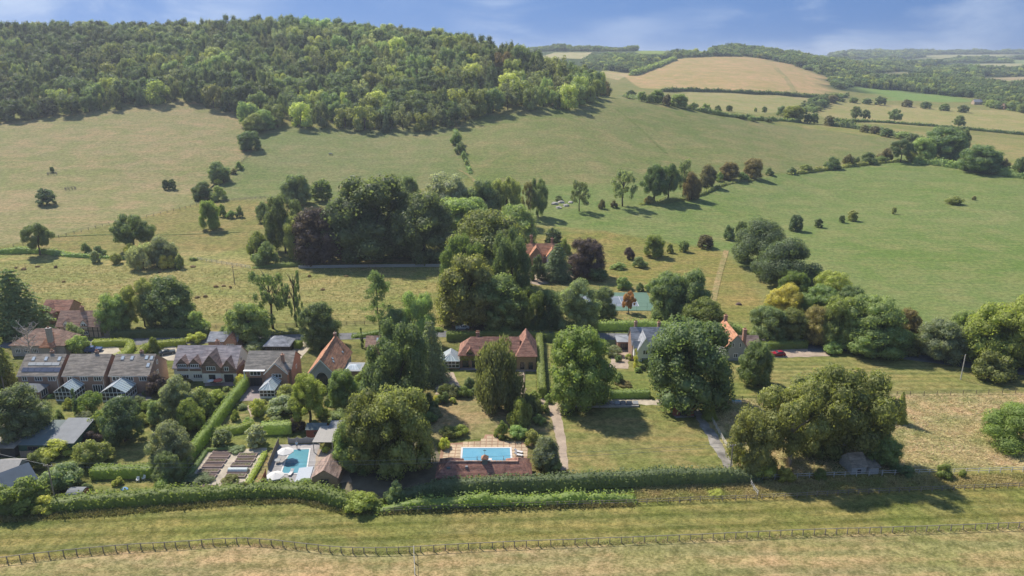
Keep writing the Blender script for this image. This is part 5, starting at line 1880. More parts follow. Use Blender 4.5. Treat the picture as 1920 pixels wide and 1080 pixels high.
FAR_HEDGE_TREES = [(1183, 168, 184, 18), (1203, 171, 189, 18), (1218, 176, 192, 14), (1250, 176, 198, 16), (1390, 214, 222, 14), (1410, 217, 226, 16), (1440, 220, 228, 14),
                   (1640, 236, 250, 18), (1662, 240, 256, 20), (1690, 246, 260, 22), (1710, 250, 266, 22), (1620, 234, 247, 16), (1650, 180, 196, 18), (1600, 182, 192, 16), (1625, 184, 194, 16), (1700, 186, 200, 18),
                   (1735, 190, 203, 18), (1770, 194, 207, 18), (1805, 196, 210, 18), (1560, 178, 192, 18), (1540, 186, 200, 18), (1520, 194, 208, 16), (1505, 200, 214, 16)]
for q, (x, yt, yb, w) in enumerate(FAR_HEDGE_TREES):
    tree('small', x, yt, yb + 1, w * 1.15, ['dark', 'mid', 'ash', 'brown'][q % 4], 'small round tree in the field hedges beyond the green pasture', 'tree', 'tree', 'trees in the far field hedges', skirt=0.1)


def dead_tree():
    rg = random.Random(4)
    p = G(60, 678)
    H = H_at(p, 608)
    root = thing('dead_tree', 'bare bleached dead tree in front of the hipped cottage', 'tree', p)
    mb = MB()
    mb.tube([(0, 0, -0.1), (0.1, 0, H * 0.3), (0, 0.1, H * 0.6), (0.1, 0, H)], [0.28, 0.2, 0.12, 0.03], 6)
    mb.obj('trunk', M_DEADWOOD, root)
    for k in range(26):
        z = H * rg.uniform(0.2, 0.85)
        th = k * 2.4
        l = H * rg.uniform(0.32, 0.55) * (1.1 - 0.5 * z / H)
        e = Vector((math.cos(th) * l * 0.7, math.sin(th) * l * 0.7, z + l * 0.6))
        br = MB()
        mid = Vector((0, 0, z)).lerp(e, 0.5) + Vector((0, 0, -0.08 * l))
        br.tube([(0, 0, z), mid, e], [0.12, 0.085, 0.03], 4)
        for t in range(4):
            s = mid.lerp(e, rg.random())
            br.tube([s, s + Vector((rg.uniform(-1, 1), rg.uniform(-1, 1), rg.uniform(0.2, 1))) * l * 0.3], [0.06, 0.025], 3)
        br.obj('branch', M_DEADWOOD, root)


dead_tree()
# ------------------------------------------------------------------ building materials
def tile_mat(name, c1, c2, row=0.28, moss=0.25, bump=0.5):
    """roof tiles: courses across the slope, mottled clay or concrete, lichen"""
    m, t, b, L = mat(name, 0.85, 0.25)
    co = nd(t, 'ShaderNodeTexCoord')
    v = co.outputs['Object']
    a = noise(t, v, 1.1, 5, 0.7)
    f = noise(t, v, 5.0, 3, 0.6)
    row_ = noise(t, mapped(t, v, (0.35, 0.35, 3.0)), 1.0, 4, 0.65)      # courses of tiles bleached unevenly
    w = nd(t, 'ShaderNodeTexWave')
    w.wave_type, w.bands_direction, w.wave_profile = 'BANDS', 'Z', 'SAW'
    w.inputs['Scale'].default_value = 0.3142 / row
    w.inputs['Distortion'].default_value = 0.4
    L(v, w.inputs[0])
    c = mixc(t, fac(t, a, 0.38, 0.62), c1, c2)
    patch = noise(t, v, 0.55, 5, 0.75)
    c = mixc(t, mathn(t, 'MULTIPLY', fac(t, patch, 0.52, 0.64), 0.6), c, mixc(t, 1.0, c, (0.55, 0.58, 0.62), 'MULTIPLY'))
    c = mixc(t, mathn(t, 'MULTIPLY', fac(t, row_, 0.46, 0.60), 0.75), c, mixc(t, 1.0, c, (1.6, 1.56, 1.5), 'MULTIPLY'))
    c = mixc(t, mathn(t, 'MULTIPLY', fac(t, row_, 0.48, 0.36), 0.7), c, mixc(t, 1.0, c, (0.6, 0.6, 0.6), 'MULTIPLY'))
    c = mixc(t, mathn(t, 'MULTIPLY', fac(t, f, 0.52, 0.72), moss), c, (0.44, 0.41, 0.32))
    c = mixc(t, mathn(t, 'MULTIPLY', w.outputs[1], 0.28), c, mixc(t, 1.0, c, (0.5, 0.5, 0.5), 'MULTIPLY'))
    L(c, b.inputs['Base Color'])
    bp = nd(t, 'ShaderNodeBump')
    bp.inputs['Strength'].default_value = bump
    bp.inputs['Distance'].default_value = 0.06
    L(mathn(t, 'ADD', w.outputs[1], f), bp.inputs['Height'])
    L(bp.outputs[0], b.inputs['Normal'])
    return m


def brick_mat(name, c1, c2, mortar):
    m, t, b, L = mat(name, 0.9, 0.2)
    co = nd(t, 'ShaderNodeTexCoord')
    sep = nd(t, 'ShaderNodeSeparateXYZ')
    L(co.outputs['Object'], sep.inputs[0])
    cmb = nd(t, 'ShaderNodeCombineXYZ')
    L(mathn(t, 'ADD', sep.outputs[0], sep.outputs[1]), cmb.inputs[0])
    L(sep.outputs[2], cmb.inputs[1])
    br = nd(t, 'ShaderNodeTexBrick')
    br.inputs['Scale'].default_value = 1.0
    br.inputs['Brick Width'].default_value = 0.22
    br.inputs['Row Height'].default_value = 0.075
    br.inputs['Mortar Size'].default_value = 0.008
    br.inputs['Color1'].default_value = (*c1, 1)
    br.inputs['Color2'].default_value = (*c2, 1)
    br.inputs['Mortar'].default_value = (*mortar, 1)
    L(cmb.outputs[0], br.inputs[0])
    n = noise(t, co.outputs['Object'], 0.9, 4, 0.6)
    L(mixc(t, fac(t, n, 0.3, 0.75), br.outputs[0], mixc(t, 1.0, br.outputs[0], (1.25, 1.2, 1.15), 'MULTIPLY')), b.inputs['Base Color'])
    return m


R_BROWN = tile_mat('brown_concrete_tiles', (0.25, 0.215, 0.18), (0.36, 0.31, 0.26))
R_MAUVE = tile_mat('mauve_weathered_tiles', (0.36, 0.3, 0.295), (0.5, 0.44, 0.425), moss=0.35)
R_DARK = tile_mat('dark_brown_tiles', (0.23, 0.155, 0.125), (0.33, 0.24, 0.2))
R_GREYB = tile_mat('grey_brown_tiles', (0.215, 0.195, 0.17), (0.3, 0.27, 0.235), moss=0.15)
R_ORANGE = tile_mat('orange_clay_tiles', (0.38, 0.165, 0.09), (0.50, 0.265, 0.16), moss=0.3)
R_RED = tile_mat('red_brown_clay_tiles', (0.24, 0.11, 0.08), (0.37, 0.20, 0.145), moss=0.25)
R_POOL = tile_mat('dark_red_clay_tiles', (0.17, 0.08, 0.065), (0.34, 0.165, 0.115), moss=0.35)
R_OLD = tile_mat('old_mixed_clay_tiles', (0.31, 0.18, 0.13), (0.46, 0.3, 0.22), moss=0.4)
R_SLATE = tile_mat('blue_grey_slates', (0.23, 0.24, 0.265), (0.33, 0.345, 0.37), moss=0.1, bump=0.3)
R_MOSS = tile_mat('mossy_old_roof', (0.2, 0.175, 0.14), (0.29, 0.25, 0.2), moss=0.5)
W_BRICK = brick_mat('red_brick', (0.29, 0.15, 0.10), (0.37, 0.205, 0.14), (0.36, 0.31, 0.26))
W_BROWNBRICK = brick_mat('brown_brick', (0.27, 0.165, 0.12), (0.35, 0.215, 0.16), (0.30, 0.26, 0.22))
W_CREAM = plain('cream_render', (0.80, 0.76, 0.66), 0.9, 0.2, var=0.08, scale=1.2)
W_WHITE = plain('white_render', (0.74, 0.73, 0.70), 0.85, 0.2, var=0.06, scale=1.2)
W_OLDWHITE = plain('flaking_whitewash', (0.42, 0.41, 0.38), 0.9, 0.2, var=0.3, scale=3)
W_TILEHUNG = tile_mat('hung_brown_tiles', (0.21, 0.135, 0.105), (0.28, 0.19, 0.145), moss=0.05)
W_FLINT = plain('flint_wall', (0.36, 0.36, 0.35), 0.9, 0.2, var=0.35, scale=7, bump=0.5)
W_STONE = plain('grey_stone', (0.40, 0.37, 0.33), 0.9, 0.2, var=0.3, scale=4, bump=0.4)
W_BUFF = plain('buff_infill', (0.48, 0.36, 0.26), 0.9, 0.2, var=0.2, scale=2)
W_BOARD = plain('tan_weatherboard', (0.36, 0.25, 0.16), 0.85, 0.2, var=0.2, scale=3)
W_BLACKBOARD = plain('black_weatherboard', (0.05, 0.048, 0.045), 0.8, 0.3, var=0.2, scale=3)
M_WHITEPAINT = plain('white_paint', (0.80, 0.80, 0.78), 0.5, 0.4, var=0.03)
M_BLACKPAINT = plain('black_paint', (0.03, 0.03, 0.03), 0.5, 0.4)
M_LEAD = plain('lead_grey', (0.24, 0.25, 0.26), 0.6, 0.4)
M_POT = plain('clay_pot', (0.48, 0.25, 0.15), 0.8, 0.2)
M_METAL = plain('grey_corrugated_metal', (0.20, 0.21, 0.22), 0.75, 0.2, metal=0.0, var=0.15, scale=0.8)
M_GREENMETAL = plain('green_grey_metal', (0.135, 0.165, 0.16), 0.75, 0.2, metal=0.0, var=0.15, scale=0.8)
M_BLUEROOF = plain('blue_felt_roof', (0.095, 0.125, 0.16), 0.8, 0.3, var=0.15, scale=0.6)
M_GREENWALL = plain('dark_green_boards', (0.055, 0.13, 0.09), 0.8, 0.3, var=0.15)
M_REDSHED = plain('red_brown_boards', (0.26, 0.095, 0.06), 0.85, 0.2, var=0.2)
M_PALEBOARD = plain('silvered_boards', (0.36, 0.34, 0.31), 0.85, 0.2, var=0.15, scale=2)


def glass_mat(name, col, rough=0.06, spec=0.6):
    m, t, b, L = mat(name, rough, spec)
    b.inputs['Base Color'].default_value = (*col, 1)
    return m


M_PANE = glass_mat('window_glass', (0.035, 0.042, 0.05))
M_ROOFGLASS = glass_mat('roof_light_glass', (0.52, 0.58, 0.62), 0.12)
M_CONSGLASS = glass_mat('conservatory_roof_glass', (0.40, 0.47, 0.47), 0.10)
M_SOLAR = glass_mat('solar_cells', (0.085, 0.10, 0.15), 0.25, 0.6)
M_SILVERPANEL = glass_mat('pale_solar_panel', (0.50, 0.50, 0.48), 0.3)


# ------------------------------------------------------------------ building kit
def lattice(w, h, nx, ny, bar=0.07, dep=0.06):
    """window frame in the xz plane, facing -y: one mesh with nx by ny openings"""
    xs, zs = [], []
    for (n, size, out) in ((nx, w, xs), (ny, h, zs)):
        cell = (size - bar * (n + 1)) / n
        p = 0.0
        for q in range(n):
            out += [p, p + bar]
            p += bar + cell
        out += [size - bar, size]
    mb = MB()
    a, b = len(xs), len(zs)
    vs = [(x - w / 2, -dep, z) for z in zs for x in xs] + [(x - w / 2, 0.0, z) for z in zs for x in xs]
    o = a * b
    fs = []
    solid = lambda i, j: 0 <= i < a - 1 and 0 <= j < b - 1 and not (i % 2 == 1 and j % 2 == 1)
    for j in range(b - 1):
        for i in range(a - 1):
            if not solid(i, j):
                continue
            q = j * a + i
            fs.append((q, q + 1, q + a + 1, q + a))
            if not solid(i, j - 1):
                fs.append((q, q + o, q + o + 1, q + 1))
            if not solid(i, j + 1):
                fs.append((q + a, q + a + 1, q + a + 1 + o, q + a + o))
            if not solid(i - 1, j):
                fs.append((q, q + a, q + a + o, q + o))
            if not solid(i + 1, j):
                fs.append((q + 1, q + 1 + o, q + a + 1 + o, q + a + 1))
    mb.add(vs, fs)
    return mb


WINM = {}


def window(parent, x, y, z, w, h, nx=2, ny=1, rz=0.0, frame=None, name='window', tilt=0.0, glass=None):
    """frame set proud of a wall at local x,y,z (sill level), facing -y turned by rz; the pane is its sub-part"""
    key = (round(w, 2), round(h, 2), nx, ny, frame.name if frame else '', glass.name if glass else '')
    if key not in WINM:
        fm = lattice(w, h, nx, ny, 0.12 if w > 0.7 else 0.09).mesh('window', [frame or M_WHITEPAINT])
        pm = MB().box(-w / 2 + 0.02, w / 2 - 0.02, -0.03, 0.0, 0.02, h - 0.02).mesh('pane', [glass or M_PANE])
        WINM[key] = (fm, pm)
    fm, pm = WINM[key]
    f = place(fm, name, parent, (x, y, z), rz)
    f.rotation_euler.x = tilt
    place(pm, 'pane', f)
    return f


def gable_walls(L, D, e, r):
    return MB().extr_x([(0, 0), (D, 0), (D, e), (D / 2, r), (0, e)], 0, L)


def vroof_profile(D, e, r, o, th):
    s = (r - e) / (D / 2)
    up = th
    return [(-o, e - o * s + 0.01), (D / 2, r + 0.01), (D + o, e - o * s + 0.01), (D + o, e - o * s + up), (D / 2, r + up), (-o, e - o * s + up)]


def range_x(root, x0, x1, y0, D, e, r, wall, roof, og=0.25, oe=0.4, th=0.16, wname='wall', rname='roof'):
    """a wing whose ridge runs along x"""
    w = MB().extr_x([(y0, 0), (y0 + D, 0), (y0 + D, e), (y0 + D / 2, r), (y0, e)], x0, x1).obj(wname, wall, root)
    pr = [(y + y0, z) for y, z in vroof_profile(D, e, r, oe, th)]
    rf = MB().extr_x(pr, x0 - og, x1 + og).obj(rname, roof, root)
    return w, rf


def range_y(root, y0, y1, x0, W, e, r, wall, roof, og=0.25, oe=0.35, th=0.16, wname='wall', rname='roof', zb=0.0):
    """a wing whose ridge runs along y (gable to the front at y0)"""
    w = MB().extr_y([(x0, zb), (x0 + W, zb), (x0 + W, e), (x0 + W / 2, r), (x0, e)], y0, y1).obj(wname, wall, root)
    pr = [(x + x0, z) for x, z in vroof_profile(W, e, r, oe, th)]
    rf = MB().extr_y(pr, y0 - og, y1).obj(rname, roof, root)
    return w, rf


def hip_roof(root, x0, x1, y0, D, e, r, roof, o=0.4, hl=None, hr=None, name='roof'):
    """hipped roof over a rectangle; hl/hr: run of the left and right hips (0 = gable)"""
    hl = D / 2 if hl is None else hl
    hr = D / 2 if hr is None else hr
    a = (x0 - o, y0 - o, e)
    b = (x1 + o, y0 - o, e)
    c = (x1 + o, y0 + D + o, e)
    d = (x0 - o, y0 + D + o, e)
    p = (x0 - o + hl, y0 + D / 2, r)
    q = (x1 + o - hr, y0 + D / 2, r)
    lo = [(v[0], v[1], v[2] - 0.14) for v in (a, b, c, d)]
    fs = [(0, 1, 5, 4), (1, 2, 5), (2, 3, 4, 5), (3, 0, 4), (6, 7, 1, 0), (7, 8, 2, 1), (8, 9, 3, 2), (9, 6, 0, 3), (9, 8, 7, 6)]
    return MB().add([a, b, c, d, p, q] + lo, fs).obj(name, roof, root)


def chimney(root, x, y, z0, z1, w=0.75, d=0.6, m=None, pots=2):
    mb = MB()
    h = 0.18
    # stack with a stepped cap, one closed loft
    rings = [(w, d, z0), (w, d, z1 - 0.35), (w + h, d + h, z1 - 0.3), (w + h, d + h, z1 - 0.08), (w, d, z1)]
    vs = [(sx * a / 2, sy * b / 2, z) for a, b, z in rings for sx, sy in ((-1, -1), (1, -1), (1, 1), (-1, 1))]
    fs = [(0, 3, 2, 1)] + [(k * 4 + i, k * 4 + (i + 1) % 4, k * 4 + 4 + (i + 1) % 4, k * 4 + 4 + i) for k in range(len(rings) - 1) for i in range(4)]
    n = len(rings) * 4
    fs.append((n - 4, n - 3, n - 2, n - 1))
    c = mb.add(vs, fs).obj('chimney', m or W_BRICK, root, (x, y, 0))
    for k in range(pots):
        MB().tube([(0, 0, 0), (0, 0, 0.45)], [0.14, 0.11], 8).obj('chimney_pot', M_POT, c, ((k - (pots - 1) / 2) * 0.32, 0, z1))
    return c


def dormer(root, x, y0, y1, W, zb, e, r, wall, roof, nx=2, frame=None, ww=None, wh=0.95):
    """gabled dormer facing the front"""
    b = MB().extr_y([(x - W / 2, zb), (x + W / 2, zb), (x + W / 2, e), (x, r), (x - W / 2, e)], y0, y1).obj('dormer', wall, root)
    pr = [(q + x - W / 2, z) for q, z in vroof_profile(W, e, r, 0.22, 0.12)]
    MB().extr_y(pr, y0 - 0.18, y1).obj('dormer_roof', roof, b)
    window(root, x, y0 - 0.01, e - wh + 0.08, ww or W * 0.66, wh, nx, 1, frame=frame)
    return b


def bargeboards(root, x0, W, y, e, r, o=0.35, m=None, h=0.22):
    """white boards up a front gable"""
    s = (r - e) / (W / 2)
    z = e - o * s
    prof = [(x0 - o, z - h), (x0 + W / 2, r - h), (x0 + W + o, z - h), (x0 + W + o, z + 0.05), (x0 + W / 2, r + 0.05), (x0 - o, z + 0.05)]
    return MB().extr_y(prof, y - 0.06, y).obj('bargeboard', m or M_WHITEPAINT, root)


def rooflight(root, x, s, y0, D, e, r, w=0.8, l=1.1, th=0.16, glass=None):
    """window lying in the front slope; s = 0 at the eave, 1 at the ridge"""
    a = math.atan2(r - e, D / 2)
    y, z = y0 + s * D / 2, e + s * (r - e) + th
    f = place(MB().box(-w / 2, w / 2, -l / 2, l / 2, 0.0, 0.08).mesh('roof_window', [M_LEAD]), 'roof_window', root, (x, y, z))
    f.rotation_euler.x = a
    g = place(MB().box(-w / 2 + 0.08, w / 2 - 0.08, -l / 2 + 0.08, l / 2 - 0.08, 0.08, 0.10).mesh('pane', [glass or M_ROOFGLASS]), 'pane', f)
    return f


def conservatory(root, x0, x1, y0, y1, e, r, axis='y', base=0.5, nx=5, ny=4, dwarf=None, hip=0.0):
    """glass room: dwarf wall, white glazed sides, glazed pitched roof with bars"""
    W, D = x1 - x0, y1 - y0
    b = MB().box(x0, x1, y0, y1, 0, base).obj('conservatory', dwarf or W_BRICK, root)
    core = MB().box(x0 + 0.08, x1 - 0.08, y0 + 0.08, y1 - 0.02, base, e - 0.02).obj('glazing', M_PANE, b)
    for (cx, cy_, w, n, rz) in ((x0 + W / 2, y0 + 0.07, W, nx, 0.0), (x0 + 0.07, y0 + D / 2, D, ny, -math.pi / 2), (x1 - 0.07, y0 + D / 2, D, ny, math.pi / 2)):
        place(lattice(w, e - base, n, 2 if e - base > 1.3 else 1, 0.13, 0.07).mesh('glazed_frame', [M_WHITEPAINT]), 'glazed_frame', b, (cx, cy_, base), rz)
    if axis == 'y':
        cx = x0 + W / 2
        hy = y0 - 0.12 + hip
        A = [(x0 - 0.12, y0 - 0.12, e), (cx, hy, r), (cx, y1, r), (x0 - 0.12, y1, e)]
        B = [(x1 + 0.12, y0 - 0.12, e), (x1 + 0.12, y1, e), (cx, y1, r), (cx, hy, r)]
        F = [(x0 - 0.12, y0 - 0.12, e), (x1 + 0.12, y0 - 0.12, e), (cx, hy, r)]
        for pl in (A, B, F):
            MB().add(pl, [tuple(range(len(pl)))]).obj('roof_pane', M_CONSGLASS if hip or pl is not F else M_PANE, b)
        bars = []
        n = max(3, int(D / 0.75))
        for k in range(n + 1):
            y = y0 - 0.12 + (D + 0.12) * k / n
            yt = max(y, hy)
            for sx in (x0 - 0.12, x1 + 0.12):
                bars.append(((sx, y, e + 0.03), (cx, yt, r + 0.03)))
        m = max(2, int(W / 0.9))
        for k in range(1, m):
            x = x0 + W * k / m
            top = (cx, hy, r + 0.03) if hip else (x, y0 - 0.12, e + (r - e) * (1 - abs(x - cx) / (W / 2)))
            bars.append(((x, y0 - 0.12, e + 0.03), top))
        bars.append(((cx, hy, r + 0.04), (cx, y1, r + 0.04)))
        bars += [((x0 - 0.12, y0 - 0.12, e + 0.03), (cx, hy, r + 0.03)), ((x1 + 0.12, y0 - 0.12, e + 0.03), (cx, hy, r + 0.03)), ((x0 - 0.12, y0 - 0.14, e), (x1 + 0.12, y0 - 0.14, e))]
        for p, q in bars:
            MB().tube([p, q], 0.075, 4).obj('glazing_bar', M_WHITEPAINT, b)
    return b


def at_px(xl, xr, yb):
    p0, p1 = G(xl, yb), G(xr, yb)
    return p0, (p1 - p0).length


def gutter(root, x0, x1, y, z):
    return MB().box(x0, x1, y - 0.10, y, z - 0.09, z).obj('gutter', M_WHITEPAINT, root)


# ------------------------------------------------------------------ three brick houses in a row
def brick_house(name, label, xl, xr, yb, n):
    p, L = at_px(xl, xr, yb)
    root = thing(name, label, 'house', p)
    D, e, r = 9.6, 5.0, 8.6
    range_x(root, 0, L, 0, D, e, r, W_BROWNBRICK, R_BROWN, 0.1)
    gutter(root, -0.1, L + 0.1, -0.32, e - 0.22)
    fasc = MB().box(-0.1, L + 0.1, -0.34, -0.31, e - 0.32, e - 0.23).obj('fascia', M_WHITEPAINT, root)
    for k, fx in enumerate((0.16, 0.5, 0.83)):
        window(root, L * fx, -0.005, 3.35, 1.9 if k != 0 or n == 2 else 1.3, 1.25, 3 if k else 2, 1)
    MB().tube([(L - 0.4, -0.12, 0), (L - 0.4, -0.12, e - 0.3)], 0.05, 5).obj('downpipe', M_WHITEPAINT, root)
    chimney(root, L * 0.62, D * 0.55, r - 0.9, r + 0.8, 0.7, 0.7, W_BROWNBRICK, 2)
    window(root, L + 0.005, D * 0.45, 3.4, 0.9, 1.2, 1, 1, math.pi / 2)
    if n == 0:
        for q in range(6):
            a = math.atan2(r - e, D / 2)
            s = 0.22
            o = place(MB().box(-0.78, 0.78, -0.62, 0.62, 0, 0.05).mesh('solar_panel', [M_SOLAR]), 'solar_panel', root, (1.5 + q * 1.62, s * D / 2, e + s * (r - e) + 0.20))
            o.rotation_euler.x = a
        for q in range(4):
            a = math.atan2(r - e, D / 2)
            s = 0.50
            o = place(MB().box(-0.95, 0.95, -0.42, 0.42, 0, 0.05).mesh('solar_panel', [M_SILVERPANEL]), 'solar_panel', root, (2.6 + q * 2.0, s * D / 2, e + s * (r - e) + 0.20))
            o.rotation_euler.x = a
        for q in (2.4, 5.6, 9.0):
            rooflight(root, q, 0.76, 0, D, e, r, 0.85, 1.2)
        # tiled garden room
        b = MB().box(1.0, 7.4, -4.2, -0.02, 0, 2.3).obj('garden_room', W_BRICK, root)
        hip_roof(root, 1.0, 7.4, -4.2, 4.1, 2.35, 3.7, M_METAL, 0.25, 2.0, 2.0, name='garden_room_roof')
        for q in range(3):
            window(root, 2.2 + q * 1.9, -4.21, 0.3, 1.6, 1.9, 2, 1)
        window(root, 7.405, -2.2, 0.3, 2.6, 1.9, 3, 1, math.pi / 2)
    if n == 1:
        conservatory(root, 0.2, 5.0, -4.6, -0.02, 2.5, 4.2, base=0.25, nx=5, ny=4, dwarf=W_WHITE)
        window(root, L * 0.80, -0.01, 0.15, 2.6, 2.2, 4, 1, name='patio_door')
    if n == 2:
        for q, s in ((2.0, 0.8), (4.4, 0.8), (8.1, 0.82), (9.4, 0.80), (9.1, 0.45)):
            rooflight(root, q, s, 0, D, e, r, 0.85, 1.2)
        conservatory(root, 0.3, 6.4, -5.2, -0.02, 2.6, 4.4, base=0.3, nx=6, ny=5, dwarf=W_WHITE)
        window(root, L + 0.005, D * 0.5, 0.9, 0.9, 1.3, 1, 1, math.pi / 2)
        window(root, L + 0.005, D * 0.5, 6.0, 0.8, 1.1, 1, 1, math.pi / 2)
    return root


brick_house('brick_house', 'detached brown brick house with solar panels across its roof', 40, 115.5, 737, 0)
brick_house('brick_house', 'middle brown brick house with a narrow white gabled conservatory', 124, 201, 737, 1)
brick_house('brick_house', 'brown brick house with roof windows and a wide glass conservatory', 210.5, 285, 737, 2)


# ------------------------------------------------------------------ cream house with dormers
def cream_house():
    p, L = at_px(329, 446, 715)
    root = thing('cream_house', 'cream rendered house with mauve tiled roof, two dormers and brown tile hung gables', 'house', p)
    D, e, r = 9.4, 4.0, 8.2
    s1 = L * 0.50
    range_x(root, 0, L, 0, D, e, r, W_CREAM, R_MAUVE)
    dormer(root, L * 0.145, -0.12, 4.4, 2.9, 3.0, 4.9, 6.5, W_TILEHUNG, R_DARK, 4, ww=2.2)
    dormer(root, L * 0.345, -0.12, 4.4, 2.9, 3.0, 4.9, 6.5, W_TILEHUNG, R_DARK, 4, ww=2.2)
    # big projecting gable and the lower one beside it
    range_y(root, -1.0, D * 0.8, L * 0.475, 4.8, 4.6, 7.8, W_TILEHUNG, R_DARK, wname='tile_hung_gable', rname='gable_roof')
    MB().box(L * 0.475 - 0.02, L * 0.475 + 4.82, -1.03, -0.5, 0, 2.7).obj('ground_floor_wall', W_CREAM, root)
    window(root, L * 0.475 + 2.4, -1.01, 3.5, 2.4, 1.2, 4, 1)
    window(root, L * 0.475 + 2.5, -1.04, 0.1, 1.7, 2.3, 2, 1, frame=M_BLACKPAINT, name='door')
    range_y(root, -0.6, D * 0.6, L * 0.76, 4.0, 3.6, 6.3, W_TILEHUNG, R_DARK, wname='tile_hung_gable', rname='gable_roof')
    MB().box(L * 0.76 - 0.02, L * 0.76 + 4.02, -0.63, -0.3, 0, 2.5).obj('ground_floor_wall', W_CREAM, root)
    window(root, L * 0.76 + 1.6, -0.61, 3.2, 1.2, 1.2, 2, 1)
    window(root, L * 0.76 + 2.0, -0.64, 0.1, 2.4, 2.2, 2, 1, frame=M_BLACKPAINT, name='patio_door')
    window(root, L * 0.09, -0.005, 0.1, 1.0, 2.1, 1, 1, name='door')
    window(root, L * 0.17, -0.005, 0.9, 2.0, 1.1, 3, 1)
    window(root, L * 0.37, -0.005, 0.9, 2.4, 1.2, 4, 1)
    chimney(root, L * 0.6, D * 0.62, 7.0, 9.2, 0.9, 0.7, W_BRICK, 2)
    window(root, L + 0.005, D * 0.4, 4.3, 1.0, 1.1, 2, 1, math.pi / 2)
    return root


cream_house()


def garage_block():
    p, L = at_px(392, 447, 655)
    root = thing('garage', 'slate roofed garage with a small brick gable behind the cream house', 'garage', p)
    range_x(root, 0, L, 0, 5.4, 2.6, 4.4, W_BRICK, R_SLATE)
    range_y(root, -1.0, 3.2, L - 3.4, 3.2, 2.7, 4.6, W_BRICK, R_RED, wname='gable_wall', rname='gable_roof')
    window(root, L - 1.8, -1.01, 0.1, 2.2, 2.0, 4, 1, frame=M_WHITEPAINT, name='garage_door')
    return root


garage_block()


def gabled_house():
    p, L = at_px(464, 549, 724)
    root = thing('gabled_house', 'grey brown tiled house with a white edged front gable and recessed porch', 'house', p)
    D, e, r = 8.6, 5.0, 8.0
    range_x(root, 0, L, 0, D, e, r, W_BROWNBRICK, R_GREYB)
    x0 = L * 0.47
    range_y(root, -1.6, D * 0.55, x0, 5.6, 4.5, 7.2, W_BRICK, R_GREYB, wname='gable_wall', rname='gable_roof')
    bargeboards(root, x0, 5.6, -1.86, 4.5, 7.2)
    window(root, x0 + 2.9, -1.605, 3.1, 2.5, 1.1, 3, 1)
    MB().box(-0.2, x0 - 0.3, -1.3, -0.25, e - 0.35, e - 0.18).obj('porch_roof', M_WHITEPAINT, root)
    MB().box(-0.1, 0.1, -1.2, -1.0, 0, e - 0.36).obj('porch_post', M_WHITEPAINT, root)
    window(root, 2.4, -0.005, 0.1, 3.2, 2.3, 4, 1, frame=M_BLACKPAINT, name='patio_door')
    window(root, 2.4, -0.005, 3.0, 2.8, 1.2, 3, 1)
    chimney(root, L * 0.80, 1.4, 5.6, 8.3, 0.7, 0.7, W_BRICK, 1)
    window(root, L + 0.005, D * 0.5, 3.2, 1.0, 1.1, 2, 1, math.pi / 2)
    conservatory(root, x0 + 0.1, x0 + 3.9, -7.2, -1.65, 2.3, 3.7, base=0.4, nx=4, ny=5, dwarf=W_WHITE, hip=1.9)
    return root


gabled_house()


def hip_garage(name, label, xl, xr, yb, D, e, r, wall, roof, door=True):
    p, L = at_px(xl, xr, yb)
    root = thing(name, label, 'garage', p)
    MB().box(0, L, 0, D, 0, e - 0.15).obj('wall', wall, root)
    hip_roof(root, 0, L, 0, D, e, r, roof, 0.35)
    if door:
        window(root, L * 0.5, -0.005, 0.05, 2.4, 2.0, 4, 1, frame=M_DARKWOOD, name='garage_door')
    return root


hip_garage('garage', 'small hipped slate garage behind the gabled house', 497, 543, 664, 5.6, 2.5, 4.6, W_BLACKBOARD, R_SLATE)


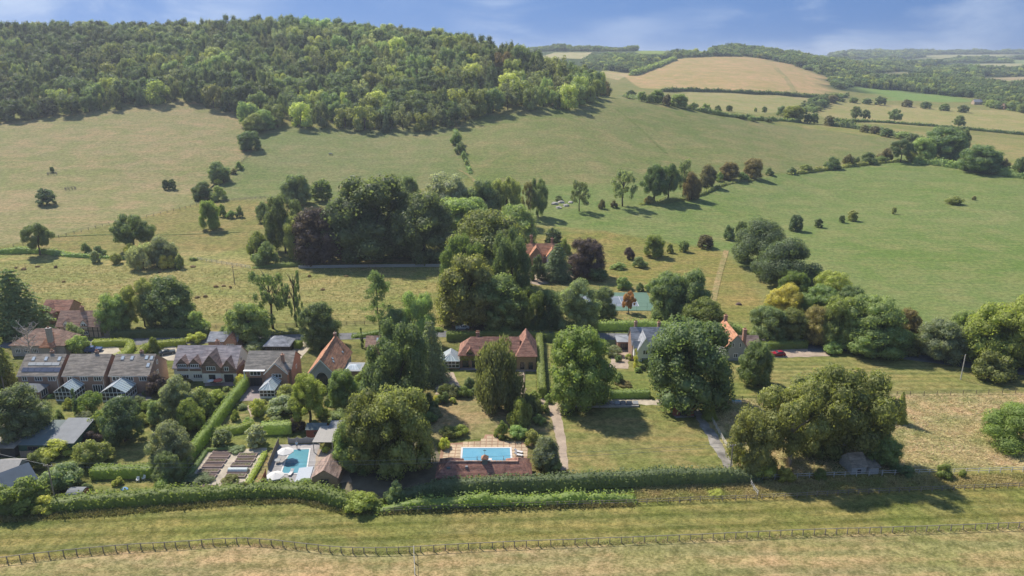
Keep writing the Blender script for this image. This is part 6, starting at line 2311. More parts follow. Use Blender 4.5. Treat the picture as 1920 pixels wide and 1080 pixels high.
# ------------------------------------------------------------------ converted chapel
def chapel():
    p, W = at_px(577, 634, 729)
    root = thing('chapel', 'converted flint chapel with steep orange tiled roof and pointed window', 'chapel', p)
    e, r, D = 3.7, 8.2, 16.5
    MB().extr_y([(0, 0), (W, 0), (W, e), (W / 2, r), (0, e)], 0, D).obj('wall', W_FLINT, root)
    pr = vroof_profile(W, e, r, 0.45, 0.18)
    MB().extr_y(pr, -0.35, D + 0.3).obj('roof', R_ORANGE, root)
    bargeboards(root, 0, W, -0.36, e, r, 0.45, h=0.3)
    # pointed arch window
    aw, sh, ap = 3.4, 1.9, 4.6
    arch = [(-aw / 2, 0.3), (aw / 2, 0.3)] + [(aw / 2 - (aw / 2) * (k / 8) ** 1.6, sh + (ap - sh) * math.sin(math.pi / 2 * k / 8)) for k in range(9)]
    arch += [(-x, z) for x, z in reversed(arch[2:-1])]
    f = MB().extr_y([(x * 1.14, 0.15 + (z - 0.15) * 1.06) for x, z in arch], -0.10, 0.0).obj('window', W_STONE, root, (W / 2, 0, 0))
    MB().extr_y(arch, -0.12, -0.09).obj('pane', M_PANE, f)
    for q in (-0.9, -0.3, 0.3, 0.9):
        MB().box(q - 0.045, q + 0.045, -0.16, -0.115, 0.3, 3.6 - abs(q) * 1.2).obj('mullion', M_BLACKPAINT, f)
    # vents and a skylight on the big slope
    s = math.atan2(r - e, W / 2)
    for yy, u in ((4.0, 0.45), (4.8, 0.55), (12.0, 0.3)):
        v = place(MB().box(-0.32, 0.32, -0.4, 0.4, 0, 0.1).mesh('roof_window', [M_LEAD]), 'roof_window', root, (W - u * W / 2, yy, e + u * (r - e) + 0.2))
        v.rotation_euler.y = s
        place(MB().box(-0.24, 0.24, -0.32, 0.32, 0.1, 0.115).mesh('pane', [M_ROOFGLASS]), 'pane', v)
    for k in range(9):
        MB().box(W / 2 - 0.16, W / 2 + 0.16, k * D / 9, k * D / 9 + D / 9 - 0.06, r + 0.15, r + 0.3).obj('ridge_tile', R_ORANGE, root)
    chimney(root, W / 2, D - 0.5, r - 0.6, r + 1.1, 0.7, 0.7, W_BRICK, 1)
    # low glass roofed link
    MB().box(W + 0.02, W + 5.0, 5.0, 10.5, 0, 2.6).obj('side_extension', W_BROWNBRICK, root)
    MB().box(W + 0.02, W + 5.15, 4.85, 10.65, 2.62, 2.78).obj('flat_roof', M_LEAD, root)
    lan = MB().add([(W + 0.8, 5.6, 2.80), (W + 4.4, 5.6, 2.80), (W + 4.4, 9.2, 2.80), (W + 0.8, 9.2, 2.80), (W + 1.8, 7.0, 3.5), (W + 3.4, 7.0, 3.5), (W + 3.4, 7.8, 3.5), (W + 1.8, 7.8, 3.5)],
                   [(0, 1, 5, 4), (1, 2, 6, 5), (2, 3, 7, 6), (3, 0, 4, 7), (4, 5, 6, 7)]).obj('roof_lantern', M_ROOFGLASS, root)
    for a_, b_ in (((0.8, 5.6, 2.82), (1.8, 7.0, 3.52)), ((4.4, 5.6, 2.82), (3.4, 7.0, 3.52)), ((1.7, 5.6, 2.82), (2.2, 7.0, 3.52)), ((2.6, 5.6, 2.82), (2.6, 7.0, 3.52)), ((3.5, 5.6, 2.82), (3.0, 7.0, 3.52))):
        MB().tube([(a_[0] + W, a_[1], a_[2]), (b_[0] + W, b_[1], b_[2])], 0.05, 4).obj('glazing_bar', M_WHITEPAINT, lan)
    return root


chapel()


def tiled_outbuilding():
    p, L = at_px(687, 717, 664)
    root = thing('outbuilding', 'small red tiled outbuilding with one skylight between slim cypresses', 'outbuilding', p)
    range_x(root, 0, L, 0, 5.0, 2.5, 4.6, W_BRICK, R_OLD)
    rooflight(root, L * 0.72, 0.6, 0, 5.0, 2.5, 4.6, 1.0, 1.2)
    window(root, L * 0.4, -0.005, 0.8, 1.2, 1.0, 2, 1)
    return root


tiled_outbuilding()


# ------------------------------------------------------------------ long red tiled house
def red_house():
    p, L = at_px(862, 972, 690)
    root = thing('red_tiled_house', 'long red brown tiled house half hidden by the weeping birch', 'house', p)
    D, e, r = 8.4, 3.8, 7.6
    MB().box(0, L, 0, D, 0, e - 0.15).obj('wall', W_BRICK, root)
    hip_roof(root, 0, L, 0, D, e, r, R_RED, 0.4, 3.4, 0.0)
    for q in (2.9, 6.4):
        dormer(root, q, -0.1, 3.0, 1.9, 3.2, 4.5, 5.7, W_BOARD, R_RED, 2, frame=M_BLACKPAINT, ww=1.4)
    for q in (1.6, 4.2, 7.2, 10.0, 12.6):
        window(root, q, -0.005, 0.2, 1.7, 2.1, 2, 1, frame=M_BLACKPAINT)
    chimney(root, L * 0.30, D * 0.62, 6.0, 8.6, 0.9, 0.8, W_BRICK, 3)
    # cross wing at the right end, hipped towards the viewer
    x0, W, e2, r2 = L - 0.4, 5.2, 4.0, 8.0
    MB().box(x0, x0 + W, -1.2, D + 1.6, 0, e2 - 0.15).obj('wing_wall', W_BOARD, root)
    o = 0.4
    a, b, c, d = (x0 - o, -1.2 - o, e2), (x0 + W + o, -1.2 - o, e2), (x0 + W + o, D + 1.6, e2), (x0 - o, D + 1.6, e2)
    t0, t1 = (x0 + W / 2, 3.4, r2), (x0 + W / 2, D + 1.6, r2)
    MB().add([a, b, c, d, t0, t1] + [(v[0], v[1], v[2] - 0.14) for v in (a, b, c, d)],
             [(0, 1, 4), (1, 2, 5, 4), (2, 3, 5), (3, 0, 4, 5), (6, 7, 1, 0), (7, 8, 2, 1), (8, 9, 3, 2), (9, 6, 0, 3), (9, 8, 7, 6)]).obj('wing_roof', R_RED, root)
    window(root, x0 + 1.6, -1.205, 0.2, 1.4, 2.0, 2, 1, frame=M_BLACKPAINT)
    window(root, x0 + W * 0.72, -1.205, 0.2, 1.2, 2.0, 1, 1, frame=M_BLACKPAINT, name='door')
    conservatory(root, -5.2, -0.02, -0.8, 4.4, 2.4, 4.0, base=0.4, nx=5, ny=5, dwarf=W_BRICK, hip=2.2)
    # creeper over the front
    rg = np.random.default_rng(9)
    n = 1100
    pp = np.stack([rg.uniform(0, L, n), np.full(n, -0.08) + rg.normal(size=n) * 0.06, 2.4 + rg.random(n) ** 1.5 * 1.3], 1)
    v, f = leaf_quads(pp, np.tile([0, -1.0, 0.4], (n, 1)), 0.32, 0.5, rg)
    c = place(mesh_np('ivy', v, f, [M_LEAF]), 'ivy', root)
    c.color = (*TINT['lime'], 1)
    return root


red_house()


# ------------------------------------------------------------------ grey gabled house and the orange tiled cottage
def grey_house():
    p, L = at_px(1184, 1252, 676)
    root = thing('grey_gabled_house', 'white Victorian house with blue grey slates and white edged gables', 'house', p)
    D, e, r = 7.0, 5.0, 8.6
    range_x(root, 0, L, 0, D, e, r, W_BROWNBRICK, R_SLATE)
    for x0, W, y0, e2, r2 in ((1.0, 4.2, -3.4, 4.6, 8.2), (6.4, 3.4, -1.4, 4.6, 7.4)):
        range_y(root, y0, D * 0.5, x0, W, e2, r2, W_WHITE, R_SLATE, wname='gable_wall', rname='gable_roof')
        bargeboards(root, x0, W, y0 - 0.26, e2, r2, h=0.28)
        window(root, x0 + W / 2, y0 - 0.005, 3.2, 1.4, 1.4, 2, 1)
        window(root, x0 + W / 2, y0 - 0.005, 0.6, 1.8, 1.7, 3, 1)
    # small gabled bays on the side towards the drive
    for y0, zb in ((-2.4, 4.1), (0.6, 4.4)):
        b = MB().extr_x([(y0, 2.0), (y0 + 2.0, 2.0), (y0 + 2.0, zb + 0.9), (y0 + 1.0, zb + 2.2), (y0, zb + 0.9)], 0.2, 2.8).obj('side_gable', W_WHITE, root)
        pr = [(q + y0, z) for q, z in vroof_profile(2.0, zb + 0.9, zb + 2.2, 0.25, 0.12)]
        MB().extr_x(pr, -0.05, 2.8).obj('side_gable_roof', R_SLATE, b)
        window(root, 0.195, y0 + 1.0, zb - 0.4, 1.0, 1.2, 2, 1, -math.pi / 2)
    chimney(root, 1.4, D * 0.6, 7.2, 10.2, 0.8, 0.7, W_BRICK, 2)
    chimney(root, L - 2.2, D * 0.6, 7.2, 10.0, 0.8, 0.7, W_BRICK, 2)
    return root


grey_house()
hip_garage('garage', 'low flat garage beside the grey gabled house drive', 1158, 1182, 656, 5.0, 2.6, 3.0, W_BRICK, M_LEAD)


def orange_cottage():
    p, W = at_px(1360, 1397, 676)
    root = thing('orange_cottage', 'flint cottage with bright orange tiled roof beside the red car', 'cottage', p)
    e, r, D = 4.3, 7.6, 13.0
    MB().extr_y([(0, 0), (W, 0), (W, e), (W / 2, r), (0, e)], 0, D).obj('wall', W_FLINT, root)
    MB().extr_y(vroof_profile(W, e, r, 0.4, 0.18), -0.2, D + 0.2).obj('roof', R_ORANGE, root)
    for q in (0.32, 0.68):
        window(root, W * q, -0.005, 4.0, 0.55, 1.3, 1, 1)
    window(root, W * 0.5, -0.005, 0.9, 1.2, 1.3, 2, 1)
    chimney(root, W / 2, D - 0.8, r - 0.8, r + 1.6, 0.9, 0.8, W_BRICK, 2)
    chimney(root, W + 0.45, 4.0, 0, 8.0, 0.9, 1.2, W_BRICK, 2)
    range_x(root, W + 0.02, W + 5.6, 5.5, 5.0, 2.4, 4.4, W_BLACKBOARD, R_DARK, wname='lean_to_wall', rname='lean_to_roof')
    window(root, -0.005, 2.6, 1.0, 1.2, 1.2, 2, 1, -math.pi / 2)
    window(root, -0.005, 6.0, 1.0, 1.2, 1.2, 2, 1, -math.pi / 2)
    b = MB().extr_x([(4.4, 3.4), (6.4, 3.4), (6.4, 5.0), (5.4, 6.0), (4.4, 5.0)], -0.1, 2.0).obj('side_dormer', W_WHITE, root)
    MB().extr_x([(q + 4.4, z) for q, z in vroof_profile(2.0, 5.0, 6.0, 0.22, 0.12)], -0.3, 2.2).obj('dormer_roof', R_ORANGE, b)
    window(root, -0.11, 5.4, 4.0, 1.2, 0.9, 2, 1, -math.pi / 2)
    return root


orange_cottage()


def farmhouse():
    p = G(978, 498)
    root = thing('farmhouse', 'red tiled brick farmhouse glimpsed between the grove and the plum tree', 'house', p)
    range_x(root, 0, 15.0, 0, 7, 5.0, 8.4, W_BRICK, R_ORANGE)
    range_y(root, -3.0, 3.5, 3.2, 5.4, 4.8, 8.4, W_BROWNBRICK, R_ORANGE, wname='gable_wall', rname='gable_roof')
    range_y(root, -2.0, 3.5, 10.2, 4.4, 4.6, 7.4, W_WHITE, R_ORANGE, wname='gable_wall', rname='gable_roof')
    window(root, 5.9, -3.005, 3.2, 2.0, 1.3, 3, 1)
    window(root, 5.9, -3.005, 0.6, 2.2, 1.5, 3, 1)
    window(root, 12.4, -2.005, 3.0, 1.6, 1.3, 2, 1)
    window(root, 12.4, -2.005, 0.6, 1.8, 1.5, 2, 1)
    window(root, 9.3, -0.005, 3.4, 1.2, 1.2, 2, 1)
    chimney(root, 4.0, 4.4, 7.4, 11.6, 1.1, 0.9, W_BRICK, 3)
    chimney(root, 12.6, 4.4, 7.0, 10.4, 1.0, 0.8, W_BRICK, 2)
    return root


farmhouse()


# ------------------------------------------------------------------ old cottages at the left
def timber_cottage():
    p, L = at_px(110, 190, 632)
    root = thing('timbered_cottage', 'timber framed cottage with old clay tiles beside the gravel drive', 'cottage', p)
    D, e, r = 7.2, 3.7, 7.2
    range_x(root, 0, L, 0, D, e, r, W_BUFF, R_OLD)
    for k in range(9):
        x = L * (k + 0.5) / 9
        MB().box(x - 0.11, x + 0.11, -0.04, 0.0, 0, e - 0.3).obj('timber_stud', M_BLACKPAINT, root)
    MB().box(0, L, -0.045, 0.0, 1.9, 2.1).obj('timber_rail', M_BLACKPAINT, root)
    dormer(root, L * 0.64, -0.1, 2.6, 1.9, 2.9, 4.3, 5.5, W_WHITE, R_OLD, 2, ww=1.4)
    dormer(root, L * 0.24, -0.1, 2.6, 1.9, 2.9, 4.3, 5.5, W_WHITE, R_OLD, 2, ww=1.4)
    window(root, L * 0.66, -0.05, 0.8, 1.4, 1.0, 2, 1)
    window(root, L * 0.30, -0.05, 0.8, 1.4, 1.0, 2, 1)
    chimney(root, L * 0.5, D * 0.5, r - 0.6, r + 1.4, 0.9, 0.8, W_BRICK, 2)
    MB().extr_x([(1.0, 0), (D - 1, 0), (D - 1, 2.2), (D / 2, 3.6), (1.0, 2.2)], L + 0.3, L + 4.4).obj('log_store', W_STONE, root)
    return root


timber_cottage()


def brick_outbuildings():
    p, L = at_px(82, 132, 602)
    root = thing('brick_barn', 'red brick barn with twin gables behind the timbered cottage', 'barn', p)
    range_x(root, 0, L, 0, 7, 3.6, 6.0, W_BRICK, R_RED)
    range_y(root, -2.5, 3.5, 0.3, 4.2, 3.6, 5.8, W_BRICK, R_RED, wname='gable_wall', rname='gable_roof')
    window(root, 2.4, -2.505, 0.6, 1.4, 1.6, 2, 1, frame=M_BLACKPAINT)
    return root


brick_outbuildings()


def hipped_cottage():
    p, L = at_px(24, 124, 668)
    root = thing('hipped_cottage', 'old cottage with hipped clay roof and tall grey chimney behind the dead tree', 'cottage', p)
    D, e, r = 8.0, 3.4, 7.0
    MB().box(0, L, 0, D, 0, e - 0.15).obj('wall', W_STONE, root)
    hip_roof(root, 0, L, 0, D, e, r, R_OLD, 0.4, 6.0, 4.0)
    MB().add([(L * 0.58, -1.4, 3.2), (L * 0.86, -1.4, 3.2), (L * 0.86, 3.0, 3.4), (L * 0.58, 3.0, 3.4), (L * 0.70, 1.6, 6.2), (L * 0.72, 3.0, 6.3), (L * 0.58, -1.4, 3.05), (L * 0.86, -1.4, 3.05), (L * 0.86, 3.0, 3.05), (L * 0.58, 3.0, 3.05)],
             [(0, 1, 4), (1, 2, 5, 4), (3, 0, 4, 5), (2, 3, 5), (6, 7, 1, 0), (7, 8, 2, 1), (8, 9, 3, 2), (9, 6, 0, 3), (9, 8, 7, 6)]).obj('porch_roof', R_ORANGE, root)
    MB().box(L * 0.60, L * 0.84, -1.0, -0.01, 0, 3.0).obj('porch_wall', W_STONE, root)
    chimney(root, L * 0.76, 0.2, 2.0, 8.6, 1.3, 1.0, W_STONE, 2)
    for q in (0.12, 0.28, 0.45):
        window(root, L * q, -0.005, 1.0, 1.5, 1.3, 3, 1)
    return root


hipped_cottage()


# ------------------------------------------------------------------ pool house
def pool_house():
    p, L = at_px(820, 994, 912)
    root = thing('pool_house', 'low pool house with red clay tiles and a small ridge cupola', 'outbuilding', p)
    D, e, r = 5.0, 2.1, 4.15
    MB().box(0, L, 0, D, 0, e - 0.15).obj('wall', W_BRICK, root)
    hip_roof(root, 0, L, 0, D, e, r, R_POOL, 0.4, 2.6, 2.6)
    for x0, W in ((0.2, 4.4), (L - 4.6, 4.4)):      # short wings to the pool side
        MB().box(x0, x0 + W, D + 0.02, D + 1.6, 0, e - 0.2).obj('wing_wall', W_BRICK, root)
        a, b, c, d = (x0 - 0.3, D * 0.45, e + 0.02), (x0 + W + 0.3, D * 0.45, e + 0.02), (x0 + W + 0.3, D + 2.0, e + 0.02), (x0 - 0.3, D + 2.0, e + 0.02)
        t0, t1 = (x0 + W / 2, D * 0.5, r + 0.2), (x0 + W / 2, D * 0.75, r + 0.2)
        MB().add([a, b, c, d, t0, t1], [(0, 1, 4), (1, 2, 5, 4), (2, 3, 5), (3, 0, 4, 5), (3, 2, 1, 0)]).obj('wing_roof', R_RED, root)
    for k in range(22):      # ridge tiles
        x = 2.3 + (L - 4.6) * k / 22
        MB().box(x, x + (L - 4.6) / 22 - 0.05, D / 2 - 0.16, D / 2 + 0.16, r - 0.06, r + 0.12).obj('ridge_tile', R_OLD, root)
    # cupola with a vane
    cx, cy_ = L * 0.51, D / 2
    cu = MB().box(cx - 0.55, cx + 0.55, cy_ - 0.55, cy_ + 0.55, r - 0.6, r + 0.75).obj('cupola', M_GREENMETAL, root)
    MB().add([(cx - 0.75, cy_ - 0.75, r + 0.77), (cx + 0.75, cy_ - 0.75, r + 0.77), (cx + 0.75, cy_ + 0.75, r + 0.77), (cx - 0.75, cy_ + 0.75, r + 0.77), (cx, cy_, r + 1.6)],
             [(0, 1, 4), (1, 2, 4), (2, 3, 4), (3, 0, 4), (3, 2, 1, 0)]).obj('cupola_roof', R_ORANGE, cu)
    MB().tube([(cx, cy_, r + 1.5), (cx, cy_, r + 2.8)], 0.03, 5).obj('weather_vane', M_LEAD, cu)
    MB().box(cx - 0.3, cx + 0.3, cy_ - 0.02, cy_ + 0.02, r + 2.4, r + 2.52).obj('vane_arrow', M_GREENMETAL, cu)
    for q in (0.12, 0.32, 0.6, 0.82):
        window(root, L * q, -0.005, 0.8, 1.4, 1.1, 2, 1)
    MB().box(L * 0.30, L * 0.30 + 0.5, D * 0.25, D * 0.25 + 0.4, e + 0.6, e + 1.6).obj('roof_vent', M_LEAD, root)
    MB().box(L * 0.10, L * 0.10 + 0.7, D * 0.22, D * 0.22 + 0.5, e + 0.5, e + 1.4).obj('roof_vent', M_GREENMETAL, root)
    return root


pool_house()


# ------------------------------------------------------------------ sheds
def shed(name, label, xl, xr, yb, D, e, r, wall, roof, rz=0.0, kind='gable', win=None, cat='shed'):
    p, L = at_px(xl, xr, yb)
    root = thing(name, label, cat, p, rz)
    if kind == 'gable':
        range_x(root, 0, L, 0, D, e, r, wall, roof, 0.15, 0.2, 0.08)
    elif kind == 'gable_y':
        range_y(root, 0, D, 0, L, e, r, wall, roof, 0.15, 0.2, 0.08)
    else:   # one slope falling to the front
        MB().extr_x([(0, 0), (D, 0), (D, r), (0, e)], 0, L).obj('wall', wall, root)
        MB().extr_x([(-0.3, e + 0.01), (D + 0.2, r + 0.03), (D + 0.2, r + 0.11), (-0.3, e + 0.09)], -0.2, L + 0.2).obj('roof', roof, root)
    if win:
        window(root, L * 0.5, -0.005, win[0], win[1], win[2], 2, 1, frame=M_DARKWOOD, name=win[3] if len(win) > 3 else 'window')
    return root


shed('metal_shed', 'green walled shed under a grey green metal roof below the olive tree', 36, 92, 852, 8.5, 2.3, 3.6, M_GREENWALL, M_GREENMETAL, kind='mono', win=(0.05, 2.2, 1.9, 'shed_door'))
shed('metal_shed', 'pale grey metal roofed shed joined to the green one', 92.6, 142, 850, 8.5, 2.5, 3.9, M_GREENWALL, M_METAL, kind='mono')
shed('dark_shed', 'dark low shed at the picture edge above a white gate post', -40, 30, 858, 9.0, 2.3, 3.0, W_BLACKBOARD, R_MOSS, kind='mono', win=(0.05, 2.0, 1.9, 'shed_door'))
shed('blue_roofed_shed', 'long shed with blue grey felt roof set askew', 12, 68, 940, 7.0, 2.2, 4.4, M_PALEBOARD, M_BLUEROOF, rz=R(52), win=(0.7, 1.2, 0.9))
shed('garden_shed', 'little grey gabled shed with a white door at the picture edge', -8, 32, 902, 5.0, 2.1, 3.4, M_PALEBOARD, M_PALEBOARD, win=(0.05, 1.0, 1.8, 'shed_door'))
shed('little_shed', 'small reddish shed with dark felt roof behind the wavy fence', 575, 611, 821, 3.0, 2.1, 2.9, M_REDSHED, M_GREENMETAL, kind='gable', win=(0.8, 0.9, 0.8))
shed('lean_to', 'pale flat lean-to roof behind the pool pergola', 616, 650, 826, 4.0, 2.4, 2.7, M_PALEBOARD, M_METAL, kind='mono')
shed('pool_lodge', 'brown timber pool lodge with one pale and one dark roof slope', 586, 634, 914, 6.4, 2.2, 3.9, W_BOARD, R_DARK, kind='gable_y', win=(0.05, 1.6, 1.9, 'door'))
shed('field_shelter', 'open red brown field shelter under the great chestnut', 1262, 1301, 780, 3.6, 2.2, 2.7, M_REDSHED, R_MOSS, kind='mono', win=(0.05, 1.8, 1.8, 'doorway'))
shed('white_shed', 'old whitewashed shed with a mossy roof under the pale trunked tree', 1596, 1626, 890, 4.4, 1.8, 3.7, W_OLDWHITE, R_MOSS, rz=R(8), win=(0.3, 0.8, 0.8))
shed('white_lean_to', 'low whitewashed lean-to beside the old mossy shed', 1629, 1648, 890, 3.2, 1.6, 2.3, W_OLDWHITE, R_MOSS, rz=R(8), kind='mono')


def barrel_hut():
    p, L = at_px(124, 154, 942)
    root = thing('barrel_hut', 'small round topped metal hut beside the timber pole', 'shed', p)
    arc = [(1.5 * math.cos(a), 1.1 + 1.0 * math.sin(a)) for a in np.linspace(0, math.pi, 11)]
    MB().extr_x([(-1.5, 0), (1.5, 0)] + arc, 0, L).obj('shell', M_METAL, root, (0, 1.5, 0))
    MB().extr_x([(-1.3, 0), (1.3, 0)] + [(0.87 * a, 1.1 + 0.85 * (b - 1.1)) for a, b in arc], L, L + 0.06).obj('end_wall', M_REDSHED, root, (0, 1.5, 0))
    return root


barrel_hut()
# ------------------------------------------------------------------ swimming pools and terraces
def water_mat(name, c1, c2):
    m, t, b, L = mat(name, 0.06, 0.5)
    ge = nd(t, 'ShaderNodeNewGeometry')
    n = noise(t, ge.outputs['Position'], 0.5, 3, 0.6)
    L(mixc(t, n, c1, c2), b.inputs['Base Color'])
    bp = nd(t, 'ShaderNodeBump')
    bp.inputs['Strength'].default_value = 0.08
    bp.inputs['Distance'].default_value = 0.03
    L(noise(t, ge.outputs['Position'], 4.0, 2), bp.inputs['Height'])
    L(bp.outputs[0], b.inputs['Normal'])
    return m


M_WATER = water_mat('pool_water', (0.11, 0.30, 0.42), (0.18, 0.41, 0.53))
M_TEALWATER = water_mat('teal_pool_water', (0.09, 0.25, 0.31), (0.13, 0.32, 0.37))
M_DEEPTILE = plain('dark_mosaic', (0.045, 0.15, 0.20), 0.2, 0.5)
M_CANVAS = plain('white_canvas', (0.60, 0.58, 0.55), 0.9, 0.1, var=0.04)
M_REDCANVAS = plain('red_canvas', (0.52, 0.13, 0.09), 0.9, 0.1, var=0.06)
M_CUSHION = plain('pale_cushion', (0.62, 0.60, 0.58), 0.9, 0.1)
M_TARPBLUE = plain('blue_tarp', (0.16, 0.34, 0.62), 0.5, 0.3)


def loop_px(pts):
    w = [G(x, y) for x, y in pts]
    c = sum(w, Vector()) / len(w)
    o = [(p.x - c.x, p.y - c.y) for p in w]
    area = sum(o[i][0] * o[(i + 1) % len(o)][1] - o[(i + 1) % len(o)][0] * o[i][1] for i in range(len(o)))
    if area < 0:
        o.reverse()
    return c, o


def pool(label, pts, water, rim=0.38, z=0.09):
    c, o = loop_px(pts)
    root = thing('swimming_pool', label, 'swimming pool', (c.x, c.y, 0))
    n = len(o)
    out = []
    for i in range(n):
        a, b, d = Vector(o[i - 1]), Vector(o[i]), Vector(o[(i + 1) % n])
        e1, e2 = (b - a).normalized(), (d - b).normalized()
        n1, n2 = Vector((e1.y, -e1.x)), Vector((e2.y, -e2.x))
        m = (n1 + n2)
        m = m / max(0.3, m.dot(n1))
        out.append(b + m * rim)
    vs = [(x, y, z + 0.05) for x, y in o] + [(p.x, p.y, z + 0.05) for p in out] + [(x, y, 0.0) for x, y in o] + [(p.x, p.y, 0.0) for p in out]
    fs = []
    for i in range(n):
        j = (i + 1) % n
        fs += [(i, i + n, j + n, j), (i + n, i + 3 * n, j + 3 * n, j + n), (i, j, j + 2 * n, i + 2 * n)]
    MB().add(vs, fs).obj('coping', M_CUSHION, root)
    MB().add([(x, y, z) for x, y in o], [tuple(range(n))]).obj('water', water, root)
    return root, c, o


pl, pc, po = pool('blue rectangular swimming pool behind the tiled pool house', [(868, 841), (956, 841), (958, 868), (866, 868)], M_WATER)
MB().box(-1.0, 1.2, -2.0, -1.2, 0.096, 0.10).obj('step', M_CUSHION, pl)
for sx in (-1.9, 3.7):
    MB().tube([(sx, -2.3, 0.0), (sx, -2.3, 0.9), (sx, -1.9, 1.0), (sx, -1.6, 0.1)], 0.06, 5).obj('ladder', M_LEAD, pl)
pl2, pc2, po2 = pool('teal swimming pool with a dark octagon beside white parasols', [(549, 844), (580, 843), (578, 856), (573, 888), (528, 888), (538, 860)], M_TEALWATER, 0.3)
cc = G(547, 870) - pc2
MB().add([(cc.x + 1.65 * math.cos(a), cc.y + 1.5 * math.sin(a), 0.096) for a in np.linspace(0, 2 * math.pi, 8, endpoint=False) + math.pi / 8], [tuple(range(8))]).obj('mosaic_octagon', M_DEEPTILE, pl2)


def patio_slabs():
    """sandstone slabs with brick bands between, laid around the rectangular pool"""
    outline = [(822, 872), (826, 846), (830, 833), (872, 829), (904, 827), (910, 815), (930, 815), (936, 827), (984, 829), (990, 842), (986, 872)]
    poly = [tuple(G(x, y)[:2]) for x, y in outline]
    o = sheet('pool_terrace', outline, M_BRICKJOINT, wob=0)
    hole = [tuple(G(x, y)[:2]) for x, y in [(866, 840), (958, 840), (960, 872), (864, 872)]]
    ms = MB().box(-0.56, 0.56, -0.56, 0.56, 0, 0.035).mesh('slab', M_SLAB)
    bx = [p[0] for p in poly]
    by = [p[1] for p in poly]
    xs = np.arange(min(bx), max(bx), 1.30)
    ys = np.arange(min(by), max(by), 1.30)
    z = _sz[0] + 0.002
    for x in xs:
        for y in ys:
            q = np.array([[x - .5, y - .5], [x + .5, y - .5], [x + .5, y + .5], [x - .5, y + .5]])
            if in_poly(q[:, 0], q[:, 1], poly).sum() >= 3 and not in_poly(np.array([x]), np.array([y]), hole).any():
                place(ms, 'slab', o, (x, y, z), 0)


patio_slabs()


def lounger(label, x, y, rz, m=M_CUSHION):
    root = thing('sun_lounger', label, 'sun lounger', G(x, y), rz)
    MB().box(-0.33, 0.33, -0.95, 0.35, 0.30, 0.42).obj('seat', m, root)
    b = MB().box(-0.33, 0.33, 0.0, 0.72, 0.0, 0.11).obj('backrest', m, root, (0, 0.36, 0.32))
    b.rotation_euler.x = R(38)
    for sx in (-0.28, 0.28):
        for sy in (-0.85, 0.3):
            MB().box(sx - 0.03, sx + 0.03, sy - 0.03, sy + 0.03, 0, 0.30).obj('leg', M_LEAD, root)


lounger('sun lounger by the rectangular pool, farther of two', 972, 849, R(70))
lounger('sun lounger by the rectangular pool, nearer of two', 972, 855, R(70))
lounger('white sun lounger beside the teal pool', 546, 889, R(-8))


def parasol(label, x, y, rad, h, m, cat='parasol'):
    root = thing('parasol', label, cat, G(x, y))
    MB().tube([(0, 0, 0), (0, 0, h + 0.1)], 0.04, 6).obj('pole', M_DARKWOOD, root)
    n = 8
    vs = [(0, 0, h)] + [(rad * math.cos(2 * math.pi * k / n), rad * math.sin(2 * math.pi * k / n), h - rad * 0.32) for k in range(n)] + [(rad * math.cos(2 * math.pi * k / n), rad * math.sin(2 * math.pi * k / n), h - rad * 0.32 - 0.14) for k in range(n)]
    fs = [(0, 1 + k, 1 + (k + 1) % n) for k in range(n)] + [(1 + k, 1 + n + k, 1 + n + (k + 1) % n, 1 + (k + 1) % n) for k in range(n)]
    MB().add(vs, fs).obj('canopy', m, root)
    MB().tube([(0, 0, 0), (0, 0, 0.12)], [0.3, 0.28], 8).obj('base', M_LEAD, root)


parasol('white parasol at the far corner of the teal pool', 537, 862, 1.75, 2.6, M_CANVAS)
parasol('white parasol at the near corner of the teal pool', 518, 908, 1.75, 2.6, M_CANVAS)
parasol('white parasol beside the wide glass conservatory', 225, 759, 1.2, 2.4, M_CANVAS)
parasol('low red parasol on the cream house terrace', 410, 722, 1.15, 1.8, M_REDCANVAS)
parasol('pale parasol beside the purple plum bush', 321, 722, 1.0, 1.8, M_CANVAS)
parasol('pale parasol on the cream house terrace near the red one', 396, 722, 0.9, 1.6, M_CUSHION)


def table(label, x, y, r=0.6):
    root = thing('garden_table', label, 'table', G(x, y))
    MB().tube([(0, 0, 0.70), (0, 0, 0.74)], r, 12).obj('table_top', M_LEAD, root)
    for k in range(3):
        a = k * 2.094
        MB().tube([(math.cos(a) * r * 0.7, math.sin(a) * r * 0.7, 0), (math.cos(a) * r * 0.3, math.sin(a) * r * 0.3, 0.7)], 0.03, 5).obj('leg', M_LEAD, root)


table('round grey table at the side of the teal pool', 521, 868, 0.65)
table('round table under the near pool parasol', 519, 905, 0.7)


def pool_cover():
    c, o = loop_px([(561, 879), (588, 876), (580, 903), (553, 905)])
    r_ = thing('pool_cover', 'pale folded sheet spread beside the teal pool', 'sheet', (c.x, c.y, 0))
    MB().prism(o, 0.02, 0.22).obj('sheet', plain('pale_sheet', (0.42, 0.45, 0.49), 0.8, 0.2, var=0.06), r_)


pool_cover()


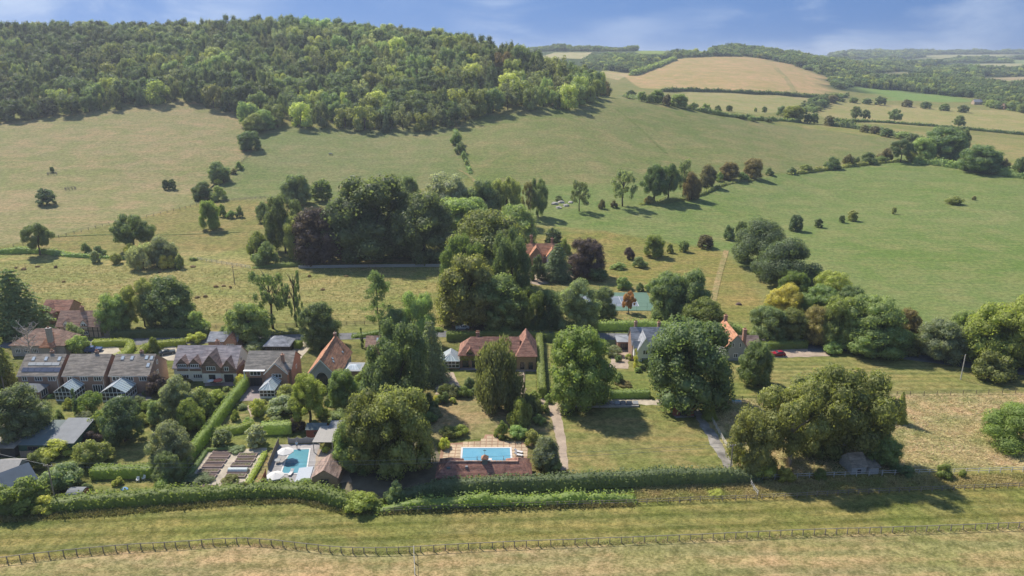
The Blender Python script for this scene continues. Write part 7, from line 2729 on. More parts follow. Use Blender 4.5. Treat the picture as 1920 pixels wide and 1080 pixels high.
def pergola():
    c, o = loop_px([(596, 848), (625, 849), (631, 818), (604, 817)])
    xs = [p[0] for p in o]
    ys = [p[1] for p in o]
    x0, x1, y0, y1 = min(xs), max(xs), min(ys), max(ys)
    root = thing('pergola', 'pergola with a pale slatted roof beside the teal pool', 'pergola', (c.x, c.y, 0))
    for x in (x0 + 0.1, x1 - 0.1):
        for y in (y0 + 0.1, (y0 + y1) / 2, y1 - 0.1):
            MB().box(x - 0.07, x + 0.07, y - 0.07, y + 0.07, 0, 2.4).obj('post', M_PALEBOARD, root)
        MB().box(x - 0.05, x + 0.05, y0, y1, 2.4, 2.52).obj('beam', M_PALEBOARD, root)
    n = 14
    sm = MB().box(x0 - 0.1, x1 + 0.1, 0, (y1 - y0) / n - 0.05, 0, 0.05).mesh('slat', M_PALEBOARD)
    for k in range(n):
        place(sm, 'slat', root, (0, y0 + (y1 - y0) * k / n, 2.53))


pergola()


def panel_fence(label, pts, h, m, wavy=0.0, step=1.8):
    path = resample([G(x, y) for x, y in pts], 0.3)
    posts, acc = [path[0]], 0
    for i in range(1, len(path)):
        acc += (path[i] - path[i - 1]).length
        if acc >= step:
            posts.append(path[i])
            acc = 0
    root = thing('panel_fence', label, 'fence', posts[0])
    for i, p in enumerate(posts):
        MB().box(-0.06, 0.06, -0.06, 0.06, 0, h + 0.12).obj('post', m, root, p - posts[0])
        if i + 1 < len(posts):
            d = posts[i + 1] - p
            ln = d.length - 0.14
            prof = [(0, 0.05), (ln, 0.05)] + [(ln * (1 - k / 8), h - wavy * math.sin(math.pi * k / 8)) for k in range(9)]
            MB().extr_y(prof, -0.025, 0.025).obj('fence_panel', m, root, p - posts[0] + d.normalized() * 0.07, math.atan2(d.y, d.x))


panel_fence('silvered wavy topped fence above the teal pool', [(541, 832), (570, 831), (600, 830)], 1.5, M_PALEBOARD, 0.28)
panel_fence('weathered board fence along the side of the teal pool', [(523, 834), (512, 860), (500, 890)], 1.6, M_WOOD)
panel_fence('red brown board fence at the lower corner of the teal pool', [(499, 892), (495, 903), (489, 914)], 1.5, M_REDSHED)
panel_fence('grey board fence behind the brick houses by the blue car', [(122, 668), (150, 660), (176, 654)], 1.7, M_WOOD)
panel_fence('dark board fence between the left garden sheds', [(40, 858), (82, 856)], 1.5, M_WOOD)


# ------------------------------------------------------------------ vegetable beds
LEFT_BEDS = [(398, 435, 851), (391, 428, 860), (385, 422, 869), (378, 416, 878), (370, 409, 888), (363, 403, 898), (347, 402, 919)]
RIGHT_BEDS = [(445, 480, 858), (440, 476, 867), (432, 470, 876), (425, 464, 888), (421, 459, 897), (414, 452, 914)]
words_ = ['topmost', 'second', 'third', 'fourth', 'fifth', 'sixth', 'lowest']
M_EDGE = plain('sleeper_timber', (0.33, 0.26, 0.24), 0.9, 0.2, var=0.2)
M_FLEECE = plain('white_fleece', (0.60, 0.64, 0.62), 0.9, 0.1, var=0.25, scale=5, bump=0.8)
for side, rows in (('left', LEFT_BEDS), ('right', RIGHT_BEDS)):
    for q, (xa, xb, yb) in enumerate(rows):
        p, L_ = at_px(xa, xb, yb)
        nm = words_[q] if q < len(rows) - 1 else 'lowest'
        extra = ' covered with white fleece' if side == 'right' and q == 3 else ''
        root = thing('raised_bed', f'{nm} timber edged raised bed in the {side} column{extra}', 'raised bed', p, 0, 'vegetable beds')
        d = 1.35
        t_ = 0.12
        vs = [(0, 0), (L_, 0), (L_, d), (0, d)]
        inn = [(t_, t_), (L_ - t_, t_), (L_ - t_, d - t_), (t_, d - t_)]
        V = [(x, y, 0.02) for x, y in vs] + [(x, y, 0.4) for x, y in vs] + [(x, y, 0.4) for x, y in inn] + [(x, y, 0.3) for x, y in inn]
        F = []
        for i in range(4):
            j = (i + 1) % 4
            F += [(i, j, j + 4, i + 4), (i + 4, j + 4, j + 8, i + 8), (i + 8, j + 8, j + 12, i + 12)]
        MB().add(V, F).obj('timber_edge', M_EDGE, root)
        MB().add([(x, y, 0.33) for x, y in inn], [(0, 1, 2, 3)]).obj('soil', M_SOIL, root)
        if extra:
            arc = [(d / 2 + (d / 2 - 0.08) * math.cos(a), 0.3 + 0.62 * math.sin(a)) for a in np.linspace(0, math.pi, 9)]
            MB().extr_x(arc, 0.15, L_ - 0.15).obj('fleece', M_FLEECE, root)
        elif q in (2, 4) or side == 'right':
            rg = np.random.default_rng(q + 10)
            pp = np.stack([rg.uniform(0.2, L_ - 0.2, 70), rg.uniform(0.2, d - 0.2, 70), rg.uniform(0.36, 0.55, 70)], 1)
            v, f = leaf_quads(pp, np.tile([0, 0, 1.0], (70, 1)), 0.22, 0.5, rg)
            c_ = place(mesh_np('seedlings', v, f, [M_LEAF]), 'foliage', root)
            c_.color = (*TINT['ash'], 1)


# ------------------------------------------------------------------ cars
M_RUBBER = plain('tyre_rubber', (0.025, 0.025, 0.025), 0.9, 0.2)
M_ALLOY = plain('wheel_rim', (0.45, 0.46, 0.47), 0.35, 0.5, metal=0.6)
M_HEADL = glass_mat('headlamp', (0.75, 0.77, 0.78), 0.1)
M_TAILL = glass_mat('tail_lamp', (0.45, 0.02, 0.02), 0.15)


def car(label, x, y, rz, col, L_=4.1, W_=1.75, H_=1.5, estate=False, name='car'):
    paint = glass_mat('car_paint', col, 0.28, 0.5)
    root = thing(name, label, 'car', G(x, y), rz)
    k = L_ / 4.1
    # stations along x: (x, half width, bottom, belt height, roof half width, roof height)
    rear = 1.95
    st = [(-2.05, 0.70, 0.42, 0.72, 0.66, 0.76), (-1.9, 0.82, 0.25, 0.82, 0.74, 0.90), (-1.0, 0.87, 0.20, 0.92, 0.72, 0.99), (-0.62, 0.88, 0.20, 0.94, 0.66, 1.10), (-0.05, 0.88, 0.20, 0.95, 0.60, 1.44), (0.7, 0.88, 0.20, 0.96, 0.60, 1.5),
          (1.45 if estate else 1.25, 0.87, 0.22, 0.98, 0.58, 1.46 if estate else 1.42), (rear, 0.82, 0.3, 0.96, 0.60, 1.02), (2.05, 0.76, 0.42, 0.74, 0.68, 0.80)]
    V, F = [], []
    hs, ws = H_ / 1.5, W_ / 1.76
    for (a, w, b, belt, rw, rh) in st:
        ring = [(-w * 0.92, b), (-w, (b + belt) / 2), (-w * 0.97, belt), (-rw, rh), (rw, rh), (w * 0.97, belt), (w, (b + belt) / 2), (w * 0.92, b)]
        V += [(a * k, yy * ws, zz * hs) for yy, zz in ring]
    n = len(st)
    for i in range(n - 1):
        for j in range(8):
            F.append((i * 8 + j, i * 8 + (j + 1) % 8, (i + 1) * 8 + (j + 1) % 8, (i + 1) * 8 + j))
    F += [tuple(range(8)), tuple(range(n * 8 - 1, n * 8 - 9, -1))]
    body = MB().add(V, F).obj('body', paint, root)
    md = body.modifiers.new('round', 'BEVEL')
    md.width, md.segments, md.limit_method = 0.04, 2, 'ANGLE'

    def quad(name_, idx, push):
        pts = [Vector(V[i * 8 + j]) for i, j in idx]
        c = sum(pts, Vector()) / 4
        nrm_ = (pts[1] - pts[0]).cross(pts[2] - pts[0]).normalized()
        if nrm_.dot(c - Vector((0.2, 0, 0.8))) < 0:
            nrm_ = -nrm_
        pts = [c + (p - c) * 0.86 + nrm_ * push for p in pts]
        MB().add(pts, [(0, 1, 2, 3)]).obj(name_, M_PANE, root)

    quad('windscreen', [(3, 3), (3, 4), (4, 4), (4, 3)], 0.02)
    quad('rear_window', [(6, 3), (6, 4), (7, 4), (7, 3)], 0.02)
    for (lo, up) in ((2, 3), (5, 4)):
        quad('side_window', [(3, lo), (4, lo), (4, up), (3, up)], 0.025)
        quad('side_window', [(4, lo), (5, lo), (5, up), (4, up)], 0.025)
        quad('side_window', [(5, lo), (6, lo), (6, up), (5, up)], 0.025)
    for wx in (-1.3 * k, 1.28 * k):
        for sy in (-1, 1):
            t_ = MB().tube([(0, -0.11, 0), (0, 0.11, 0)], 0.31, 14).obj('tyre', M_RUBBER, root, (wx, sy * 0.80 * ws, 0.31))
            MB().tube([(0, sy * 0.112, 0), (0, sy * 0.125, 0)], 0.19, 10).obj('rim', M_ALLOY, t_)
    for sy in (-0.55, 0.55):
        MB().box(-0.04, 0.04, -0.16, 0.16, -0.07, 0.07).obj('headlight', M_HEADL, root, (-2.0 * k, sy * ws, 0.66 * hs))
        MB().box(-0.04, 0.04, -0.13, 0.13, -0.09, 0.09).obj('tail_light', M_TAILL, root, (2.0 * k, sy * ws, 0.82 * hs))
        MB().box(-0.08, 0.08, -0.06, 0.06, -0.06, 0.06).obj('wing_mirror', paint, root, (-0.6 * k, sy * 1.75 * ws, 1.0 * hs))
    return root


car('red hatchback parked on the gravel beside the clipped hedge', 1458, 667, 0.0, (0.30, 0.012, 0.03))
car('silver car parked under the trees by the lane', 867, 617, R(8), (0.55, 0.60, 0.66), 4.3)
car('dark blue estate car on the small gravel drive', 176, 659, R(14) + math.pi, (0.045, 0.09, 0.22), 4.7, 1.85, 1.7, True)
car('dark grey car parked at the side of the cream house', 314, 664, R(30) + math.pi, (0.06, 0.075, 0.09), 4.3)


# ------------------------------------------------------------------ poles and wires
def pole(label, x, ytop, ybase, arm=0.0, m=M_WOOD, r=0.13, steps=False):
    p = G(x, ybase)
    h = H_at(p, ytop)
    root = thing('utility_pole', label, 'pole', p)
    MB().tube([(0, 0, -0.3), (0, 0, h)], [r * 1.15, r * 0.8], 8).obj('pole', m, root)
    if arm:
        MB().box(-arm / 2, arm / 2, -0.05, 0.05, h - 0.35, h - 0.22).obj('cross_arm', m, root)
        for q in (-0.42, 0.0, 0.42):
            MB().tube([(q * arm, 0, h - 0.22), (q * arm, 0, h - 0.02)], [0.05, 0.035], 6).obj('insulator', M_WHITEPAINT, root)
    return p, h


pA = pole('tall timber pole with a pale cross arm beside the round topped hut', 105, 871, 945, 1.8)
pB = pole('leaning timber pole at the end of the dark clipped hedge', 1368, 833, 896, 1.2)
pC = pole('bleached bare pole standing on the striped lawn', 1801, 665, 712, 0, M_WHITEWOOD)
pole('slim pole at the front corner of the red tiled house', 984, 680, 731)
pole('timber pole in the middle of the rough meadow', 440, 499, 533, 0.8)
pole('thin pole beside the lane fence and round olive tree', 428, 580, 613)
pole('pole beside the mixed hedge across the lane', 1097, 598, 622)
pole('short dark pole at the end of the brick houses', 10, 705, 738)
pole('pale pole standing beside the gabled house', 542, 696, 724, 0, M_WHITEWOOD, 0.09)


def wire(p0, p1, sag, label):
    pts = []
    for k in range(25):
        u = k / 24
        q = p0.lerp(p1, u)
        q.z -= sag * 4 * u * (1 - u)
        pts.append(q)
    o = MB().tube([q - p0 for q in pts], 0.022, 3).obj('overhead_wire', M_LEAD, None, p0)
    tag(o, label, 'wire')


tA = pA[0] + Vector((0, 0, pA[1] - 0.05))
tB = pB[0] + Vector((0, 0, pB[1] - 0.05))
for q, nm in ((-0.7, 'farther'), (0.7, 'nearer')):
    wire(tA + Vector((0, q, 0)), tB + Vector((0, q, 0)), 1.6, f'{nm} of two thin wires strung low across the gardens between timber poles')
wire(tB, G(1990, 800) + Vector((0, 0, 8)), 1.5, 'thin wire running from the leaning pole over the hay field')
wire(tA, G(-80, 890) + Vector((0, 0, 8)), 0.3, 'thin wire leaving the tall timber pole towards the picture edge')


def sign_post():
    root = thing('sign_post', 'small white sign post by the lane gateway', 'sign', G(1506, 645))
    MB().box(-0.06, 0.06, -0.06, 0.06, 0, 1.5).obj('post', M_WHITEPAINT, root)
    MB().box(-0.3, 0.3, -0.09, -0.062, 0.8, 1.5).obj('board', M_WHITEPAINT, root)


sign_post()


# ------------------------------------------------------------------ tennis court
def tennis():
    M_CG = plain('green_court', (0.115, 0.185, 0.14), 0.9, 0.1, var=0.08, scale=0.4)
    M_CB = plain('blue_grey_court', (0.17, 0.20, 0.24), 0.9, 0.1, var=0.08, scale=0.4)
    a, b = G(1040, 583), G(1232, 583)
    top = G(1130, 549)
    x0, x1, y0, y1 = a.x, b.x, a.y, top.y
    zc = max(a.z, b.z, top.z) + 0.15
    c = MB().box(x0, x1, y0, y1, -0.5, zc).obj('tennis_court', M_CG)
    tag(c, kind='structure')
    cx, cy_ = (x0 + x1) / 2, (y0 + y1) / 2
    hw, hl = 5.5, 11.9
    if (x1 - x0) > (y1 - y0):
        hw, hl = hl, 5.5
    sy = min(1.0, (y1 - y0 - 1.5) / (2 * hl))
    hl *= sy
    MB().add([(cx - hw, cy_ - hl, zc + 0.01), (cx + hw, cy_ - hl, zc + 0.01), (cx + hw, cy_ + hl, zc + 0.01), (cx - hw, cy_ + hl, zc + 0.01)], [(0, 1, 2, 3)]).obj('playing_area', M_CB, c)
    lines = [(-hw, hw, -hl), (-hw, hw, hl), (-hw, hw, -hl * 0.75), (-hw, hw, hl * 0.75)]
    for u, v, y in lines:
        MB().box(cx + u, cx + v, cy_ + y - 0.04, cy_ + y + 0.04, zc + 0.014, zc + 0.018).obj('court_line', M_WHITEPAINT, c)
    for x in (-hw, -6.4, 6.4, hw):
        if abs(x) <= hw:
            MB().box(cx + x - 0.04, cx + x + 0.04, cy_ - hl, cy_ + hl, zc + 0.020, zc + 0.024).obj('court_line', M_WHITEPAINT, c)
    net = thing('tennis_net', 'tennis net across the green court', 'net', (cx, cy_, zc))
    for s in (-1, 1):
        MB().tube([(0, s * (hl + 0.4), 0), (0, s * (hl + 0.4), 1.07)], 0.04, 6).obj('post', M_LEAD, net)
    MB().box(-0.01, 0.01, -hl - 0.35, hl + 0.35, 0.05, 0.98).obj('net', M_BLACKPAINT, net)
    MB().box(-0.03, 0.03, -hl - 0.35, hl + 0.35, 0.985, 1.06).obj('net_band', M_WHITEPAINT, net)
    fe = thing('court_fence', 'thin tall wire fence around the tennis court', 'fence', (x0, y0, zc))
    nx, ny = 10, 6
    pm = MB().tube([(0, 0, 0), (0, 0, 2.7)], 0.035, 5).mesh('post', M_GREENWALL)
    pts = [(x0 + (x1 - x0) * k / nx, y) for k in range(nx + 1) for y in (y0, y1)] + [(x, y0 + (y1 - y0) * k / ny) for k in range(1, ny) for x in (x0, x1)]
    for x, y in pts:
        place(pm, 'post', fe, (x - x0, y - y0, 0))
    for (p, q) in (((x0, y0), (x1, y0)), ((x0, y1), (x1, y1)), ((x0, y0), (x0, y1)), ((x1, y0), (x1, y1))):
        for z in (2.68, 1.4):
            MB().tube([(p[0] - x0, p[1] - y0, z), (q[0] - x0, q[1] - y0, z)], 0.02, 4).obj('fence_wire', M_GREENWALL, fe)


tennis()


# ------------------------------------------------------------------ small garden things
def chair(label, x, y, rz):
    root = thing('garden_chair', label, 'chair', G(x, y), rz)
    MB().box(-0.27, 0.27, -0.25, 0.25, 0.40, 0.45).obj('seat', M_WHITEPAINT, root)
    b = MB().box(-0.27, 0.27, -0.03, 0.03, 0, 0.55).obj('backrest', M_WHITEPAINT, root, (0, 0.24, 0.45))
    b.rotation_euler.x = R(-12)
    for sx in (-0.24, 0.24):
        for sy in (-0.22, 0.22):
            MB().box(sx - 0.025, sx + 0.025, sy - 0.025, sy + 0.025, 0, 0.40).obj('leg', M_WHITEPAINT, root)
        MB().box(sx - 0.03, sx + 0.03, -0.25, 0.25, 0.62, 0.66).obj('armrest', M_WHITEPAINT, root)
        MB().box(sx - 0.025, sx + 0.025, -0.24, -0.19, 0.45, 0.62).obj('arm_post', M_WHITEPAINT, root)


chair('white plastic garden chair, left of two before the hedge', 259, 903, R(10))
chair('white plastic garden chair, right of two before the hedge', 270, 900, R(-14))


def lumpy(name, label, cat, x, y, w, d, h, m, seed, n=9):
    rg = np.random.default_rng(seed)
    p = G(x, y)
    V, F = [], []
    rings = 5
    for k in range(rings):
        u = k / (rings - 1)
        for j in range(n):
            a = 2 * math.pi * j / n
            rr = math.cos(u * math.pi / 2 * 0.94) * (1 + rg.normal() * 0.13)
            V.append((w / 2 * rr * math.cos(a), d / 2 * rr * math.sin(a), h * math.sin(u * math.pi / 2) * (1 + rg.normal() * 0.06) - (0.1 if k == 0 else 0)))
    for k in range(rings - 1):
        for j in range(n):
            F.append((k * n + j, k * n + (j + 1) % n, (k + 1) * n + (j + 1) % n, (k + 1) * n + j))
    F.append(tuple((rings - 1) * n + j for j in range(n)))
    o = MB().add(V, F).obj(name, m, None, p)
    tag(o, label, cat)
    return o


lumpy('tarpaulin', 'crumpled blue tarpaulin on the white chair garden lawn', 'tarpaulin', 233, 918, 1.5, 1.2, 0.45, M_TARPBLUE, 3)
lumpy('rubbish_heap', 'heap of brown garden rubbish beside the wild hedge', 'heap', 224, 938, 3.2, 1.8, 0.9, M_SOIL, 4)
lumpy('compost_heap', 'dark heap in a bare ring on the rough corner of the pasture', 'heap', 1385, 571, 2.4, 2.2, 0.7, M_SOIL, 5)
for q, (x, y) in enumerate([(1040, 383), (1052, 380), (1062, 386), (1048, 390), (1070, 380), (1100, 382)]):
    lumpy('rock', ['pale rock at the near side of the rubble heap', 'largest pale rock of the rubble heap by the thin ash', 'low pale rock right of the largest one', 'flat pale rock before the rubble heap', 'small rock behind the thin ash', 'grey rock beyond the thin ash'][q], 'rock', x, y, 4.5 - 0.4 * q, 3.2, 1.3 - 0.1 * q, W_STONE, 20 + q)


def cold_frames():
    for q in range(7):
        x = 1118 + q * 11.5
        p = G(x, 762)
        root = thing('cold_frame', ['first', 'second', 'third', 'fourth', 'fifth', 'sixth', 'last'][q] + ' grey cold frame in the row below the broad glossy tree, counted along the path', 'cold frame', p, 0, 'cold frames')
        MB().extr_x([(0, 0), (1.2, 0), (1.2, 0.9), (0, 0.6)], 0, 1.35).obj('box', M_LEAD if q % 2 else M_PALEBOARD, root)
        MB().extr_x([(0.05, 0.63), (1.15, 0.90), (1.15, 0.94), (0.05, 0.67)], 0.06, 1.29).obj('lid', M_PANE if q % 3 else M_LEAD, root)


cold_frames()


def ring_guard(label, x, y, rad):
    p = G(x, y)
    root = thing('tree_guard', label, 'tree guard', p)
    n = 10
    for k in range(n):
        a = 2 * math.pi * k / n
        b = 2 * math.pi * (k + 1) / n
        MB().box(-0.09, 0.09, -0.09, 0.09, -0.2, 1.3).obj('post', M_WOOD, root, (rad * math.cos(a), rad * math.sin(a), 0))
        for z in (0.5, 1.15):
            MB().tube([(rad * math.cos(a), rad * math.sin(a), z), (rad * math.cos(b), rad * math.sin(b), z)], 0.06, 4).obj('rail', M_WOOD, root)


ring_guard('round wooden tree guard around the tiny sapling on the hill field', 98, 327, 2.6)
ring_guard('empty round wooden tree guard on the hill field', 132, 355, 2.8)


def trough(label, x, y, w):
    root = thing('feed_trough', label, 'trough', G(x, y))
    MB().extr_x([(-0.5, 0.5), (0.5, 0.5), (0.6, 1.1), (-0.6, 1.1)], -w / 2, w / 2).obj('tub', M_LEAD, root)
    for sx in (-w / 2 + 0.2, w / 2 - 0.2):
        MB().box(sx - 0.06, sx + 0.06, -0.4, 0.4, -0.1, 0.5).obj('leg', M_LEAD, root)


trough('small dark trough high on the middle field', 620, 290, 2.4)
trough('low dark trough at the foot of the middle field', 661, 333, 2.6)


def low_wall(label, pts, h, w, m):
    path = resample([G(x, y) for x, y in pts], 2.0)
    o = path[0].copy()
    V, F = [], []
    for i, p in enumerate(path):
        d = path[min(i + 1, len(path) - 1)] - path[max(i - 1, 0)]
        nrm_ = Vector((-d.y, d.x, 0)).normalized() * w / 2
        for s, z in ((-1, -0.2), (-1, h), (1, h), (1, -0.2)):
            q = p + nrm_ * s - o
            V.append((q.x, q.y, q.z + z))
    for i in range(len(path) - 1):
        for j in range(4):
            F.append((i * 4 + j, i * 4 + (j + 1) % 4, i * 4 + 4 + (j + 1) % 4, i * 4 + 4 + j))
    n = len(path) * 4
    F += [(0, 1, 2, 3), (n - 1, n - 2, n - 3, n - 4)]
    ob = MB().add(V, F).obj('garden_wall', m, None, o)
    tag(ob, label, 'wall')


low_wall('long low flint wall along the meadow at the foot of the grove', [(560, 503), (680, 501), (832, 500)], 1.1, 0.45, W_FLINT)
low_wall('low stone kerb wall behind the cold frames', [(1050, 762), (1120, 764), (1198, 763)], 0.45, 0.3, W_STONE)
low_wall('sandy bank wall beside the timbered cottage drive', [(208, 628), (214, 618), (222, 608)], 1.3, 0.6, W_BUFF)


def stone_trough():
    root = thing('stone_trough', 'pale stone trough in the rough grass by the wire fence', 'trough', G(1381, 755))
    MB().box(-1.1, 1.1, -0.45, 0.45, 0, 0.55).obj('tub', M_CUSHION, root)
    MB().box(-0.95, 0.95, -0.32, 0.32, 0.552, 0.556).obj('water', M_TEALWATER, root)


stone_trough()


# far farm roofs in the valley
FARH = [(1768, 172, 'far pale roofed farmhouse among the valley woods', W_CREAM, R_OLD), (1830, 196, 'far slate roofed house at the edge of the valley trees', W_BUFF, R_SLATE), (1886, 204, 'far pinkish roofed house at the valley edge', W_BRICK, R_OLD), (1912, 206, 'far red roofed house near the picture edge in the valley', W_BRICK, R_RED)]
for x, y, lab, w_, r_ in FARH:
    p = G(x, y)
    root = thing('far_house', lab, 'house', p)
    range_x(root, -6, 6, -5, 8, 4, 7.5, w_, r_)
    chimney(root, 4, -1, 6.5, 9, 1.2, 1.0, W_BRICK, 0)
    for q in (-3.5, 0, 3.5):
        window(root, q, -5.01, 1.5, 1.6, 1.6, 2, 1)


# ------------------------------------------------------------------ the person by the teal pool
def person():
    p = G(557, 841)
    root = thing('person', 'person in a pale blue shirt standing at the far edge of the teal pool', 'person', (p.x, p.y, 0.05), R(200))
    M_SKIN = plain('skin', (0.52, 0.33, 0.25), 0.6, 0.3, var=0.05)
    M_SHIRT = plain('pale_blue_shirt', (0.50, 0.60, 0.70), 0.9, 0.1, var=0.05)
    M_SHORTS = plain('grey_shorts', (0.20, 0.21, 0.24), 0.9, 0.1)
    M_HAIR = plain('grey_hair', (0.45, 0.42, 0.38), 0.8, 0.2)
    J = {'pelvis': (0, 0, 0.95), 'waist': (0, 0, 1.08), 'chest': (0, -0.02, 1.32), 'neck': (0, -0.01, 1.48), 'jaw': (0, -0.05, 1.56), 'head': (0, -0.03, 1.66), 'crown': (0, -0.02, 1.74)}
    E = [('pelvis', 'waist'), ('waist', 'chest'), ('chest', 'neck'), ('neck', 'jaw'), ('jaw', 'head'), ('head', 'crown')]
    RAD = {'pelvis': 0.155, 'waist': 0.14, 'chest': 0.165, 'neck': 0.06, 'jaw': 0.075, 'head': 0.092, 'crown': 0.06}
    for s, n in ((-1, 'l'), (1, 'r')):
        fw = 0.07 if s > 0 else -0.05
        J.update({f'sh{n}': (s * 0.19, 0, 1.42), f'el{n}': (s * 0.27, -0.04, 1.14), f'wr{n}': (s * 0.25, -0.20, 0.94), f'hand{n}': (s * 0.24, -0.25, 0.87),
                  f'hip{n}': (s * 0.10, 0, 0.90), f'kn{n}': (s * 0.12, -0.03 - fw, 0.50), f'an{n}': (s * 0.13, -fw, 0.09), f'toe{n}': (s * 0.15, -0.19 - fw, 0.035)})
        E += [('chest', f'sh{n}'), (f'sh{n}', f'el{n}'), (f'el{n}', f'wr{n}'), (f'wr{n}', f'hand{n}'), ('pelvis', f'hip{n}'), (f'hip{n}', f'kn{n}'), (f'kn{n}', f'an{n}'), (f'an{n}', f'toe{n}')]
        RAD.update({f'sh{n}': 0.07, f'el{n}': 0.045, f'wr{n}': 0.033, f'hand{n}': 0.042, f'hip{n}': 0.10, f'kn{n}': 0.06, f'an{n}': 0.045, f'toe{n}': 0.04})
        for q, (dx, ln, r0) in enumerate(((-0.03, 0.085, 0.009), (-0.01, 0.095, 0.009), (0.01, 0.09, 0.009), (0.028, 0.072, 0.008))):
            J[f'k{n}{q}'] = (s * (0.24 + dx), -0.27, 0.83)
            J[f'f{n}{q}'] = (s * (0.24 + dx), -0.25, 0.83 - ln)
            E += [(f'hand{n}', f'k{n}{q}'), (f'k{n}{q}', f'f{n}{q}')]
            RAD[f'k{n}{q}'], RAD[f'f{n}{q}'] = 0.011, 0.008
        J[f'th{n}'] = (s * 0.19, -0.30, 0.83)
        E.append((f'hand{n}', f'th{n}'))
        RAD[f'th{n}'] = 0.011

    names = list(J)

    def build(names, extra, m, name):
        idx = {k: i for i, k in enumerate(names)}
        me = bpy.data.meshes.new(name)
        me.from_pydata([J[k] for k in names], [(idx[a], idx[b]) for a, b in E if a in idx and b in idx], [])
        me.materials.append(m)
        o = link(bpy.data.objects.new(name, me), root)
        sk = o.modifiers.new('skin', 'SKIN')
        ss = o.modifiers.new('smooth', 'SUBSURF')
        ss.levels = ss.render_levels = 1
        if not me.skin_vertices:
            bpy.context.view_layer.update()
        if me.skin_vertices:
            for k, i in idx.items():
                sv = me.skin_vertices[0].data[i]
                sv.radius = (RAD[k] + extra, RAD[k] + extra)
                sv.use_root = (i == 0)
        return o

    build(names, 0.0, M_SKIN, 'body')
    build(['chest', 'waist', 'pelvis', 'shl', 'shr', 'ell', 'elr'], 0.022, M_SHIRT, 'shirt')
    build(['pelvis', 'hipl', 'hipr', 'knl', 'knr'], 0.024, M_SHORTS, 'shorts')
    h = MB()
    ringn = 8
    V = []
    for k in range(4):
        u = k / 3
        rr = 0.108 * math.cos(u * 1.35)
        V += [(rr * math.cos(2 * math.pi * j / ringn), 0.015 + rr * math.sin(2 * math.pi * j / ringn) * 1.1, 1.68 + 0.11 * math.sin(u * 1.5)) for j in range(ringn)]
    F = [(k * ringn + j, k * ringn + (j + 1) % ringn, (k + 1) * ringn + (j + 1) % ringn, (k + 1) * ringn + j) for k in range(3) for j in range(ringn)] + [tuple(3 * ringn + j for j in range(ringn))]
    h.add(V, F).obj('hair', M_HAIR, root)


person()


# ------------------------------------------------------------------ long grass
def blades(name, label, outlines, n, h, cols, seed, lean=0.35, wid=0.10):
    """standing grass in loose tufts, spread over picture outlines; one mass"""
    rg = np.random.default_rng(seed)
    P, T = [], []
    for outline, share, ti in outlines:
        poly = [tuple(G(x, y)[:2]) for x, y in outline]
        bx = [p[0] for p in poly]
        by = [p[1] for p in poly]
        need = int(n * share)
        got = 0
        while got < need:
            x = rg.uniform(min(bx), max(bx), need)
            y = rg.uniform(min(by), max(by), need)
            x = np.repeat(x[::4], 4)[:need] + rg.normal(size=need) * 0.3      # small loose tufts
            y = np.repeat(y[::4], 4)[:need] + rg.normal(size=need) * 0.3
            k = in_poly(x, y, poly)
            P.append(np.stack([x[k], y[k]], 1))
            got += int(k.sum())
    P = np.concatenate(P)
    m = len(P)
    z = height(P[:, 0], P[:, 1])
    hh = h * rg.uniform(0.5, 1.3, m)
    a = rg.random(m) * math.pi
    w = wid * rg.uniform(0.6, 1.5, m)
    dx, dy = np.cos(a) * w, np.sin(a) * w
    lx, ly = rg.normal(size=m) * lean * hh, rg.normal(size=m) * lean * hh
    base = np.stack([P[:, 0], P[:, 1], z - 0.02], 1)
    v = np.stack([base + np.stack([-dx, -dy, 0 * dx], 1), base + np.stack([dx, dy, 0 * dx], 1),
                  base + np.stack([dx * 0.8 + lx, dy * 0.8 + ly, hh], 1), base + np.stack([-dx * 0.8 + lx * 1.1, -dy * 0.8 + ly * 1.1, hh * 0.92], 1)], 1).reshape(-1, 3)
    o = place(mesh_np(name, v, np.arange(4 * m).reshape(m, 4), [M_BLADE]), name)
    o.color = (*cols, 1)
    tag(o, label, 'grass', kind='stuff')


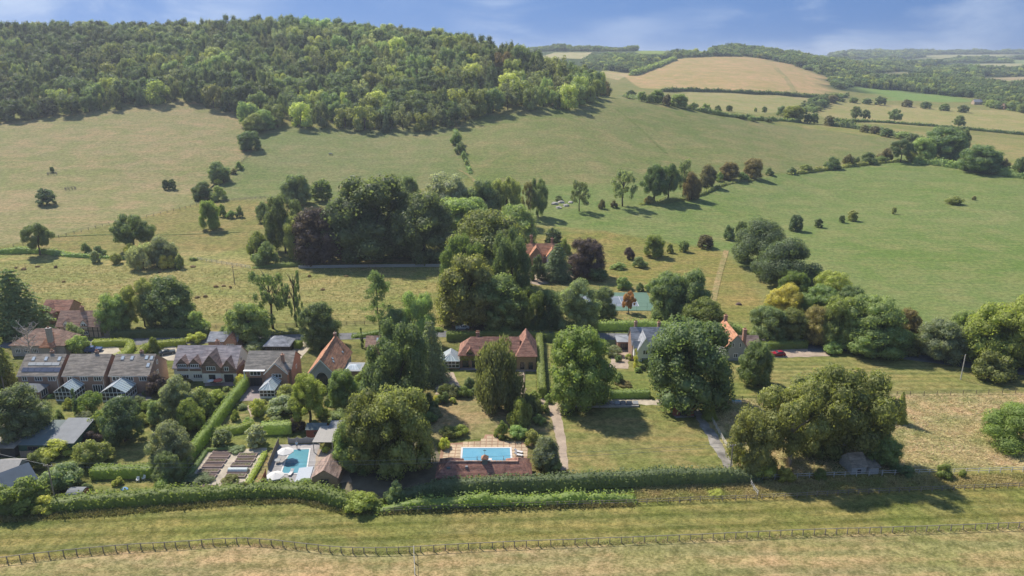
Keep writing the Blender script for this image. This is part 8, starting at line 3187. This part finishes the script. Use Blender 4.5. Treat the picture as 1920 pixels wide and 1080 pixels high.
blades('hay_grass', 'tall dry straw coloured grass of the hay field', [([(1340, 750), (1450, 748), (1660, 742), (1990, 738), (1990, 868), (1700, 884), (1430, 896), (1380, 870)], 1.0, 0)], 30000, 0.34, (0.60, 0.50, 0.30), 1, 1.3, 0.05)
blades('verge_grass', 'yellow long grass between the two fences beside the gallop', [([(1190, 943), (1500, 931), (1990, 908), (1990, 888), (1700, 893), (1430, 904), (1190, 915)], 1.0, 0)], 14000, 0.36, (0.46, 0.39, 0.18), 2, 1.0, 0.05)
blades('meadow_grass', 'rough yellow green tussock grass of the valley meadow', [([(-60, 600), (-60, 490), (470, 505), (830, 504), (828, 602)], 1.0, 0)], 26000, 0.26, (0.40, 0.36, 0.16), 3, 1.2, 0.07)
blades('gallop_grass', 'short green tufts of the grass gallop', [([(-60, 1060), (-60, 985), (300, 962), (560, 950), (640, 968), (1100, 950), (1990, 918), (1990, 986), (1300, 1012), (800, 1034), (450, 1018)], 1.0, 0)], 30000, 0.08, (0.30, 0.28, 0.105), 4, 1.2, 0.05)
blades('fence_grass', 'dry grass left standing along the track fence', [([(-40, 1066), (0, 1060), (240, 1036), (450, 1023), (570, 1033), (700, 1041), (900, 1032), (1300, 1016), (1700, 1001), (1990, 990), (1990, 984), (1700, 994), (1300, 1009), (900, 1025), (700, 1034), (570, 1026), (450, 1016), (240, 1028), (0, 1052), (-40, 1058)], 1.0, 0)], 8000, 0.18, (0.48, 0.40, 0.22), 5, 0.6, 0.05)
blades('track_grass', 'bleached mown grass of the track', [([(-80, 1100), (-40, 1066), (450, 1026), (700, 1044), (1300, 1019), (2000, 990), (2050, 1100)], 1.0, 0)], 24000, 0.07, (0.37, 0.31, 0.17), 6, 0.8, 0.05)
blades('foot_of_hedge_grass', 'rank grass and weeds along the foot of the wild hedge', [([(-60, 985), (200, 968), (440, 948), (560, 944), (640, 964), (720, 966), (1190, 950), (1190, 944), (720, 958), (640, 955), (560, 936), (440, 938), (200, 956), (-60, 972)], 1.0, 0)], 8000, 0.5, (0.27, 0.25, 0.10), 7, 0.6, 0.06)
haze()
